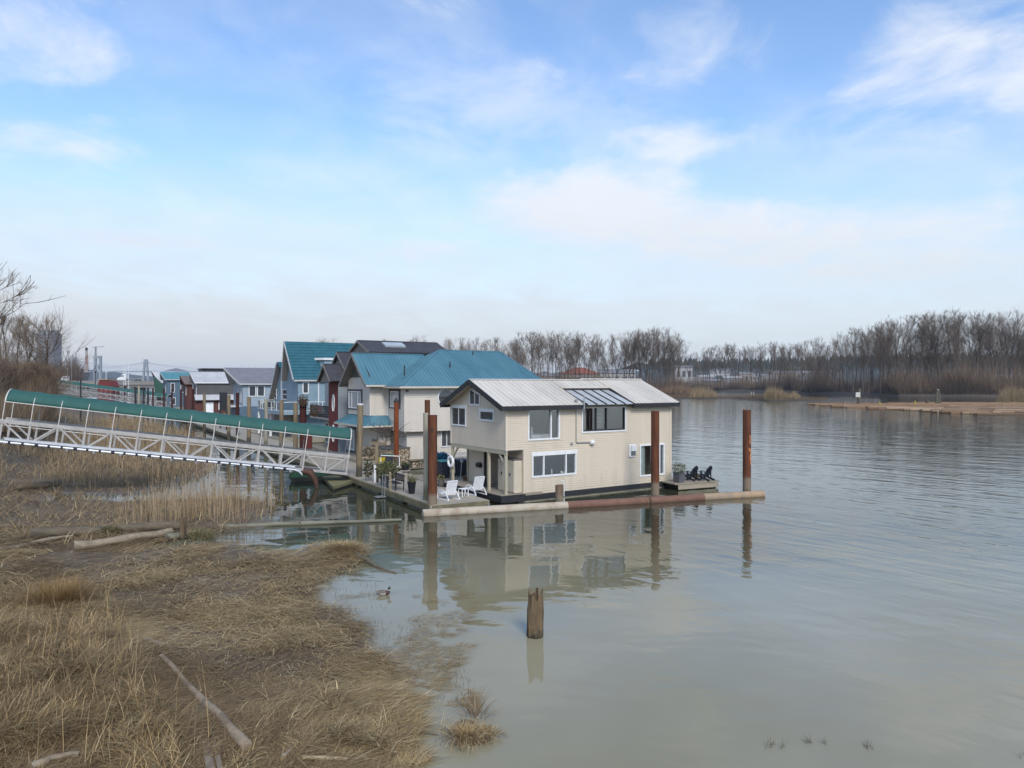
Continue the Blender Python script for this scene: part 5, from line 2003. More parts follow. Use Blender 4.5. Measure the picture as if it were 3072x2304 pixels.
_nt.links.new(_bp.outputs[0], _b.inputs['Normal'])
MB().box(-1.0, -.85, WG0 + .0, WG0 + 1.15, .7, 2.25).build('stone_facing', M_STONE, hb)
MB().box(-1.0, -.86, 7.4, WG1, .7, 2.25).build('stone_facing', M_STONE, hb)
r = rectpx(PB - VB * .9, UB, *c2(782, 972), *c2(835, 1228))
window(hb, (-.9, 0, 0), UY, -UX, (r[0], r[1] + .25, .85, r[3]), gm=M_GLASSL, fw=.22, name='door', proud=.09, glass=.06, vert=(.5,))
MB().box(.2, .32, 3.0, 3.5, .75, 3.3).build('entry_panel', M_TAUPE, hb)
bx = MB()
bx.box(-2.9, BL, .3, BW + .4, .05, .72)
bx.build('float', M_CONC, hb)
t = thing('stone_planter', 'low river stone planter wall at the corner of the cream house', 'planter', PB, TB)
MB().box(-1.6, .42, -.05, 2.9, .2, 1.75).build('wall', M_STONE, t)
MB().box(-1.65, .48, -.1, 2.95, 1.75, 1.83).build('coping', mat('slate_coping', (.12, .115, .11)), t)

# ------------------------------------------------------------------ the red and grey house behind it
M_REDW = mat('red_shingle', (.165, .032, .022), (.12, .024, .018), .75, 6, .3)
M_GREYW = mat('blue_grey_siding', (.27, .30, .32), (.235, .26, .28), .6, 1.2)
hc = thing('red_grey_house', 'red and grey floating house with dark metal roofs and octagon windows', 'house', PB, TB)
bx0, by0, by1 = -1.85, 11.3, 14.1
w = MB()
siding(w, (bx0, by0, 0), UX, -UY, .6, 7.2, lambda z: (0, 12), .19, .035)
w.box(-.3, 10.2, by1, 20.5, .6, 7.0)
w.box(3.4, 10.8, 14.9, 20.5, 7.0, 10.25)
w.build('grey_wall', M_GREYW, hc)
w = MB()
siding(w, (bx0, 0, 0), UY, -UX, .6, 7.9, lambda z: (by0, by1), .25, .03)
w.face([(bx0, by1, .6), (-.3, by1, .6), (-.3, by1, 7.3), (bx0, by1, 7.3)])
w.box(3.3, 3.42, 15, 20.4, 7.0, 10.3)
w.build('red_wall', M_REDW, hc)


def gable(par, x0, x1, yc, half, ze, zp, m, name='roof', rib=.35, board=None, bw_=.2):
    o = MB()
    for sy in (-1, 1):
        o.slab((x0, yc + sy * half, ze), (x1, yc + sy * half, ze), (x1, yc, zp), (x0, yc, zp), .1)
        ribs(o, (x0 + .05, yc + sy * half, ze), (x1 - .05, yc + sy * half, ze), (x0 + .05, yc, zp), (x1 - .05, yc, zp), rib, .03, .03)
    o.bar((x0, yc, zp + .02), (x1, yc, zp + .02), .16, .06)
    ro = o.build(name, m, par)
    if board:
        b = MB()
        for sy in (-1, 1):
            b.bar((x0 - .03, yc + sy * half, ze - bw_ / 2 - .01), (x0 - .03, yc, zp - bw_ / 2 - .01), .05, bw_, (0, 0, 1))
        b.build('barge_board', board, ro)
        g = MB()
        g.face([(x0 + .25, yc - half * .97, ze - .11), (x0 + .25, yc + half * .97, ze - .11), (x0 + .25, yc, zp - .12)])
        g.build('gable_end', board, ro)
    return ro


gable(hc, bx0 - .95, 4.0, 12.7, 2.0, 7.2, 8.75, M_DARKROOF, 'porch_gable_roof', board=M_TAUPE)
gable(hc, bx0 + .7, 4.5, 13.9, 3.6, 7.4, 9.95, M_DARKROOF, 'front_gable_roof', board=M_TAUPE)
gable(hc, 2.2, 11.2, 17.7, 3.4, 10.1, 11.35, M_DARKROOF, 'upper_roof', board=M_TAUPE)
skl = MB()
skl.obox((5.6, 16.3, 10.93), V_((1.1, 0, 0)), V_((0, .55, .20)), V_((0, -.03, .09)))
skl.build('skylight', mat('skylight_pane', (.40, .44, .45), None, .15, 1, spec=.8), hc)
for zc, nm in ((5.15, 0), (2.3, 1)):
    o = MB()
    q = [(bx0 - .05, 12.55 + .30 * math.cos(a), zc + .82 * math.sin(a)) for a in [R(22.5 + 45 * k) for k in range(9)]]
    o.tube(q, .055, 6, False)
    f = o.build('octagon_window', M_WHITE, hc)
    g = MB()
    g.face([(p_[0] + .005, p_[1], p_[2]) for p_ in q[:-1]])
    g.build('pane', M_GLASS, f)
o = MB()
o.box(-1.9, -.3, 14.15, 20.4, 3.45, 3.65)
o.build('balcony', mat('balcony_slab', (.30, .28, .25)), hc)
o = MB()
for k in range(43):
    y = 14.2 + k * .147
    o.box(-1.88, -1.85, y, y + .025, 3.65, 4.75)
o.box(-1.9, -1.84, 14.15, 20.4, 4.72, 4.79).box(-1.9, -1.84, 14.15, 20.4, 3.74, 3.79)
for k in range(10):
    o.box(-1.88 + k * .16, -1.855 + k * .16, 14.15, 14.18, 3.65, 4.75)
o.build('balcony_rail', M_CHAR, hc)
for k in range(4):
    window(hc, (-.3, 0, 0), UY, -UX, (14.6 + k * 1.45, 15.6 + k * 1.45, .9, 2.95), fw=.08, proud=.10, glass=.06)
window(hc, (-.3, 0, 0), UY, -UX, (15.2, 17.8, 3.75, 5.7), fw=.09, vert=(.5,), proud=.10, glass=.06)
MB().box(-2.2, 10.5, 11.2, 20.8, .05, .6).build('float', M_CONC, hc)
t = thing('hanging_blanket', 'red patterned blanket draped over the black balcony rail', 'blanket', PB, TB)
o = MB()
for k in range(8):
    y0, y1 = 16.0 + k * .2, 16.2 + k * .2
    xo = -1.95 - .03 * (k % 2)
    o.face([(xo, y0, 4.82), (-1.95 - .03 * ((k + 1) % 2), y1, 4.82), (-1.98, y1, 4.0 + .12 * k * .5), (-1.98, y0, 3.95 + .12 * k * .5)])
o.build('cloth', mat('blanket', (.22, .085, .08), (.10, .09, .11), .9, 5), t)
pb = D(909, 1212, 63.6)
for i, (dx, dz_, lab) in enumerate(((0, .1, 'dried brown basket planting crowning the dark red pile'), (1.0, -.75, 'brown hanging basket on the right of the dark red pile'))):
    t = thing('hanging_basket', lab, 'basket', pb + V_((dx, 0, dz_)))
    MB().lathe([(.1, -.35), (.32, -.1), (.36, 0), (.3, 0), (.2, -.2)], (0, 0, 0), 12).build('basket', mat('coir', (.10, .06, .035)), t)
    foliage('plant', t, (0, 0, .2), .5, 420, .14, [(.11, .055, .035), (.075, .045, .03), (.15, .09, .055), (.06, .06, .03)])

# ------------------------------------------------------------------ the blue house with the steep teal tiled roof
M_BLUEW = mat('sky_blue_siding', (.235, .325, .375), (.20, .28, .33), .6, 1.0)
he = thing('steep_roof_house', 'sky blue floating house with a very steep teal tiled roof and glass railed balcony', 'house', PB, TB)
ey0, eyp, EX = 31.9, 34.3, -.1
EZE, EZP = 7.5, 11.95
w = MB()
siding(w, (EX, ey0, 0), UX, -UY, .6, EZE, lambda z: (0, 8.4), .2, .035)
fr = lambda z: (ey0 + max(0, (z - EZE)) * (eyp - ey0) / (EZP - EZE), 36.9 - max(0, (z - EZE)) * (36.9 - eyp) / (EZP - EZE))
siding(w, (EX, 0, 0), UY, -UX, .6, EZP - .1, fr, .2, .035)
lf = lambda z: (36.9, min(45.2, 45.2 - max(0, z - 4.2) * 4.9 / 5.3))
siding(w, (EX + .25, 0, 0), UY, -UX, .6, 9.45, lf, .2, .035)
w.face([(EX + 8.4, ey0, .6), (EX + 8.4, 44, .6), (EX + 8.4, 40, 9.4), (EX + 8.4, ey0, 9.4)])
w.prism([(EX + 2.6, ey0 + 1.2), (EX + 3.2, ey0 + .02), (EX + 8.3, ey0 + .02), (EX + 8.3, ey0 + 2.2)], EZE - .1, 9.75)
w.build('wall', M_BLUEW, he)
rt = MB()


def tiles(mb, e0, e1, r0, r1, rows, t=.05):
    e0, e1, r0, r1 = map(V_, (e0, e1, r0, r1))
    n_ = (e1 - e0).cross(r0 - e0).normalized()
    if n_.z < 0:
        n_ = -n_
    for i in range(rows):
        a, b = i / rows, (i + 1) / rows
        p0, p1, q1, q0 = e0.lerp(r0, a), e1.lerp(r1, a), e1.lerp(r1, b), e0.lerp(r0, b)
        mb.face([p0 + n_ * t, p1 + n_ * t, q1, q0])
        mb.face([p0, p1, p1 + n_ * t, p0 + n_ * t])
    m = max(2, int((e1 - e0).length / .35))
    for i in range(m + 1):
        a, b = e0.lerp(e1, i / m), r0.lerp(r1, i / m)
        mb.bar(a + n_ * t * .6, b + n_ * t * .6, .07, .03, n_)


rt.slab((EX - .6, ey0 - .35, EZE - .1), (EX + 8.6, ey0 - .35, EZE - .1), (EX + 8.6, eyp, EZP), (EX - 1.0, eyp, EZP), .1)
rt.slab((EX - .6, 36.95, EZE - .1), (EX + 8.6, 36.95, EZE - .1), (EX + 8.6, eyp, EZP - .003), (EX - 1.0, eyp, EZP - .003), .1)
tiles(rt, (EX - .6, ey0 - .35, EZE - .08), (EX + 8.6, ey0 - .35, EZE - .08), (EX - 1.0, eyp, EZP + .02), (EX + 8.6, eyp, EZP + .02), 13)
rt.slab((EX - .3, 39.2, 8.95), (EX + 6, 39.2, 8.95), (EX + 6, 40.4, 9.65), (EX - .3, 40.4, 9.65), .08)
tiles(rt, (EX - .3, 39.2, 8.97), (EX + 6, 39.2, 8.97), (EX - .3, 40.4, 9.67), (EX + 6, 40.4, 9.67), 3)
rt.slab((EX - .4, 45.4, 4.0), (EX + 8, 45.4, 4.0), (EX + 8, 40.4, 9.64), (EX - .4, 40.4, 9.64), .1)
rto = rt.build('roof', M_TEALT, he)
o = MB()
M_PALEW = mat('pale_grey_trim', (.50, .50, .49), (.44, .44, .43), .6, 3)
o.bar((EX - .62, ey0 - .38, EZE - .2), (EX - 1.02, eyp, EZP - .1), .06, .26, (0, 0, 1)).bar((EX - 1.02, eyp, EZP - .1), (EX - .7, 36.95, EZE - .2), .06, .26, (0, 0, 1))
o.bar((EX - .45, 45.4, 3.9), (EX - .45, 40.4, 9.5), .06, .26, (0, 0, 1)).box(EX - .5, EX + 8.5, ey0 - .42, ey0 - .34, EZE - .3, EZE - .12)
o.build('barge_board', M_PALEW, rto)
o = MB()
o.face([(EX - .6, ey0 - .35, EZE - .3), (EX, ey0 - .35, EZE - .3), (EX, eyp, EZP - .3), (EX - 1.0, eyp, EZP - .3)])
o.face([(EX - .6, 36.95, EZE - .3), (EX, 36.95, EZE - .3), (EX, eyp, EZP - .3), (EX - 1.0, eyp, EZP - .3)])
o.face([(EX - .4, 45.3, 3.85), (EX + .25, 45.3, 3.85), (EX + .25, 40.3, 9.45), (EX - .4, 40.3, 9.45)])
o.build('soffit', M_TAUPE, rto)
dm = MB()
dm.prism([(EX + 2.2, ey0 + 1.3), (EX + 3.0, ey0 - .2), (EX + 8.4, ey0 - .2), (EX + 8.4, ey0 + 2.3)], 9.75, 10.0)
dm.build('dormer_cornice', M_WHITE, he)
r3 = lambda x, y: (800 + x / 5.35, 1020 + y / 5.35)
OE = PB + VB * EX + UB * ey0
window(he, (EX, ey0, 0), UX, -UY, rectpx(OE, VB, *r3(572, 675), *r3(675, 862)), fw=.12, proud=.09, glass=.06)
OE2 = PB + VB * (EX + .25)
window(he, (EX + .25, 0, 0), UY, -UX, rectpx(OE2, UB, *r3(262, 785), *r3(382, 962)), fw=.12, horz=(.5,), proud=.09, glass=.06)
window(he, (EX + .25, 0, 0), UY, -UX, rectpx(OE2, UB, *r3(130, 782), *r3(165, 950)), fw=.08, horz=(.5,), proud=.09, glass=.06)
for px in (240, 398):
    s_, _ = onface(*r3(px, 700), OE2, UB)
    MB().box(EX + .16, EX + .24, s_ - .06, s_ + .06, 4.0, 8.9).build('downpipe', M_WHITE, he)
for px in (830,):
    s_, _ = onface(*r3(px, 800), OE, VB)
    MB().box(s_ + EX - .05, s_ + EX + .06, ey0 - .1, ey0 - .03, 4.0, 7.3).build('downpipe', M_WHITE, he)
o = MB()
bpts = [(EX, 43.5), (EX - 2.2, 42.6), (EX - 2.6, 36), (EX - 2.2, 30.5), (EX + 4, 30.2), (EX + 4, ey0), (EX, ey0)]
o.prism(bpts, 3.35, 3.7)
o.build('balcony', M_BLUEW, he)
o = MB()
edge = bpts[:5]
for i in range(len(edge) - 1):
    a, b = V_((*edge[i], 0)), V_((*edge[i + 1], 0))
    k = max(1, int((b - a).length / 1.4))
    o.bar(a + UZ * 4.8, b + UZ * 4.8, .07, .06).bar(a + UZ * 3.8, b + UZ * 3.8, .06, .06)
    for j in range(k + 1):
        q = a.lerp(b, j / k)
        o.box(q.x - .035, q.x + .035, q.y - .035, q.y + .035, 3.7, 4.8)
ro = o.build('balcony_rail', M_WHITE, he)
o = MB()
for i in range(len(edge) - 1):
    a, b = V_((*edge[i], 0)), V_((*edge[i + 1], 0))
    o.face([a + UZ * 3.85, b + UZ * 3.85, b + UZ * 4.75, a + UZ * 4.75])
o.build('rail_glass', M_GLASSA, ro)
for y in (42.3, 36, 31):
    MB().box(EX - 2.3, EX - 2.05, y - .12, y + .12, .6, 3.35).build('balcony_post', M_WHITE, he)
MB().box(EX - .4, EX - .2, 33, 42, .6, 3.3).build('ground_floor', M_TAUPE, he)
MB().box(EX - 2.5, 8.6, 30.5, 45.5, .05, .6).build('float', M_CONC, he)

# ------------------------------------------------------------------ the farther float homes, simpler the farther


def far_house(name, label, y0, half, x0, L, ze, zr, wallm, roofm, board, prow=.4, eave=.45, wins=(), lowroof=None, lower=None, extra=None, base=.6):
    t = thing(name, label, 'house', PB, TB)
    yc = y0 + half
    w = MB()
    sl = (zr - ze) / (half + eave)
    zt = ze + eave * sl - .08
    zm = 3.4 if lower else base
    siding(w, (x0, y0, 0), UX, -UY, zm, zt, lambda z: (0, L), .22, .03)
    siding(w, (x0, 0, 0), UY, -UX, zm, zr - .15, lambda z: (y0 + max(0, (z - zt)) / sl, y0 + 2 * half - max(0, (z - zt)) / sl), .22, .03)
    w.face([(x0 + L, y0, base), (x0 + L, y0 + 2 * half, base), (x0 + L, y0 + 2 * half, zt), (x0 + L, yc, zr - .15), (x0 + L, y0, zt)])
    w.face([(x0, y0 + 2 * half, base), (x0 + L, y0 + 2 * half, base), (x0 + L, y0 + 2 * half, zt), (x0, y0 + 2 * half, zt)])
    w.build('wall', wallm, t)
    if lower:
        q = MB()
        siding(q, (x0 - .5, y0 - .4, 0), UX, -UY, base, zm, lambda z: (0, L), .22, .03)
        siding(q, (x0 - .5, 0, 0), UY, -UX, base, zm, lambda z: (y0 - .4, y0 + 2 * half), .22, .03)
        q.face([(x0 - .5, y0 - .4, zm), (x0 + L, y0 - .4, zm), (x0 + L, y0 + .1, zm), (x0 - .5, y0 + .1, zm)])
        q.build('lower_wall', lower, t)
    o = MB()
    for sy in (-1, 1):
        ye = yc + sy * (half + eave)
        o.slab((x0 - .5, ye, ze), (x0 + L + .4, ye, ze), (x0 + L + .4, yc, zr), (x0 - .5 - prow, yc, zr), .12)
        ribs(o, (x0 - .45, ye, ze), (x0 + L + .35, ye, ze), (x0 - .45 - prow, yc, zr), (x0 + L + .35, yc, zr), .5, .05, .045)
    ro = o.build('roof', roofm, t)
    b = MB()
    for sy in (-1, 1):
        b.bar((x0 - .53, yc + sy * (half + eave), ze - .14), (x0 - .53 - prow, yc, zr - .14), .06, .26, (0, 0, 1))
    b.box(x0 - .5, x0 + L + .4, y0 - eave - .06, y0 - eave + .02, ze - .22, ze - .02)
    b.build('barge_board', board, ro)
    s_ = MB()
    for sy in (-1, 1):
        s_.face([(x0 - .5, yc + sy * (half + eave), ze - .2), (x0, yc + sy * (half + eave), ze - .2), (x0, yc, zr - .2), (x0 - .5 - prow, yc, zr - .2)])
    s_.build('soffit', board, ro)
    for face, s0, s1, z0, z1 in wins:
        if face == 'R':
            window(t, (x0, y0, 0), UX, -UY, (s0, s1, z0, z1), fw=.12, vert=(.5,) if s1 - s0 > 1.3 else (), proud=.09, glass=.06)
        else:
            window(t, (x0, 0, 0), UY, -UX, (y0 + s0, y0 + s1, z0, z1), fw=.12, proud=.09, glass=.06)
    if lowroof:
        q = MB()
        a, bq, z0, z1, d, lm = lowroof
        q.slab((x0 + a, y0 - d, z0), (x0 + bq, y0 - d, z0), (x0 + bq, y0, z1), (x0 + a, y0, z1), .1)
        ribs(q, (x0 + a, y0 - d, z0), (x0 + bq, y0 - d, z0), (x0 + a, y0, z1), (x0 + bq, y0, z1), .5, .05, .04)
        q.build('lower_roof', lm, t)
    MB().box(x0 - 1.5, x0 + L, y0 - .8, y0 + 2 * half + .3, .05, base).build('float', M_CONC, t)
    return t


M_PBLUE = mat('pale_blue_siding', (.31, .37, .42), (.27, .33, .37), .6, 1)
M_BLUE2 = mat('mid_blue_siding', (.095, .15, .205), (.08, .125, .17), .6, 1)
M_DGREY = mat('dark_grey_siding', (.095, .090, .092), (.08, .076, .078), .65, 1)
M_BROWNR = mat('brown_roof', (.17, .135, .115), (.14, .11, .095), .5, 1)
M_REDBR = mat('red_brown_siding', (.11, .035, .025), (.085, .028, .02), .7, 1)
M_TEALL = mat('light_teal_roof', (.085, .24, .27), (.07, .20, .225), .45, 1)
hf = far_house('pale_blue_house', 'pale blue floating house with grey metal roof and solar panels on its right half', 63, 3.5, -.3, 10, 6.95, 9.4, M_PBLUE, M_GREYROOF, M_PALEW, 1.6, .5,
               [('R', .9, 2.0, 4.9, 6.6), ('R', 2.15, 3.3, 4.9, 6.6), ('R', 1.0, 1.9, .9, 2.9), ('F', .8, 1.6, 4.0, 6.2), ('F', 2.6, 3.4, 4.2, 6)], None, M_BLUE2)
o = MB()
for k in range(3):
    for j in range(2):
        o.slab((6.0 + k * 1.25, 62.9 + j * 1.55, 7.25 + j * .96), (7.2 + k * 1.25, 62.9 + j * 1.55, 7.25 + j * .96), (7.2 + k * 1.25, 64.4 + j * 1.55, 8.18 + j * .96), (6.0 + k * 1.25, 64.4 + j * 1.55, 8.18 + j * .96), .05)
o.build('solar_array', mat('solar_cells', (.018, .017, .028), (.03, .028, .045), .2, 3, spec=.7), hf)
o = MB()
o.box(-2.4, -.3, 63.2, 69.6, 3.3, 3.5)
o.build('balcony', M_PALEW, hf)
o = MB()
for k in range(33):
    o.box(-2.38, -2.34, 63.2 + k * .2, 63.24 + k * .2, 3.5, 4.55)
o.box(-2.4, -2.33, 63.2, 69.6, 4.53, 4.6)
o.build('balcony_rail', M_CHAR, hf)
o = MB()
o.extrude([(3.2, 61.2, .9), (3.2, 61.2, 1.5), (8.0, 61.2, 5.6), (8.0, 61.2, 5.0)], (0, .1, 0))
o.extrude([(3.2, 61.2, 1.5), (3.2, 61.2, 2.6), (8.0, 61.2, 6.6), (8.0, 61.2, 5.6)], (0, .06, 0))
o.build('stair', M_REDBR, hf)
t = thing('privacy_screen', 'black mesh screen wall between the white roofed house and the pale blue house', 'screen', PB, TB)
a = D(662, 1180, 104)
ml = (Matrix.Translation(PB) @ Matrix.Rotation(TB, 4, 'Z')).inverted() @ a
MB().box(ml.x, ml.x + .1, ml.y - 4.2, ml.y + .6, 3.2, 5.7).build('mesh_panel', M_CHAR, t)
MB().box(ml.x - .05, ml.x + .15, ml.y - 4.3, ml.y - 4.2, .6, 5.7).build('post', M_CHAR, t)
MB().box(ml.x - .05, ml.x + .15, ml.y + .6, ml.y + .7, .6, 5.7).build('post', M_CHAR, t)
hg = far_house('white_roof_house', 'dark grey floating house with bright white metal roof and red brown ground floor', 108.5, 3.2, -.5, 12, 7.15, 9.35, M_DGREY, M_SILVER, M_WHITE, .5, .4,
               [('F', .4, 1.0, 4.2, 6.8), ('F', 5.2, 5.9, 4.2, 6.8)], (-.5, 8, 3.5, 4.6, 1.3, M_SILVER), M_REDBR)
window(hg, (-1.0, 108.1, 0), UX, -UY, (1.7, 3.6, .7, 3.0), M_WHITE, M_WPLAST, fw=.2, name='door', proud=.09, glass=.06)
window(hg, (-1.0, 108.1, 0), UX, -UY, (4.6, 6.6, 1.4, 3.0), M_WHITE, fw=.2, proud=.09, glass=.06)
far_house('brown_roof_house', 'narrow red brown floating house with brown metal gable roof', 123.2, 2.7, -.6, 8, 6.8, 8.65, M_REDBR, M_BROWNR, M_REDBR, .6, .5, [('F', .5, 1.2, 4.2, 6), ('R', 1.5, 2.4, 1.5, 3)])
hi = far_house('teal_roof_house', 'mid blue floating house with light teal metal roof', 157.5, 4, -1.2, 16, 8.0, 9.95, M_BLUE2, M_TEALL, M_PALEW, .7, .6,
               [('R', 1.0, 2.0, 4.5, 7), ('R', 3.4, 4.4, 4.5, 7), ('R', 6.2, 7.2, 4.5, 7), ('R', 1.2, 2.2, 1.2, 3.2), ('F', 1, 2, 4.5, 6.5)])
MB().box(8, 13, 156.6, 160, 5.5, 9.2).build('dark_bay', M_CHAR, hi)
q = D(529, 1114, 230)
t = thing('cupola_house', 'house top with a small grey hipped cupola roof behind the teal roof', 'house', (q.x, q.y, 0), TB)
MB().lathe([(3.9, 10.6), (3.8, 10.7), (.3, 11.6), (.05, 11.7)], (0, 0, 0), 4).build('roof', M_GREYROOF, t)
MB().lathe([(3.0, .5), (3.0, 10.62)], (0, 0, 0), 4).build('wall', M_PALEW, t)
far_house('silver_roof_house', 'farthest floating house with silver prow roof and green slanted wall', 172.5, 4.2, -1.0, 7, 7.0, 10.3, M_DGREY, M_SILVER, M_REDBR, 1.6, .6, [('R', 1, 2, 4, 6.4)])
q0, q1 = D(470, 1130, 205), D(492, 1176, 203)
t = thing('slanted_green_wall', 'dark green slanted wall leaning beside the farthest float home', 'wall', (q0.x, q0.y, 0), TB)
MB().extrude([(-.6, 0, 9.0), (3.4, -.2, 4.6), (3.4, -.2, 3.2), (0, 0, 2.6)], (.2, 5, 0)).build('panel', mat('green_panel', (.025, .09, .065)), t)
MB().box(.4, 3.2, 1, 4.6, .3, 3.0).build('base', M_REDBR, t)
q = D(655, 1110, 190)
t = thing('roof_terrace_house', 'far house with a dark flat roof terrace canopy behind the white roof', 'house', (q.x, q.y, 0), TB)
MB().box(-4, 9, -3, 5, .4, 9.2).build('wall', M_GREYW, t)
MB().box(-4.5, 12, -4, 4, 10.5, 10.7).build('canopy', M_CHAR, t)
for x in (-4, 1.0, 11.6):
    MB().box(x, x + .2, -3.8, -3.6, 9.2, 10.5).build('canopy_post', M_CHAR, t)
MB().box(-4.4, 2, -3.5, 3, 9.2, 10.45).build('penthouse', M_DGREY, t)

# ------------------------------------------------------------------ small things on the docks


def bin_(label, p, w, h, m, lidm, rz):
    t = thing('wheelie_bin', label, 'bin', p, rz)
    f = .82
    b = MB()
    lo_ = [(-w / 2 * f, -w / 2 * f), (w / 2 * f, -w / 2 * f), (w / 2 * f, w / 2 * f), (-w / 2 * f, w / 2 * f)]
    hi_ = [(-w / 2, -w / 2), (w / 2, -w / 2), (w / 2, w / 2), (-w / 2, w / 2)]
    for i in range(4):
        j = (i + 1) % 4
        b.face([(*lo_[i], .05), (*lo_[j], .05), (*hi_[j], h), (*hi_[i], h)])
    b.face([(*p_, .05) for p_ in reversed(lo_)])
    b.box(-w / 2 - .02, w / 2 + .02, -w / 2 - .02, w / 2 + .02, h - .06, h)
    b.build('body', m, t)
    MB().extrude([(-w / 2 - .04, -w / 2 - .05, h), (-w / 2 - .04, w / 2 + .03, h), (-w / 2 - .04, w / 2 + .03, h + .09), (-w / 2 - .04, -w / 2 + .05, h + .05)], (w + .08, 0, 0)).build('lid', lidm, t)
    for sx in (-1, 1):
        k = MB().lathe([(.1, -.03), (.1, .03)], (0, 0, 0), 12).build('wheel', M_BLACKP, t)
        k.location = (sx * w * .4, w / 2 * .9, .1)
        k.rotation_euler = (0, R(90), 0)
    return t


M_NAVYB = mat('navy_plastic', (.014, .018, .030), (.022, .028, .042), .5, 3)
M_TEALL2 = mat('teal_lid', (.03, .22, .22), (.02, .17, .17), .5, 2)
bin_('large dark wheelie bin with a teal lid behind the grey timber pile', G(1331, 1434, .46), .72, 1.15, M_NAVYB, M_TEALL2, TH)
bin_('dark wheelie bin with a blue grey lid seen through the far porch opening', G(1384, 1428, .46), .72, 1.12, M_NAVYB, mat('slate_lid', (.05, .07, .11)), TH)
bin_('black wheelie bin with green lid by the white bent rail', G(1164, 1410, .45), .62, 1.1, mat('grey_black_plastic', (.035, .036, .042)), mat('green_lid', (.03, .10, .045)), DTH)
bin_('yellow wheelie bin half hidden beside the green lidded bin', G(1142, 1412, .45), .52, 1.05, mat('yellow_plastic', (.50, .36, .015), (.42, .29, .01), .5, 4), mat('dark_lid', (.05, .05, .05)), DTH)
t = thing('lattice_screen', 'low cream lattice panel behind the dark wheelie bins', 'screen', G(1362, 1418, .46), TH)
o = MB()
for k in range(12):
    o.bar((k * .2, 0, .85), (k * .2 + .5, 0, 1.35), .02, .045, (0, 1, 0)).bar((k * .2 + .5, .01, .85), (k * .2, .01, 1.35), .02, .045, (0, 1, 0))
o.build('lattice', M_WHITE, t)
MB().box(0, 2.7, -.02, .04, 1.35, 1.42).build('top_rail', M_WHITE, t)
MB().box(0, .08, -.03, .05, 0, 1.4).build('post', M_WHITE, t)
t = thing('blue_tarp_bundle', 'bright blue tarpaulin bundle on top of the boxes behind the bins', 'tarp', G(1325, 1424, .46) + V_((0, 0, 1.12)), TH)
V = []
f_ = foliage('bundle', t, (0, 0, .18), .42, 500, .2, [(.02, .12, .20), (.03, .16, .26)], M_LEAF, (1.2, .7, .5))
t = thing('crate', 'dark low storage box under the blue tarpaulin', 'box', G(1325, 1424, .46), TH)
MB().box(-.5, .5, -.35, .35, 0, 1.02).build('body', M_NAVYB, t, bev=.03)
MB().box(-.53, .53, -.38, .38, 1.02, 1.1).build('lid', M_NAVYB, t, bev=.02)
t = thing('bent_rail', 'white bent pipe rail around the bins beside the orange rust pile', 'rail', G(1164, 1412, .45), DTH)
MB().tube([(-.75, -.5, .9), (-.75, -.5, 1.22), (.62, -.62, 1.1), (.66, -.62, 1.05), (.66, -.62, .38), (.5, -.62, .34), (.45, -.62, .1)], .03, 8).build('rail', M_WPLAST, t)
MB().tube([(-.75, -.5, 0), (-.75, -.5, .9)], .03, 8).build('upright', M_WPLAST, t)
# bench
t = thing('bench', 'black metal garden bench on the dock beside the tapered planter', 'bench', dloc(.62, 6.6), DTH + R(90))
for x in (-.68, .68):
    o = MB()
    o.bar((x, .25, 0), (x, .22, .45), .05, .05).bar((x, -.25, 0), (x, -.3, .9), .05, .05).bar((x, .25, .62), (x, -.27, .62), .05, .04).bar((x, .24, .4), (x, .26, .62), .05, .05)
    o.build('leg', M_CHAR, t)
o = MB()
for i in range(5):
    o.box(-.7, .7, -.2 + i * .1, -.12 + i * .1, .42, .45)
o.build('seat', M_CHAR, t)
o = MB()
o.bar((-.72, -.31, .9), (.72, -.31, .9), .05, .07).bar((-.7, -.27, .55), (.7, -.27, .55), .03, .05)
for i in range(12):
    o.bar((-.62 + i * .112, -.27, .5), (-.62 + i * .112, -.305, .88), .03, .02, (1, 0, 0))
o.build('backrest', M_CHAR, t)
planter('tall tapered black planter with arching yellow green fronds on the dock edge', G(1235, 1481, .45), .17, .26, .68, M_BLACKP, 'fronds', 0, False, [(.14, .15, .05), (.20, .19, .08), (.25, .20, .10), (.10, .11, .04)], .1, .36, 90)
planter('wide grey tub of brown green shrubs on the dock behind the timber post', G(1160, 1459, .45), .34, .42, .55, mat('grey_tub', (.085, .09, .095), (.06, .065, .07)), 'bush', 0, False, DRYG + GREEN, .15, .62, 1500)
planter('round black pot with spiky plant on a pale pedestal behind the bench', G(1216, 1437, .45) + V_((0, 0, .62)), .22, .3, .3, M_BLACKP, 'fronds', 0, False, GREEN, .1, .25, 90)
t = thing('pedestal', 'pale patterned pedestal carrying the round black pot', 'pedestal', G(1216, 1437, .45))
MB().lathe([(.26, 0), (.24, .05), (.2, .1), (.2, .5), (.36, .56), (.36, .61)], (0, 0, 0), 14).build('column', mat('pale_stone', (.36, .33, .28), (.28, .25, .21), .8, 8), t)
MB().lathe([(.3, -.02), (.3, .03)], (0, 0, 0), 14).build('foot', mat('pale_stone', (.4, .4, .4)), t)
t = thing('gas_bottle', 'pale blue grey gas bottle on the dock edge beside the grey tub', 'bottle', G(1170, 1460.5, .45))
MB().lathe([(.14, 0), (.16, .06), (.16, .42), (.10, .54), (.05, .56)], (0, 0, 0), 14).build('body', mat('pale_blue_paint', (.28, .34, .38)), t, True)
MB().lathe([(.08, .54), (.09, .66), (.02, .66)], (0, 0, 0), 10).build('collar', M_STEEL, t)
t = thing('dock_ladder', 'thin grey swim ladder with a small step hanging off the dock edge', 'ladder', dloc(-.12, 6.6, 0), DTH)
o = MB()
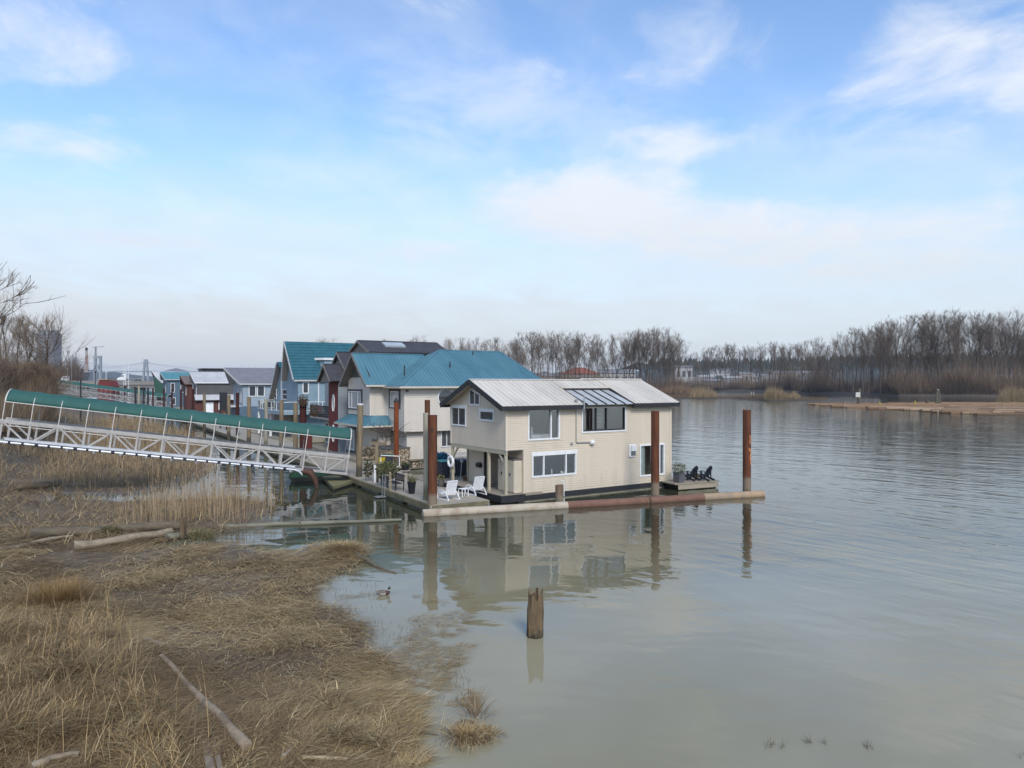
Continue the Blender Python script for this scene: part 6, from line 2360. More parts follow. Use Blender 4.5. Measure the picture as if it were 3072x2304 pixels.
for y in (-.22, .22):
    o.tube([(.35, y, 1.35), (.0, y, 1.35), (-.05, y, .1)], .022, 6)
for z in (.35, .65, .95):
    o.tube([(-.04, -.22, z), (-.04, .22, z)], .018, 6)
o.build('rails', M_STEEL, t)
MB().box(-.55, .05, -.3, .3, .06, .10).build('step', M_STEEL, t)
t = thing('leaning_board', 'pale upright board leaning at the swim ladder', 'board', dloc(.06, 6.0), DTH)
MB().bar((0, 0, 0), (.02, .1, 1.15), .14, .05).build('plank', mat('old_plank', (.25, .20, .13)), t)
MB().box(-.06, .06, -.06, .06, 0, .05).build('foot', M_STEEL, t)
t = thing('flower_chair', 'small stone flower chair with trailing plants before the cream house entrance', 'planter', G(1106, 1386, .6))
MB().box(-.45, .45, -.3, .3, .25, .45).box(-.45, .45, .2, .3, .45, 1.2).build('seat', M_STONE, t)
foliage('plant', t, (0, -.02, .85), .48, 500, .13, [(.20, .16, .11), (.14, .12, .07), (.10, .08, .05)])
for x in (-.4, .4):
    MB().box(x - .05, x + .05, -.28, .25, 0, .25).build('leg', M_STONE, t)
t = thing('fuel_cabinet', 'red cabinet on the far dock seen under the near canopy', 'cabinet', dloc(3.2, 36.5), DTH)
MB().box(-.4, .4, -.3, .3, .1, 1.9).build('body', mat('dark_red_paint', (.10, .018, .016)), t)
MB().box(-.42, .42, -.32, .32, 1.9, 1.96).build('top', M_CHAR, t)
t = thing('low_dock_box', 'low stone faced box behind the grey timber pile beside the cream house', 'box', G(1262, 1402, .5), TB)
MB().box(-.8, .8, -.3, .3, .0, .55).build('body', M_STONE, t)
MB().box(-1.0, 1.0, -.4, .4, .55, .62).build('lid', mat('old_plank', (.25, .20, .13)), t)
# ------------------------------------------------------------------ bare winter trees
M_BARK = mat('bark', (.10, .076, .058), (.065, .05, .04), .9, 3, stretch=(1, 1, .2))


def tree_meshes(name, seed, H, clear=.35, limbs=12, up=.75, spread=.24, subs=6, twigs=6, tr=.012, r0=None, fork=True, cols=((.155, .112, .080), (.135, .10, .074), (.18, .132, .094))):
    """one bare tree about H tall: (trunk mesh, crown mesh)"""
    rnd = random.Random(seed)
    g = np.random.default_rng(seed)
    r0 = r0 or H * .0095
    tk, cr = MB(), MB()
    V = Vector

    def rv(s=1.0):
        return V((rnd.gauss(0, s), rnd.gauss(0, s), rnd.gauss(0, s)))

    def path(p, d, L, n, wob, lift):
        pts = [p]
        for i in range(n):
            d = (d + rv(wob) + V((0, 0, lift))).normalized()
            p = p + d * (L / n)
            pts.append(p)
        return pts, d
    leaders = []
    ec = V((0, 0, H * (clear * .55 + .48)))
    er = (H * spread * 1.25, H * (.53 - clear * .55))

    def inside(q, k=1.0):
        return (q.x * q.x + q.y * q.y) / (er[0] * k) ** 2 + ((q.z - ec.z) / (er[1] * k)) ** 2 < 1.0
    tpts, d = path(V((0, 0, -.3)), V((rnd.gauss(0, .04), rnd.gauss(0, .04), 1)), H * (.62 if fork else .93), 7, .05, .05)
    tk.tube(tpts, [r0 * (1 - .62 * i / 7) for i in range(8)], 7)
    leaders.append((tpts, r0))
    if fork:
        for k in range(rnd.choice((2, 2, 3))):
            dd = (d + rv(.28) + V((0, 0, .4))).normalized()
            q, _ = path(tpts[-1] if k else tpts[-2], dd, H * rnd.uniform(.30, .38), 5, .09, .12)
            tk.tube(q, [r0 * .40 * (1 - .8 * i / 5) + .01 for i in range(6)], 5, False)
            leaders.append((q, r0 * .5))
    tws = []
    for li in range(limbs):
        pts, rr = leaders[0] if rnd.random() < (.5 if fork else 1) else rnd.choice(leaders)
        lo = clear if pts is tpts else 0.05
        t = rnd.uniform(lo, 1.0) ** .9
        t = max(lo, t)
        f = t * (len(pts) - 1)
        i = min(int(f), len(pts) - 2)
        p = pts[i].lerp(pts[i + 1], f - i)
        a = rnd.uniform(0, 6.283)
        hfrac = p.z / H
        L = H * spread * rnd.uniform(.7, 1.15) * (1.25 - .75 * abs(hfrac - .6))
        dd = V((math.cos(a), math.sin(a), up * rnd.uniform(.6, 1.4))).normalized()
        q, _ = path(p, dd, L, 5, .13, .10)
        for _k in range(4):
            if inside(q[-1]):
                break
            L *= .72
            q, _ = path(p, dd, L, 5, .13, .10)
        rl = max(r0 * .26 * (1 - .5 * hfrac), tr * 1.6)
        tk.tube(q, [rl * (1 - .75 * k / 5) for k in range(6)], 4, False)
        for s in range(subs):
            t2 = rnd.uniform(.25, 1.0)
            f = t2 * 5
            i = min(int(f), 4)
            p2 = q[i].lerp(q[i + 1], f - i)
            d2 = ((q[i + 1] - q[i]).normalized() + rv(.55) + V((0, 0, .25))).normalized()
            L2 = L * rnd.uniform(.3, .6)
            q2, _ = path(p2, d2, L2, 3, .16, .12)
            cr.tube(q2, [tr * 1.5, tr * 1.2, tr, tr * .7], 3, False)
            tws.append((q2, L2))
    for pts, rr in leaders[(1 if fork else 0):]:
        for s in range(subs):
            i = rnd.randrange(1, len(pts) - 1)
            q2, _ = path(pts[i], ((pts[i + 1] - pts[i]).normalized() + rv(.5)).normalized(), H * .10, 3, .16, .15)
            cr.tube(q2, [tr * 1.5, tr * 1.2, tr, tr * .7], 3, False)
            tws.append((q2, H * .1))
        q2 = pts[-3:]
        tws.append((q2, H * .12))
    # fine twigs as thin ribbons
    B, Hd, Ln = [], [], []
    A, Dr = [], []
    for q2, L2 in tws:
        for k in range(twigs):
            f = rnd.uniform(.15, 1.0) * 3
            i = min(int(f), len(q2) - 2)
            A.append(q2[i].lerp(q2[i + 1], min(1, f - i)))
            Dr.append(((q2[i + 1] - q2[i]).normalized() + rv(.42) + V((0, 0, .30))).normalized() * (L2 * rnd.uniform(.35, .8)))
    A, Dr = np.array([tuple(x) for x in A]), np.array([tuple(x) for x in Dr])
    n = len(A)
    mid = A + Dr * .5 + g.normal(0, .05, (n, 3)) * np.linalg.norm(Dr, axis=1)[:, None]
    tip = A + Dr + np.array([0, 0, .12]) * np.linalg.norm(Dr, axis=1)[:, None]
    # each twig forks once more; the crown keeps a rounded outline
    ok = ((A + Dr)[:, 0] ** 2 + (A + Dr)[:, 1] ** 2) / (er[0] * 1.04) ** 2 + (((A + Dr)[:, 2] - ec.z) / (er[1] * 1.03)) ** 2 < g.uniform(.88, 1.06, n)
    A, Dr, mid, tip = A[ok], Dr[ok], mid[ok], tip[ok]
    n = len(A)
    B2 = np.concatenate([A, mid, mid])
    T2 = np.concatenate([tip, mid + (Dr + g.normal(0, .45, (n, 3)) * np.linalg.norm(Dr, axis=1)[:, None]) * .55, mid + (Dr + g.normal(0, .45, (n, 3)) * np.linalg.norm(Dr, axis=1)[:, None]) * .5])
    dirn = T2 - B2
    s = np.cross(dirn, g.normal(0, 1, dirn.shape))
    s /= np.linalg.norm(s, axis=1)[:, None] + 1e-9
    w = tr * .42
    TV = np.stack([B2 - s * w, B2 + s * w, T2 + s * w * .35, T2 - s * w * .35], 1).reshape(-1, 3)
    cv = np.array(cr.v)
    m = bpy.data.meshes.new('crown')
    nv0 = len(cv)
    Vv = np.concatenate([cv, TV])
    F2 = np.array([f for f in cr.f if len(f) == 4])
    Fq = np.concatenate([F2, np.arange(len(TV)).reshape(-1, 4) + nv0])
    base = np.array(cols)[g.integers(0, len(cols))]
    C = np.tile(base * .85, (len(Vv), 1))
    C[nv0:] = np.repeat(base * g.uniform(.75, 1.35, (len(TV) // 4, 1)), 4, axis=0)
    o = np_mesh('crown', Vv, Fq, M_TWIG, C)
    me = o.data
    bpy.data.objects.remove(o)
    return tk.mesh('trunk', M_BARK, True), me


def put_tree(meshes, name, label, p, s=1.0, rz=0.0, group=None, cat='tree', sxy=1.0):
    t = thing(name, label, cat, p, rz, group)
    t.scale = (s * sxy, s * sxy, s)
    for nm, me in zip(('trunk', 'crown'), meshes):
        o = bpy.data.objects.new(nm, me)
        COL.objects.link(o)
        o.parent = t
    return t


COTT = [tree_meshes('t', 100 + i, 40, clear=(.34, .28, .42, .3, .38, .34, .25)[i], limbs=(18, 22, 16, 20, 17, 23, 17)[i], up=(1.0, .8, 1.2, .9, 1.1, .7, .9)[i], spread=(.20, .25, .18, .22, .19, .27, .24)[i], subs=7, twigs=6, tr=.036, r0=.34) for i in range(7)]
SLIM = [tree_meshes('s', 200 + i, 36, clear=.40, limbs=19, up=1.5, spread=.15, subs=6, twigs=6, tr=.034, r0=.24, fork=(i % 2 == 0)) for i in range(5)]

# ------------------------------------------------------------------ the far shore
M_BANK = mat('far_bank_earth', (.085, .066, .05), (.055, .045, .038), .95, .05, detail=8)


def land(name, pts, z0, z1, slope=4.0, inner=None):
    """low bank: outline on the water, top pulled in by slope metres"""
    P = [Vector((x, y, 0)) for x, y in pts]
    c = sum(P, Vector()) / len(P)
    mb = MB()
    top = [q + (c - q).normalized() * slope + UZ * z1 for q in P]
    bot = [q + UZ * z0 for q in P]
    n = len(P)
    for i in range(n):
        j = (i + 1) % n
        mb.face([bot[i], bot[j], top[j], top[i]])
    mb.face(top)
    o = mb.build(name, M_BANK)
    return tag(o, kind='structure')


def gx_(px, y):
    return ((px - CX) / F * y, y)


land('far_bank', [gx_(1930, 900), gx_(2060, 760), gx_(2430, 483), gx_(2695, 387), gx_(3072, 368), gx_(3700, 360), (900, 360), (1700, 800), (1900, 2600), (300, 2600)], -1, 1.6, 6)
land('mid_bank', [gx_(900, 560), gx_(1300, 505), gx_(1700, 500), gx_(2050, 515), gx_(2030, 760), gx_(800, 900)], -1, 1.4, 4)
land('reed_island', [gx_(2020, 338), gx_(2190, 325), gx_(2300, 295), gx_(2470, 285), gx_(2650, 300), gx_(2400, 330), gx_(2200, 372), gx_(2030, 385)], -.3, .45, 1.5)
land('left_far_bank', [gx_(-600, 420), gx_(30, 420), gx_(236, 420), gx_(246, 520), gx_(280, 1300), gx_(-900, 1300)], -1, 2.5, 6)
land('horizon_bank', [(-3200, 2300), (-700, 2100), (300, 2300), (2600, 2500), (4200, 2200), (5000, 6000), (-5000, 6000)], -1, 3, 20)


def tops(px):
    X = [1150, 1212, 1290, 1355, 1444, 1493, 1546, 1680, 1753, 1851, 1912, 1973, 2034, 2052, 2100, 2106, 2175, 2250, 2292, 2377, 2430, 2510, 2590, 2670, 2720, 2811, 2907, 2960, 3013, 3072, 3200]
    Y = [1010, 1005, 1010, 1012, 1016, 1013, 999, 995, 991, 1001, 981, 981, 1010, 1040, 1050, 1040, 1030, 1027, 1027, 1032, 1019, 993, 979, 964, 952, 934, 945, 938, 940, 968, 960]
    return float(np.interp(px, X, Y))


G_L, G_M, G_R = 'bare cottonwoods behind the houses', 'thin bare trees before the far hill', 'tall bare cottonwoods on the right shore'
L_L = 'bare leafless cottonwood in the grey grove rising behind the beige and teal roofs'
L_M = 'slender bare tree in the sparse row before the blue wooded hill across the river'
L_R = 'tall bare cottonwood in the dense dark grove on the far right shore'
ntree = 0


def row(px0, px1, step, ydist, zb, group, label, kinds, hmul=(.80, 1.03), depth=30, wide=1.0):
    global ntree
    px = px0
    while px < px1:
        y = ydist(px) + random.uniform(0, depth)
        p = gx_(px, y)
        top = CAMZ + (HY - tops(px)) / F * y
        h = (top - zb) * random.uniform(*hmul)
        kind = random.choice(kinds)
        base = 40.0 if kind in COTT else 36.0
        put_tree(kind, 'bare_tree', label, (p[0], p[1], zb), h / base, random.uniform(0, 6.28), group, 'tree', wide * random.uniform(.85, 1.2))
        ntree += 1
        px += step * random.uniform(.55, 1.45)


row(1150, 1560, 10.5, lambda p: 515, 1.3, G_L, L_L, COTT + SLIM, (.82, 1.02), 40)
row(1545, 2036, 8.6, lambda p: 508, 1.3, G_L, L_L, SLIM + SLIM + COTT, (.80, 1.03), 35)
row(1880, 2030, 17, lambda p: 506, 1.3, G_L, L_L, COTT, (.92, 1.04), 10, 1.15)
row(2040, 2130, 15, lambda p: 620, 1.5, G_M, L_M, SLIM, (.7, 1.0), 40)
row(2110, 2440, 9.5, lambda p: 600 - (p - 2110) * .32, 1.5, G_M, L_M, SLIM + COTT[:3], (.84, 1.03), 25)
row(2420, 3110, 11, lambda p: 470 - min(70, (p - 2420) * .22), 1.5, G_R, L_R, COTT + SLIM[:2], (.72, 1.03), 35)
row(2560, 3110, 27, lambda p: 402, 1.5, G_R, L_R, COTT, (.93, 1.05), 8, 1.15)
# trees peeping over the roofs between the red house and the blue steep roof
for px, y, tp in ((965, 330, 1020), (982, 335, 1015), (1003, 340, 1026)):
    p = gx_(px, y)
    put_tree(random.choice(COTT), 'bare_tree', 'bare treetop showing above the steep teal roof ridge', (p[0], p[1], 1), (CAMZ + (HY - tp) / F * y - 1) / 40, random.uniform(0, 6), 'treetops above the teal ridge')

# undergrowth along that shore


def thicket(name, label, spots, n, h0, h1, wd, cols, lean=.35, segs=2, taper=False):
    P, TP = [], []
    for (px0, px1, yf, depth, zb) in spots:
        m = int(n * (px1 - px0) / sum(s[1] - s[0] for s in spots))
        px = rng.uniform(px0, px1, m)
        y = np.array([yf(p) for p in px]) + rng.uniform(0, depth, m)
        P.append(np.stack([(px - CX) / F * y, y, np.full(m, zb)], 1))
        u = (px - px0) / (px1 - px0)
        TP.append(np.clip(np.minimum(u, 1 - u) * 5 + .25, 0, 1) if taper else np.ones(m))
    P = np.concatenate(P)
    n = len(P)
    cl = np.clip((fbm(P[:, 0] * .06, P[:, 1] * .06, 9, 3) - .5) * 1.7 + .5, 0, 1)
    hh = rng.uniform(h0, h1, n) * (.25 + 1.5 * cl) * np.concatenate(TP)
    a = np.abs(rng.normal(0, lean, n))
    V, Fq, C = blade_arrays(P, rng.uniform(-3.14, 3.14, n), hh, a, a + rng.uniform(.0, .6, n), rng.uniform(.6, 1.4, n) * wd, pick(cols, n, .25), segs)
    return tag(np_mesh(name, V, Fq, M_TWIG, C), label, 'undergrowth', kind='stuff')


PURP = [(.165, .112, .076), (.19, .13, .088), (.14, .097, .068), (.22, .155, .102)]
yR = lambda p: float(np.interp(p, [2040, 2430, 2695, 3072, 3200], [745, 487, 391, 372, 368]))
thicket('far_undergrowth', 'brown purple tangle of bare brush along the far right shore', [(2040, 2470, yR, 40, 1.2), (2440, 3130, yR, 45, 1.2), (2440, 3130, yR, 25, .8), (2640, 2960, yR, 30, 1.2), (2500, 3130, yR, 6, .6)], 64000, 1.5, 9.5, .15, PURP)
thicket('far_saplings', 'thin bare saplings rising unevenly out of the far right brush', [(2040, 2470, yR, 40, 1.2), (2440, 3130, yR, 45, 1.2)], 15000, 5, 19, .13, PURP, .18)
thicket('grove_undergrowth', 'brown bare brush between the trunks of the grove behind the houses', [(1150, 2045, lambda p: 500, 40, 1.0), (1880, 2045, lambda p: 498, 25, 1.0)], 30000, 2, 8, .16, PURP)
thicket('grove_saplings', 'thin bare saplings among the trunks of the grove behind the houses', [(1150, 2045, lambda p: 500, 40, 1.0), (1880, 2045, lambda p: 498, 25, 1.0)], 9000, 5, 17, .13, PURP, .18)
thicket('far_dark_brush', 'dark low brush at the waterline below the far hill', [(2035, 2560, yR, 12, .5), (2440, 3130, yR, 8, .2)], 16000, 2, 6, .3, [(.065, .055, .048), (.085, .07, .058), (.07, .068, .05)])
TANR = [(.27, .20, .11), (.32, .24, .14), (.23, .165, .09)]
thicket('island_reeds', 'tan reed beds standing on the low island in mid river', [(2068, 2155, lambda p: 334, 24, .3), (2290, 2402, lambda p: 295, 22, .3)], 9000, 1.6, 4.4, .09, TANR, .12, 2, True)
thicket('island_scrub', 'low brown sedge covering the rest of the river island', [(2022, 2480, lambda p: float(np.interp(p, [2020, 2190, 2300, 2470], [338, 326, 297, 289])), 18, .3)], 8000, .4, 1.6, .1, [(.16, .105, .065), (.20, .14, .085), (.13, .09, .06)], .3)
thicket('shore_reeds', 'reddish tan reeds at the water behind the right end of the beige roof', [(1955, 2075, lambda p: 486, 14, .2)], 5000, 1.5, 4.5, .12, [(.22, .14, .085), (.27, .18, .11), (.17, .11, .075)], .15)
thicket('raft_reeds', 'tan reeds growing behind the log raft at the right edge', [(2990, 3120, lambda p: 262, 14, .1)], 3500, 1.5, 3.6, .08, TANR, .12, 2, True)

# hills with conifers, houses and sheds far behind the trees


def ridge(name, px0, px1, y, tops_, depth, m):
    n = 160
    pxs = np.linspace(px0, px1, n)
    V, Fq = [], []
    for i, px in enumerate(pxs):
        zt = CAMZ + (HY - np.interp(px, [t[0] for t in tops_], [t[1] for t in tops_])) / F * y
        zt += 2.0 * math.sin(i * .9) + 1.5 * math.sin(i * .37)
        x = (px - CX) / F * y
        V += [(x, y - depth, 2.0), (x, y - depth * .45, 2 + (zt - 2) * .55), (x, y, zt), (x, y + depth, zt * .8)]
    for i in range(n - 1):
        for k in range(3):
            a = i * 4 + k
            Fq.append((a, a + 4, a + 5, a + 1))
    o = np_mesh(name, np.array(V), np.array(Fq), m)
    tag(o, kind='structure')
    return o


M_HILL = mat('wooded_hill', (.030, .042, .034), (.05, .055, .045), .95, .012, detail=10)
ridge('hill', 1900, 3300, 1500, [(1900, 1092), (2040, 1090), (2150, 1088), (2250, 1090), (2400, 1086), (2600, 1076), (2800, 1078), (3072, 1072), (3300, 1070)], 260, M_HILL)
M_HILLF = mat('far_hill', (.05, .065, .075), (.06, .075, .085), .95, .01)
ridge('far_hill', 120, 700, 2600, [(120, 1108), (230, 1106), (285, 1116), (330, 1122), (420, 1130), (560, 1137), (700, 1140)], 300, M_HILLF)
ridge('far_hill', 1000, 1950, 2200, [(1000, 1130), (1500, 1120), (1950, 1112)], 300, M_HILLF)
# conifers along the ridge read as one wood
PV, PFq, k = [], [], 0
for i in range(1500):
    px = rng.uniform(1950, 3150)
    f = rng.uniform(0, 1) ** .6
    y = 1500 - 260 * .45 * (1 - f)
    zt = CAMZ + (HY - np.interp(px, [1900, 2250, 2400, 2600, 2800, 3072, 3300], [1092, 1090, 1086, 1076, 1078, 1072, 1070])) / F * 1500
    z = 2 + (zt - 2) * (.55 + .45 * f) - 3
    h, r = rng.uniform(9, 20), rng.uniform(2.5, 5)
    x = (px - CX) / F * y
    for t, (za, zb, ra) in enumerate(((.0, .55, 1.0), (.28, .8, .75), (.55, 1.0, .5))):
        a0 = rng.uniform(0, 6)
        ring = [(x + r * ra * math.cos(a0 + q * 1.257), y + r * ra * math.sin(a0 + q * 1.257), z + h * za) for q in range(5)]
        apex = (x, y, z + h * zb)
        for q in range(5):
            PV += [ring[q], ring[(q + 1) % 5], apex]
            PFq.append((k, k + 1, k + 2))
            k += 3
tag(np_mesh('hill_conifers', np.array(PV), np.array(PFq), mat('conifer', (.022, .036, .026), (.035, .05, .036), .9, .02)), 'dark conifers crowding the crest of the far hill', 'wood', kind='stuff')


def shed(label, px, y, w, h, d, wall, roof, zb=3.0, pitch=.18, name='warehouse', cat='building', hip=False):
    x, _ = gx_(px, y)
    t = thing(name, label, cat, (x, y, zb), R(random.uniform(-12, 12)))
    mb = MB()
    mb.box(-w / 2, w / 2, 0, d, 0, h)
    mb.build('wall', wall, t)
    ro = MB()
    if hip:
        e = [(-w / 2 - 1, -1, h), (w / 2 + 1, -1, h), (w / 2 + 1, d + 1, h), (-w / 2 - 1, d + 1, h)]
        a, b = (-w * .12, d / 2, h + w * pitch), (w * .12, d / 2, h + w * pitch)
        ro.face([e[0], e[1], b, a]).face([e[1], e[2], b]).face([e[2], e[3], a, b]).face([e[3], e[0], a])
    else:
        ro.slab((-w / 2 - .5, -.8, h), (w / 2 + .5, -.8, h), (w / 2 + .5, d / 2, h + d * pitch), (-w / 2 - .5, d / 2, h + d * pitch), .3)
        ro.slab((-w / 2 - .5, d + .8, h), (w / 2 + .5, d + .8, h), (w / 2 + .5, d / 2, h + d * pitch), (-w / 2 - .5, d / 2, h + d * pitch), .3)
    ro.build('roof', roof, t)
    wn_ = MB()
    k = max(2, int(w / 6))
    for i in range(k):
        c = -w / 2 + w * (i + .5) / k
        MB().box(c - w / k * .28, c + w / k * .28, -.12, -.04, h * .35, h * .75).build('window', M_GLASS, t)
    return t


M_PW, M_PG, M_PT = mat('pale_wall', (.40, .40, .39)), mat('grey_wall', (.22, .225, .23)), mat('tan_wall', (.32, .27, .22))
M_RR = mat('red_tile_roof', (.30, .085, .05), (.24, .07, .04), .8, .5)
shed('pale building with a broad red orange hipped roof behind the grove', 1735, 640, 34, 12, 22, M_PT, M_RR, 3, .17, 'red_roof_building', hip=True)
shed('long pale low building right of the red roofed one behind the grove', 1850, 660, 34, 13, 20, M_PW, M_PG)
shed('small pale building left of the red roofed one behind the grove', 1650, 650, 20, 10, 16, M_PW, M_PG)
for i, (px, w, h, zb, wm, lab) in enumerate((
        (2052, 22, 20, 8, M_PW, 'tall white hillside building just right of the grove edge'), (2085, 16, 9, 4, M_PW, 'low white shed by the gap in the trees'),
        (2120, 24, 10, 6, M_PG, 'grey hillside building behind the gap in the trees'), (2160, 30, 8, 18, M_PW, 'long white terrace high on the far hill'),
        (2200, 26, 7, 7, M_PG, 'low grey roofed shed at the foot of the hill'), (2240, 20, 14, 6, M_PT, 'tan building behind the slender row'),
        (2275, 30, 9, 9, M_PW, 'wide white building below the hill crest'), (2310, 22, 12, 4, M_PW, 'pale building between the slender trunks'),
        (2345, 26, 16, 5, M_PT, 'tall tan building near the right end of the slender row'), (2375, 28, 10, 12, M_PW, 'white building high behind the slender row'),
        (2415, 24, 8, 4, M_PW, 'low white shed where the dense grove begins'), (2140, 30, 7, 3, M_DGREY, 'long dark low shed on the bank below the hill'),
        (2440, 26, 12, 10, M_PG, 'grey building half hidden by the dense grove'))):
    shed(lab, px, 980 + (i * 37) % 120, w, h, 14, wm, M_PW if wm is M_PG else M_PG, zb)
# white fabric dome
x, y = gx_(3075, 560)
t = thing('storage_dome', 'large white rounded fabric dome behind the trees at right', 'building', (x, y, 2))
mb = MB()
rw_ = []
for s in np.linspace(0, 1, 13):
    r = 13.5 * math.sqrt(max(.02, 1 - max(0, (.22 - s) / .24) ** 2))
    rw_.append([(-33 + 80 * s, r * 1.2 * math.cos(a), r * .9 * math.sin(a)) for a in np.linspace(0, math.pi, 17)])
for i in range(12):
    for j in range(16):
        mb.face([rw_[i][j], rw_[i + 1][j], rw_[i + 1][j + 1], rw_[i][j + 1]])
mb.face(rw_[0])
mb.build('cover', mat('white_fabric', (.72, .72, .72), (.66, .66, .67), .6, .1), t, True)
MB().box(-32, 46, -16.6, -15.9, 0, 1.5).build('base_wall', M_PG, t)

# log raft
LOGS = []
for i in range(4):
    r = .26 + .05 * i
    LOGS.append(MB().tube([(-6.5 - i * .6, 0, 0), (0, random.uniform(-.1, .1), 0), (6.5 + i * .5, 0, 0)], [r, r * .93, r * .82], 8).mesh('log', mat('raft_bark_%s' % 'abcd'[i], ((.25, .155, .085), (.13, .08, .05), (.33, .235, .15), (.19, .115, .065))[i], ((.17, .105, .06), (.13, .085, .05), (.22, .15, .09), (.15, .09, .05))[i], .9, 1.5, stretch=(.15, 1, 1)), True))
RAFT = np.array([gx_(2433, 234), gx_(2520, 222), gx_(2700, 192), gx_(2900, 170), gx_(3110, 155), gx_(3110, 250), gx_(2900, 250), gx_(2600, 242)])
raft = []
while len(raft) < 520:
    x, y = random.uniform(70, 190), random.uniform(150, 272)
    if poly_sd(RAFT, np.array([x]), np.array([y]))[0] > .3:
        raft.append((x, y))
raft.sort(key=lambda q: q[1])
mbs = MB()
for i, (x, y) in enumerate(raft):
    a = R(random.gauss(-4, 7) + (random.choice((-40, 30)) if random.random() < .08 else 0))
    if i < 210:
        o = bpy.data.objects.new('raft_log', random.choice(LOGS))
        COL.objects.link(o)
        o.location = (x, y, random.uniform(.0, .42))
        o.rotation_euler = (random.uniform(0, 6), 0, a)
        s = random.uniform(.6, 1.15)
        o.scale = (s, 1, 1)
        tag(o, 'brown weathered log lying among many like it in the near half of the log raft', 'log', 'logs of the raft')
    else:
        L = random.uniform(4, 7.5)
        dx, dy = math.cos(a) * L, math.sin(a) * L
        z, r = random.uniform(.0, .4), random.uniform(.2, .36)
        mbs.tube([(x - dx, y - dy, z), (x + dx, y + dy, z)], [r, r * .8], 6)
tag(mbs.build('log_raft', bpy.data.materials['raft_bark_a'], None, True), 'far half of the brown log raft floating off the right shore', 'log raft', kind='stuff')
p = gx_(2432, 234)
t = MB().tube([(0, 0, .1), (11, -9.5, .15)], .3, 8).build('boom_log', bpy.data.materials['raft_bark_c'])
t.location = (p[0], p[1], 0)
tag(t, 'long pale boom log forming the pointed left tip of the log raft', 'log')
p = gx_(2577, 230)
t = thing('sign_pile', 'dark pile with a pale square sign board beside the log raft', 'sign', (p[0], p[1], 0))
MB().tube([(0, 0, -1), (0, 0, 5.2)], .5, 10).build('shaft', M_DRIFTD, t, True)
MB().box(-1.3, .1, -.62, -.54, 2.6, 4.1).build('sign_board', mat('pale_sign', (.55, .54, .48)), t)
p = gx_(2812, 232)
t = thing('dolphin_pile', 'weathered cluster pile bound together behind the log raft', 'pile', (p[0], p[1], 0))
for dx, dy, tz, lx in ((-.35, 0, 4.3, .25), (.4, .1, 4.8, -.1), (.9, -.1, 4.2, -.5)):
    MB().tube([(dx, dy, -1), (dx + lx, dy, tz)], [.42, .3], 9).build('timber', mat('mossy_timber', (.115, .11, .075), (.08, .072, .05)), t, True)
t = thing('timber_pile', 'short dark stub left of the cluster pile behind the log raft', 'pile', (p[0] - 3.2, p[1], 0))
MB().tube([(0, 0, -1), (0, 0, 1.6)], .4, 8).build('shaft', M_DRIFTD, t, True)
for px, lab in ((2254, 'thin pale marker post on the river island, left of its twin'), (2261, 'thin pale marker post on the river island, right of its twin')):
    p = gx_(px, 318)
    t = MB().tube([(0, 0, 0), (0, 0, 3.0)], .14, 6).build('marker_post', mat('pale_wood', (.50, .44, .32)))
    t.location = (p[0], p[1], .2)
    tag(t, lab, 'post')
for px, y, lab in ((2643, 216, 'small yellow marker on the log raft right of the sign'), (2749, 225, 'small yellow marker leaning on the log raft left of the cluster pile')):
    p = gx_(px, y)
    t = MB().bar((0, 0, 0), (-.5, 0, 1.3), .28, .28).build('yellow_marker', mat('yellow_paint', (.45, .42, .06)))
    t.location = (p[0], p[1], .2)
    tag(t, lab, 'marker')

# ------------------------------------------------------------------ the left bank
OAKS = [tree_meshes('o', 300 + i, 12, clear=.18, limbs=22, up=.75, spread=.36, subs=8, twigs=8, tr=.016, r0=.19) for i in range(3)]
POPL = [tree_meshes('p', 320 + i, 14, clear=.12, limbs=26, up=3.2, spread=.20, subs=7, twigs=6, tr=.016, r0=.16, fork=False) for i in range(2)]
WILL = [tree_meshes('w', 340 + i, 5, clear=.05, limbs=26, up=1.6, spread=.5, subs=8, twigs=7, tr=.013, r0=.05, cols=((.20, .14, .09), (.17, .12, .08), (.15, .11, .08))) for i in range(3)]


def at_top(px, y, topy, zb, base):
    """root and scale for a tree whose top shows at topy"""
    return (gx_(px, y)[0], y, zb), (CAMZ + (HY - topy) / F * y - zb) / base


for mesh, px, y, ty, base, nm, lab, sxy in (
        (OAKS[0], 138, 96, 930, 12, 'bare_tree', 'spreading bare tree on the left bank, the rightmost and fullest there', 1.0),
        (OAKS[1], 86, 104, 958, 12, 'bare_tree', 'thin bare tree with curved limbs just left of the fullest left bank tree', .8),
        (OAKS[2], -130, 50, 775, 12, 'bare_tree', 'big bare tree outside the left edge whose branch tips reach into view', 1.15),
        (OAKS[1], 8, 100, 985, 12, 'bare_tree', 'bare tree at the very left edge beside the poplars', .8),
        (POPL[0], 34, 122, 940, 14, 'poplar_tree', 'upright bare poplar on the left bank, left of its twin', .9),
        (POPL[1], 56, 126, 946, 14, 'poplar_tree', 'upright bare poplar on the left bank, right of its twin', .9)):
    p, s = at_top(px, y, ty, 3.2, base)
    put_tree(mesh, nm, lab, p, s, random.uniform(0, 6), None, 'tree', sxy)
for i, (px, y) in enumerate(((-30, 92), (0, 86), (18, 96), (40, 90), (58, 98), (76, 92), (95, 99), (112, 94), (128, 101), (146, 97), (158, 104), (20, 80), (60, 84), (-10, 78), (100, 88), (140, 92))):
    p, s = at_top(px, y, 1062 + (i * 37) % 38 + max(0, px - 110) * .5, 2.8, 5)
    put_tree(WILL[i % 3], 'willow_shrub', 'orange brown bare willow shrub in the thicket along the left bank', p, s, random.uniform(0, 6), 'willow shrubs on the left bank', 'shrub', .9)
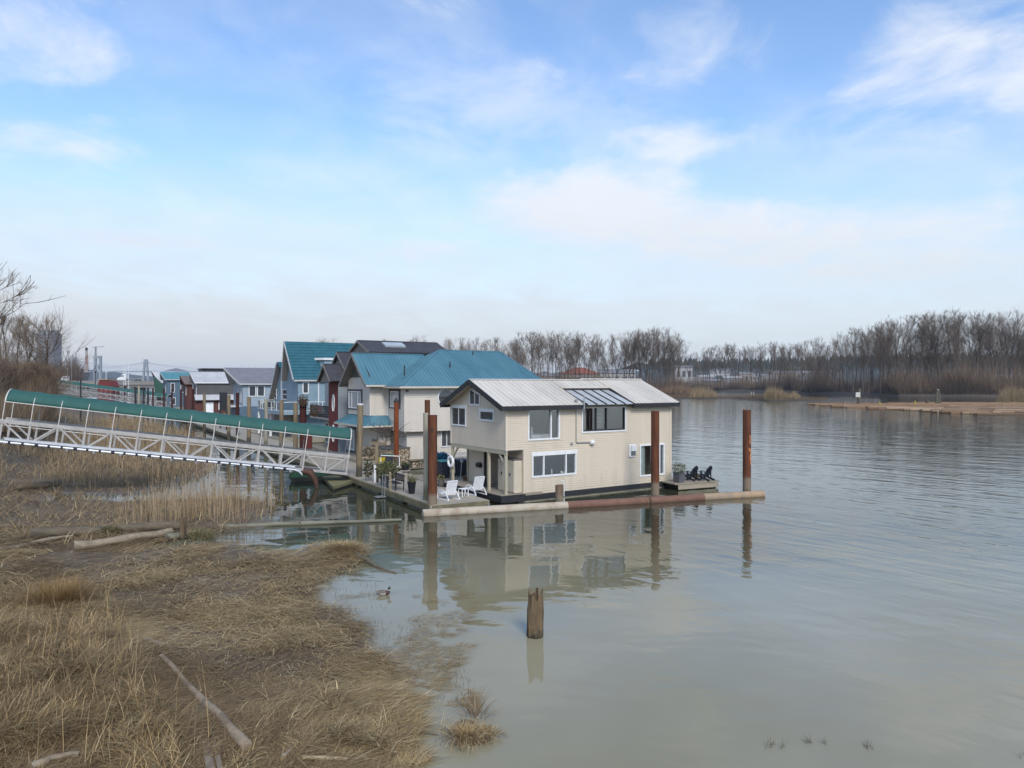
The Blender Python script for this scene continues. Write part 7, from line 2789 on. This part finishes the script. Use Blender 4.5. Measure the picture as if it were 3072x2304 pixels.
thicket('bank_brush', 'dense brown brush filling the left bank below the trees', [(-80, 160, lambda p: 84, 26, 2.6), (-80, 120, lambda p: 66, 20, 2.6)], 15000, 1.2, 3.6, .03, [(.19, .14, .09), (.16, .12, .08), (.22, .16, .10), (.13, .10, .07)], .3, 3)
thicket('far_left_wood', 'brown leafless wood beyond the left bank trees', [(60, 236, lambda p: 430, 60, 2.0)], 16000, 8, 19, .26, [(.12, .085, .07), (.10, .072, .062), (.14, .10, .08)], .25)
shr = tree_meshes('sh', 361, 4.2, clear=.05, limbs=20, up=.9, spread=.5, subs=6, twigs=4, tr=.007, r0=.04, cols=((.10, .08, .065), (.30, .22, .13)))
put_tree(shr, 'bare_shrub', 'thin bare shrub with long switches at the left edge before the gangway', G(-85, 1660, .5), 1.0, .6, None, 'shrub')
put_tree(shr, 'bare_shrub', 'second thin bare shrub low at the left edge over the marsh', G(-130, 1560, .5), .9, 2.9, None, 'shrub')

# apartment tower behind the left bank trees
p = gx_(134, 720)
t = thing('apartment_tower', 'grey apartment tower seen through the left bank trees', 'building', (p[0], p[1], 2))
MB().box(-8.2, 8.2, 0, 14, 0, 54).build('wall', mat('tower_grey', (.23, .24, .265)), t)
for k in range(17):
    MB().box(-7.9, 7.9, -.12, -.04, 2.2 + k * 3.05, 3.9 + k * 3.05).build('window_band', mat('tower_glass', (.15, .165, .185), None, .2), t)
MB().box(-6.5, 6.0, 1, 13, 54, 57).build('penthouse', mat('tower_teal', (.25, .32, .34)), t)

# ------------------------------------------------------------------ highway bridge, truck, cranes, towers, masts
BY = 330.0
bx = lambda px: (px - CX) / F * BY
M_CB = mat('bridge_concrete', (.25, .235, .215), (.20, .19, .175), .85, .2)
t = thing('highway_bridge', 'low concrete highway bridge crossing behind the far gangways', 'bridge', (0, BY, 0))
MB().box(bx(-250), bx(492), 0, 12, 6.2, 7.55).build('deck', M_CB, t)
MB().box(bx(-250), bx(492), .4, 11.6, 4.9, 6.2).build('girder', mat('bridge_girder', (.17, .16, .145)), t)
MB().box(bx(-250), bx(492), -.1, .1, 7.55, 8.0).build('parapet', M_CB, t)
for px in (40, 130, 220, 310, 395, 476):
    MB().box(bx(px) - .9, bx(px) + .9, 1, 11, -1, 4.9).build('pier', M_CB, t)


def truck(px, label, body, lenpx, white=True):
    k = thing('truck', label, 'truck', (bx(px), BY + 3, 7.55))
    MB().extrude([(0, 0, .7), (0, 0, 1.6), (.9, 0, 2.0), (1.7, 0, 2.2), (2.4, 0, 3.5), (4.0, 0, 3.7), (4.0, 0, .7)], (0, 2.4, 0)).build('cab', M_WHITE, k, bev=.1)
    MB().face([(1.85, -.02, 2.25), (2.4, -.02, 3.0), (3.0, -.02, 3.0), (3.0, -.02, 2.25)]).build('window', M_GLASS, k)
    if body:
        MB().box(4.2, 12.2, 0, 2.4, 1.2, 1.5).build('trailer', mat('tan_bed', (.30, .27, .2)), k)
    for x in (.9, 3.4) + ((8.6, 10.2) if body else ()):
        w = MB().lathe([(.5, -.15), (.5, .15)], (0, 0, 0), 12).build('wheel', M_BLACKP, k)
        w.location = (x, .2, .5)
        w.rotation_euler = (R(90), 0, 0)
    return k


truck(340, 'white truck cab pulling a low flat trailer over the bridge', True, 80)
v = thing('van', 'white van at the left end of the bridge beside the brown wood', 'van', (bx(171), BY + 3, 7.55))
MB().extrude([(0, 0, .5), (0, 0, 1.5), (.9, 0, 2.4), (2.6, 0, 2.5), (2.6, 0, .5)], (0, 2, 0)).build('body', M_WHITE, v, bev=.08)
MB().box(.7, 2.4, -.03, .0, 1.5, 2.1).build('window', M_GLASS, v)
for px, y, z0, z1, r, lab in ((202, BY + 5, 7.5, 13, .10, 'pale lamp pole on the bridge, leftmost'), (214.5, BY + 6, 7.5, 15, .10, 'taller pale lamp pole on the bridge, second from left'),
                              (232.5, 300, 2, 12.2, .16, 'black pole just left of the lattice crane'), (285.5, 300, 2, 11.2, .2, 'black pole with a round top right of the lattice crane')):
    p = gx_(px, y)
    t = MB().tube([(0, 0, z0), (0, 0, z1)], r, 6).lathe([(r, z1), (r * 2.2, z1 + .3), (r, z1 + .8)], (0, 0, 0), 6).build('lamp_pole', M_CHAR if r > .12 else M_STEEL)
    t.location = (p[0], p[1], 0)
    tag(t, lab, 'pole')
for px, top, lab in ((371.5, 1081, 'tallest bare sailboat mast, leftmost of three'), (377, 1104, 'shortest sailboat mast, middle of three'), (386, 1091, 'sailboat mast, rightmost of three')):
    p = gx_(px, 205)
    b = thing('sailboat', lab, 'boat', (p[0], p[1], 0))
    zt = CAMZ + (HY - top) / F * 205
    MB().tube([(0, 0, 1), (0, 0, zt)], [.09, .06], 6).tube([(-.6, 0, zt * .6), (.6, 0, zt * .6)], .04, 4).build('mast', M_WHITE, b)
    MB().extrude([(-3.5, 0, 1.0), (3.8, 0, 1.2), (2.6, 0, 0), (-3.0, 0, 0)], (0, 2, 0)).build('hull', M_WHITE, b, bev=.1)
p = gx_(312, 225)
t = thing('red_boathouse', 'dark red boathouse with a tan top and white mast behind the far gangways', 'boathouse', (p[0], p[1], 0), R(-6))
MB().extrude([(-2.1, 0, .3), (2.3, 0, .3), (2.3, 0, 6.0), (1.5, 0, 7.7), (-1.5, 0, 7.9), (-2.1, 0, 6.4)], (0, 4, 0)).build('wall', mat('boathouse_red', (.17, .028, .024), (.13, .022, .02)), t)
MB().box(-1.9, 1.3, -.3, 4.2, 7.9, 8.25).build('roof', mat('tan_top', (.33, .26, .15)), t)
MB().tube([(0, 1, 8.2), (0, 1, 11)], .08, 6).tube([(-1, 1, 10.4), (1, 1, 10.4)], .05, 5).build('mast', M_WHITE, t)
MB().box(-3, 3, -1, 5, -.2, .3).build('float', M_CONC, t)
for px, z, lab in ((262, 4.6, 'small white tarp covered boat left of the red boathouse'), (276, 4.0, 'small white boat nearest the red boathouse')):
    p = gx_(px, 205)
    t = thing('motor_boat', lab, 'boat', (p[0], p[1], 0), R(10))
    MB().extrude([(-2.6, 0, .2), (2.4, 0, .2), (3.3, 0, 1.6), (-2.6, 0, 1.5)], (0, 2.2, 0)).build('hull', M_WHITE, t, bev=.15)
    MB().extrude([(-1.6, .3, 1.5), (1.0, .3, 1.6), (.5, .3, 2.8), (-1.5, .3, 2.9)], (0, 1.6, 0)).build('cabin', M_WPLAST, t, bev=.1)


def lattice(mb, x, y, z0, z1, w0, w1, n, r):
    for k in range(n):
        za, zb = z0 + (z1 - z0) * k / n, z0 + (z1 - z0) * (k + 1) / n
        wa, wb = w0 + (w1 - w0) * k / n, w0 + (w1 - w0) * (k + 1) / n
        for sx, sy in ((-1, -1), (1, -1), (1, 1), (-1, 1)):
            mb.bar((x + sx * wa, y + sy * wa, za), (x + sx * wb, y + sy * wb, zb), r, r)
        for s in (-1, 1):
            mb.bar((x - wa, y + s * wa, za), (x + wb, y + s * wb, zb), r * .7, r * .7).bar((x + wa, y + s * wa, za), (x - wb, y + s * wb, zb), r * .7, r * .7)


p = gx_(259.5, 420)
t = thing('lattice_crane', 'tall lattice piling crane with red and white boom standing behind the bridge', 'crane', (p[0], p[1], 0), .3)
o = MB()
lattice(o, 0, 0, 3, 13, .75, .75, 7, .26)
o.build('leader', mat('crane_dark', (.075, .075, .085)), t)
o = MB()
lattice(o, 0, 0, 13, 26, .75, .35, 9, .26)
o.tube([(0, 0, 13), (0, 0, 25)], .28, 6)
o.build('boom', mat('crane_red_white', (.32, .22, .20), (.42, .38, .36), .7, .35, lo=.45, hi=.55), t)
MB().box(-.55, .55, -.55, .55, 25.6, 27.2).build('head', M_CHAR, t)
M_FT = mat('haze_faded_tower', (.26, .28, .30), (.22, .24, .26), .9, .05)  # lightened: part of the distance haze is put into this colour
p = gx_(291.5, 2300)
t = thing('unfinished_tower', 'unfinished twin legged bridge tower with a crane on top in the haze', 'tower', (p[0], p[1], 0))
for s in (-1, 1):
    MB().box(s * 8 - 3.2, s * 8 + 3.2, 0, 8, 0, 92).build('leg', M_FT, t)
MB().box(-8, 8, 0, 8, 50, 62).build('crossbeam', M_FT, t)
MB().box(-12, 10, -1, 9, 84, 92).build('formwork', M_FT, t)
o = MB()
lattice(o, -7, 4, 92, 120, 1.6, 1.6, 8, .9)
o.bar((-18, 4, 119), (20, 4, 121), 2, 2)
o.build('tower_crane', M_FT, t)


def cable_tower(px, y, top, label):
    p = gx_(px, y)
    h = CAMZ + (HY - top) / F * y
    t = thing('cable_stayed_tower', label, 'bridge', (p[0], p[1], 0))
    for s in (-1, 1):
        MB().extrude([(s * 9 - 2.6, 0, 0), (s * 9 + 2.6, 0, 0), (s * 3.2 + 2.4, 0, h), (s * 3.2 - 2.4, 0, h)], (0, 7, 0)).build('leg', M_FT, t)
    MB().box(-4, 4, 1, 6, h - 14, h - 2).build('head', M_FT, t)
    MB().box(-330, 330, 0, 10, 44, 47).build('deck', M_FT, t)
    for s in (-1, 1):
        for k in range(1, 9):
            MB().tube([(s * 2, 3, h - 3 - k * 1.4), (s * 36 * k, 3, 46)], .2, 3).build('cable', M_FT, t)
    return t


cable_tower(435.8, 2450, 1078, 'pale cable stayed bridge tower in the haze right of the truck')
cable_tower(223.5, 2500, 1071, 'pale bridge tower in the haze beside the brown wood at left')
# ------------------------------------------------------------------ driftwood, stump, duck, small trees


def log(name, label, pts, r, m, group=None, stubs=(), n=10, cat='log'):
    """pts: picture points lying on the ground, each (px, py, height)"""
    P = []
    for px, py, z in pts:
        q = G(px, py, z)
        for _ in range(3):
            if name == 'floating_log' or z <= .0:
                break
            zz = float(height(np.array([q.x]), np.array([q.y]))[0]) + r[0] + (.09 if py > 1900 else .0)
            q = G(px, py, max(zz, .04))
        P.append(q)
    c = P[0].copy()
    Q = [P[0] - c]
    for i in range(len(P) - 1):
        for k in (1, 2, 3):
            q = P[i].lerp(P[i + 1], k / 3) - c
            Q.append(q + Vector((random.gauss(0, r[0] * .3), random.gauss(0, r[0] * .3), random.gauss(0, r[0] * .12))))
    rr = [r[0] + (r[1] - r[0]) * i / (len(Q) - 1) for i in range(len(Q))]
    rr = [x * random.uniform(.84, 1.14) for x in rr]
    t = thing(name, label, cat, c, 0, group)
    MB().tube(Q, rr, n).build('trunk', m, t, True)
    for f, L in stubs:
        i = int(f * (len(Q) - 1))
        d = (Q[i + 1] - Q[i]).normalized().cross(UZ) * random.choice((-1, 1)) + UZ * .8
        MB().tube([Q[i], Q[i] + d.normalized() * (rr[i] + L)], [rr[i] * .45, rr[i] * .3], 6).build('branch_stub', m, t, True)
    return t


log('driftwood_log', 'long pale driftwood log lying aslant in the near grass', [(484, 1968, .33), (560, 2052, .36), (660, 2150, .40), (736, 2240, .36)], (.055, .09), M_DRIFTB, stubs=((.3, .04), (.5, .05)))
q0 = G(598, 2125, .5)
q0 = G(598, 2125, float(height(np.array([q0.x]), np.array([q0.y]))[0]) + .10)
q1 = G(632, 2315, .5)
q1 = G(632, 2315, float(height(np.array([q1.x]), np.array([q1.y]))[0]) + .14)
t = thing('split_timber', 'split grey timber end poking up from the grass under the aslant log', 'log', q0)
d_ = q1 - q0
for off, w, lab in ((0, .09, 'wide'), (.15, .06, 'narrow')):
    MB().bar(Vector((off, 0, 0)), d_ + Vector((off * 1.1, 0, 0)), w * 1.5, .12).build('split_half', mat('old_grey_timber', (.27, .22, .16), (.15, .115, .08), .9, 5, .6, 20, stretch=(1, .1, 1)), t, bev=.015)
log('driftwood_stick', 'short fat pale stick on the mud above the aslant log', [(434, 1918, .17), (487, 1932, .17)], (.05, .06), M_DRIFT, cat='stick')
log('driftwood_log', 'big pale squared grey log lying across the creek mouth at left', [(222, 1638, .28), (370, 1618, .28), (516, 1594, .28)], (.20, .18), M_DRIFT, stubs=())
log('driftwood_log', 'bleached curved branch left of the big pale log', [(-40, 1655, .2), (60, 1640, .22), (130, 1622, .26), (218, 1606, .3)], (.12, .06), M_DRIFT)
t = log('mossy_log', 'long dark mossy log lying behind the big pale one', [(95, 1600, .25), (300, 1592, .30), (545, 1575, .25)], (.22, .2), M_DRIFTD)
for px, py, n, lab in ((150, 1588, 300, 'moss'), (330, 1588, 900, 'moss'), (480, 1574, 350, 'moss')):
    q = G(px, py, .42) - t.location
    foliage('moss', t, q, .35 if n < 1000 else .5, n, .07, [(.15, .13, .05), (.13, .10, .05), (.12, .115, .045)], M_LEAF, (1.6, .6, .38))
log('driftwood_log', 'short grey green log end beyond the old stub post', [(500, 1612, .12), (628, 1594, .12)], (.16, .14), mat('wet_grey_log', (.22, .21, .15), (.13, .12, .085), .8, 4, .4, stretch=(.15, 1, 1)))
log('floating_log', 'very long thin grey log floating from the reeds toward the pipe boom', [(655, 1581, .05), (900, 1571, .06), (1208, 1559, .07)], (.13, .08), mat('wet_grey_log', (.2, .2, .15)), stubs=((.62, .12),))
log('driftwood_log', 'slanting dark driftwood log running from the tussock into the water', [(1040, 1648, .45), (1100, 1683, .22), (1186, 1722, -.03)], (.14, .06), M_DRIFTD)
log('driftwood_stick', 'straight pale stick lying level at the bottom of the hummock', [(905, 2272, .42), (1108, 2278, .36)], (.036, .028), mat('straw_stick', (.42, .34, .21), (.33, .26, .15), .8, 6, stretch=(.2, 1, 1)), cat='stick')
log('driftwood_stick', 'pale grey stick leaning down the hummock left of the level one', [(846, 2272, .46), (938, 2188, .48)], (.04, .022), M_DRIFT, cat='stick')
log('driftwood_stick', 'half sunk thin stick running out to the tussocks in the shallows', [(1140, 2142, .08), (1230, 2180, .04), (1312, 2206, .0)], (.025, .018), M_DRIFTD, cat='stick')
log('driftwood_stick', 'weathered curved branch half buried in grass at the bottom left', [(95, 2300, .62), (160, 2272, .68), (235, 2262, .66)], (.07, .05), M_DRIFT, cat='stick')
log('driftwood_stick', 'long thin dark twig on the mud below the bleached branch', [(120, 1692, .2), (265, 1712, .2)], (.02, .012), M_DRIFTD, cat='stick')
log('driftwood_stick', 'pale bleached stick on the flattened grass near the shore', [(780, 1815, .2), (878, 1805, .22)], (.02, .014), M_DRIFT, cat='stick')
log('driftwood_stick', 'dark knobbed stick on the mud right of the aslant log', [(560, 1993, .18), (612, 2010, .18)], (.035, .02), M_DRIFTD, cat='stick')
t = log('dark_log', 'dark rotting log on the upper marsh at far left', [(40, 1462, .3), (175, 1452, .3)], (.28, .2), M_DRIFTD)
# old stub post with a moss cushion
t = thing('stub_post', 'old brown stub post standing where the logs meet', 'post', G(548, 1618))
MB().tube([(0, 0, -.4), (.02, 0, .5), (0, .02, .98)], [.15, .135, .12], 9).build('shaft', M_STUMP, t, True)
foliage('moss', t, (.75, .2, .16), .6, 2600, .07, [(.20, .17, .08), (.16, .13, .06), (.25, .20, .10), (.13, .12, .05)], M_LEAF, (1.3, .7, .45))
# rotten stump standing in the water
t = thing('rotten_stump', 'rotten jagged timber stump standing alone in the shallow water', 'stump', G(1605, 1909))
mb = MB()
k = 26
rows = [(-.5, .215), (.0, .222), (.35, .215), (.7, .225), (1.0, .205), (1.18, .195)]
for ri, (z, r) in enumerate(rows):
    for j in range(k):
        a = 2 * math.pi * j / k
        jag = (.10 * math.sin(a * 2 + 2.2) + .07 * math.sin(a * 5) + random.uniform(-.05, .05)) if ri == len(rows) - 1 else 0
        f = r * (1 + .06 * math.sin(a * 7 + z) + random.uniform(-.05, .05))
        mb.v.append((f * math.cos(a) + .02 * z, f * math.sin(a), z + jag))
for ri in range(len(rows) - 1):
    for j in range(k):
        a, b = ri * k + j, ri * k + (j + 1) % k
        mb.f.append((a, b, b + k, a + k))
        mb.mi.append(0)
c_ = len(mb.v)
mb.v.append((.02, 0, .92))
for j in range(k):
    mb.f.append(((len(rows) - 1) * k + j, (len(rows) - 1) * k + (j + 1) % k, c_))
    mb.mi.append(0)
mb.build('trunk', M_STUMP, t)
o = MB()
for a, z0, z1 in ((1.2, .8, 1.30), (2.6, .75, 1.26), (4.4, .8, 1.16)):
    MB().bar((.18 * math.cos(a), .18 * math.sin(a), z0), (.17 * math.cos(a), .17 * math.sin(a), z1), .07, .04, (math.cos(a), math.sin(a), 0)).build('splinter', M_STUMP, t)


def bird(name, label, p, rz, mats, s=1.0):
    """loft of rings along the body and up the neck to the head; colours in large patches"""
    t = thing(name, label, 'bird', p, rz)
    rings = [  # x, z, half width, half height, tilt (deg), material
        (-.30, .130, .004, .004, 0, 3), (-.265, .118, .035, .020, 0, 3), (-.21, .095, .066, .048, 0, 0), (-.13, .072, .092, .078, 0, 0), (-.04, .062, .104, .092, 0, 0),
        (.06, .066, .100, .092, 8, 0), (.13, .088, .080, .078, 25, 1), (.165, .125, .056, .060, 55, 1), (.172, .165, .041, .044, 82, 1), (.172, .185, .036, .038, 88, 4),
        (.172, .197, .036, .038, 88, 2), (.176, .225, .040, .044, 80, 2), (.190, .252, .042, .046, 50, 2), (.212, .262, .036, .040, 15, 2), (.236, .256, .020, .022, 0, 2), (.240, .254, .016, .013, 0, 5),
        (.270, .246, .019, .009, 0, 5), (.290, .242, .014, .005, 0, 5)]
    mb = MB()
    k = 14
    for x, z, w, h, ti, _ in rings:
        for j in range(k):
            a = 2 * math.pi * j / k
            u = h * math.cos(a)
            mb.v.append(((x - u * math.sin(R(ti))) * s, w * math.sin(a) * s, (z + u * math.cos(R(ti))) * s))
    for i in range(len(rings) - 1):
        for j in range(k):
            a, b = i * k + j, i * k + (j + 1) % k
            mb.f.append((a, a + k, b + k, b))
            top = math.cos(2 * math.pi * (j + .5) / k)
            m = rings[i + 1][5]
            if m == 0 and top > .55:
                m = 6
            mb.mi.append(m)
    mb.f.append(tuple(range(k)))
    mb.mi.append(3)
    mb.f.append(tuple(reversed(range((len(rings) - 1) * k, len(rings) * k))))
    mb.mi.append(5)
    me = mb.mesh('body', mats, True)
    o = bpy.data.objects.new('body', me)
    COL.objects.link(o)
    o.parent = t
    for sy in (-1, 1):
        e = MB().lathe([(.001, -.005), (.0055, 0), (.001, .005)], (0, 0, 0), 8).build('eye', M_BLACKP, t)
        e.location = (.214 * s, sy * .034 * s, .268 * s)
        w = MB()
        w.extrude([(.06, 0, .14), (-.05, 0, .165), (-.20, 0, .15), (-.27, 0, .125), (-.18, 0, .095), (-.05, 0, .085), (.04, 0, .1)], (0, .012, 0))
        wo = w.build('wing', mats[6], t, bev=.004)
        wo.location = (0, sy * .098 * s - .006, 0)
        wo.scale = (s, s, s)
    return t


M_DK = [mat('grey_flank', (.34, .32, .29), (.28, .26, .235), .8, 30), mat('chestnut_breast', (.075, .035, .022)), mat('green_head', (.012, .045, .030), (.010, .03, .035), .3, 8),
        mat('black_tail', (.02, .02, .02)), mat('white_ring', (.6, .6, .58)), mat('yellow_bill', (.38, .33, .07)), mat('brown_back', (.13, .105, .085), (.19, .165, .14), .8, 22)]
bird('duck', 'mallard drake swimming to the right near the grassy shore', G(1152, 1785), R(8), M_DK, .92)
wm = mat('gull_white', (.66, .66, .64))
gm_ = mat('gull_grey', (.34, .35, .37))
p = gx_(2812, 232)
bird('gull', 'white gull perched on top of the cluster pile', (p[0] + .3, p[1], 4.75), R(150), [wm, wm, wm, gm_, wm, M_DK[5], gm_], 1.5)

# contorted bare shrub in the stone planter and a leafy branch at the dock edge
ct = tree_meshes('c', 411, 2.6, clear=.1, limbs=10, up=.25, spread=.62, subs=4, twigs=2, tr=.018, r0=.07, cols=((.10, .08, .065), (.13, .10, .08)))
MBi = Matrix.Translation(PB) @ Matrix.Rotation(TB, 4, 'Z')
q = MBi @ Vector((-1.0, 1.4, 1.6))
put_tree(ct, 'contorted_shrub', 'contorted bare shrub growing from the stone planter of the cream house', q, 1.0, .4, None, 'shrub')
t = thing('drooping_plant', 'dark drooping leafy branch hanging over the dock edge left of the white pipe', 'plant', G(1112, 1444, .45))
MB().tube([(.3, .3, 0), (.1, .1, .9), (-.25, 0, 1.05), (-.45, 0, .7)], .02, 5).build('stem', M_DRIFTD, t)
foliage('leaves', t, (-.12, 0, .75), .45, 260, .2, [(.05, .055, .03), (.08, .075, .04), (.10, .085, .055)], M_LEAF, (.8, .5, 1.1))
t = thing('leaning_broom', 'grey mop and broom leaning at the far porch opening of the beige house', 'broom', loc(LA - .25, AW + .55, .5), TH)
MB().bar((0, 0, .1), (.15, .1, 1.35), .03, .03).build('handle', M_STEEL, t)
MB().lathe([(.10, 1.2), (.12, 1.3), (.04, 1.5)], (.15, .1, 0), 8).build('mop_head', mat('mop_grey', (.42, .41, .40)), t)
planter('brown tub by the broom at the far porch opening', loc(LA - .1, AW + .1, .55), .16, .2, .22, mat('brown_tub', (.09, .05, .035)), 'bush', 0, False, DRYG, .05, .12, 60)

# ------------------------------------------------------------------ the damp winter air
hzb = MB().box(-5600, 5600, -120, 9600, -3.2, 175).build('haze', None)
hzb.data.materials.clear()
hm = bpy.data.materials.new('damp_air')
hm.use_nodes = True
hm.node_tree.nodes.clear()
ho = hm.node_tree.nodes.new('ShaderNodeOutputMaterial')
hv = hm.node_tree.nodes.new('ShaderNodeVolumePrincipled')
hv.inputs['Color'].default_value = (.80, .87, .95, 1)
hv.inputs['Density'].default_value = .00010
hm.node_tree.links.new(hv.outputs[0], ho.inputs['Volume'])
hzb.data.materials.append(hm)
tag(hzb, kind='stuff')
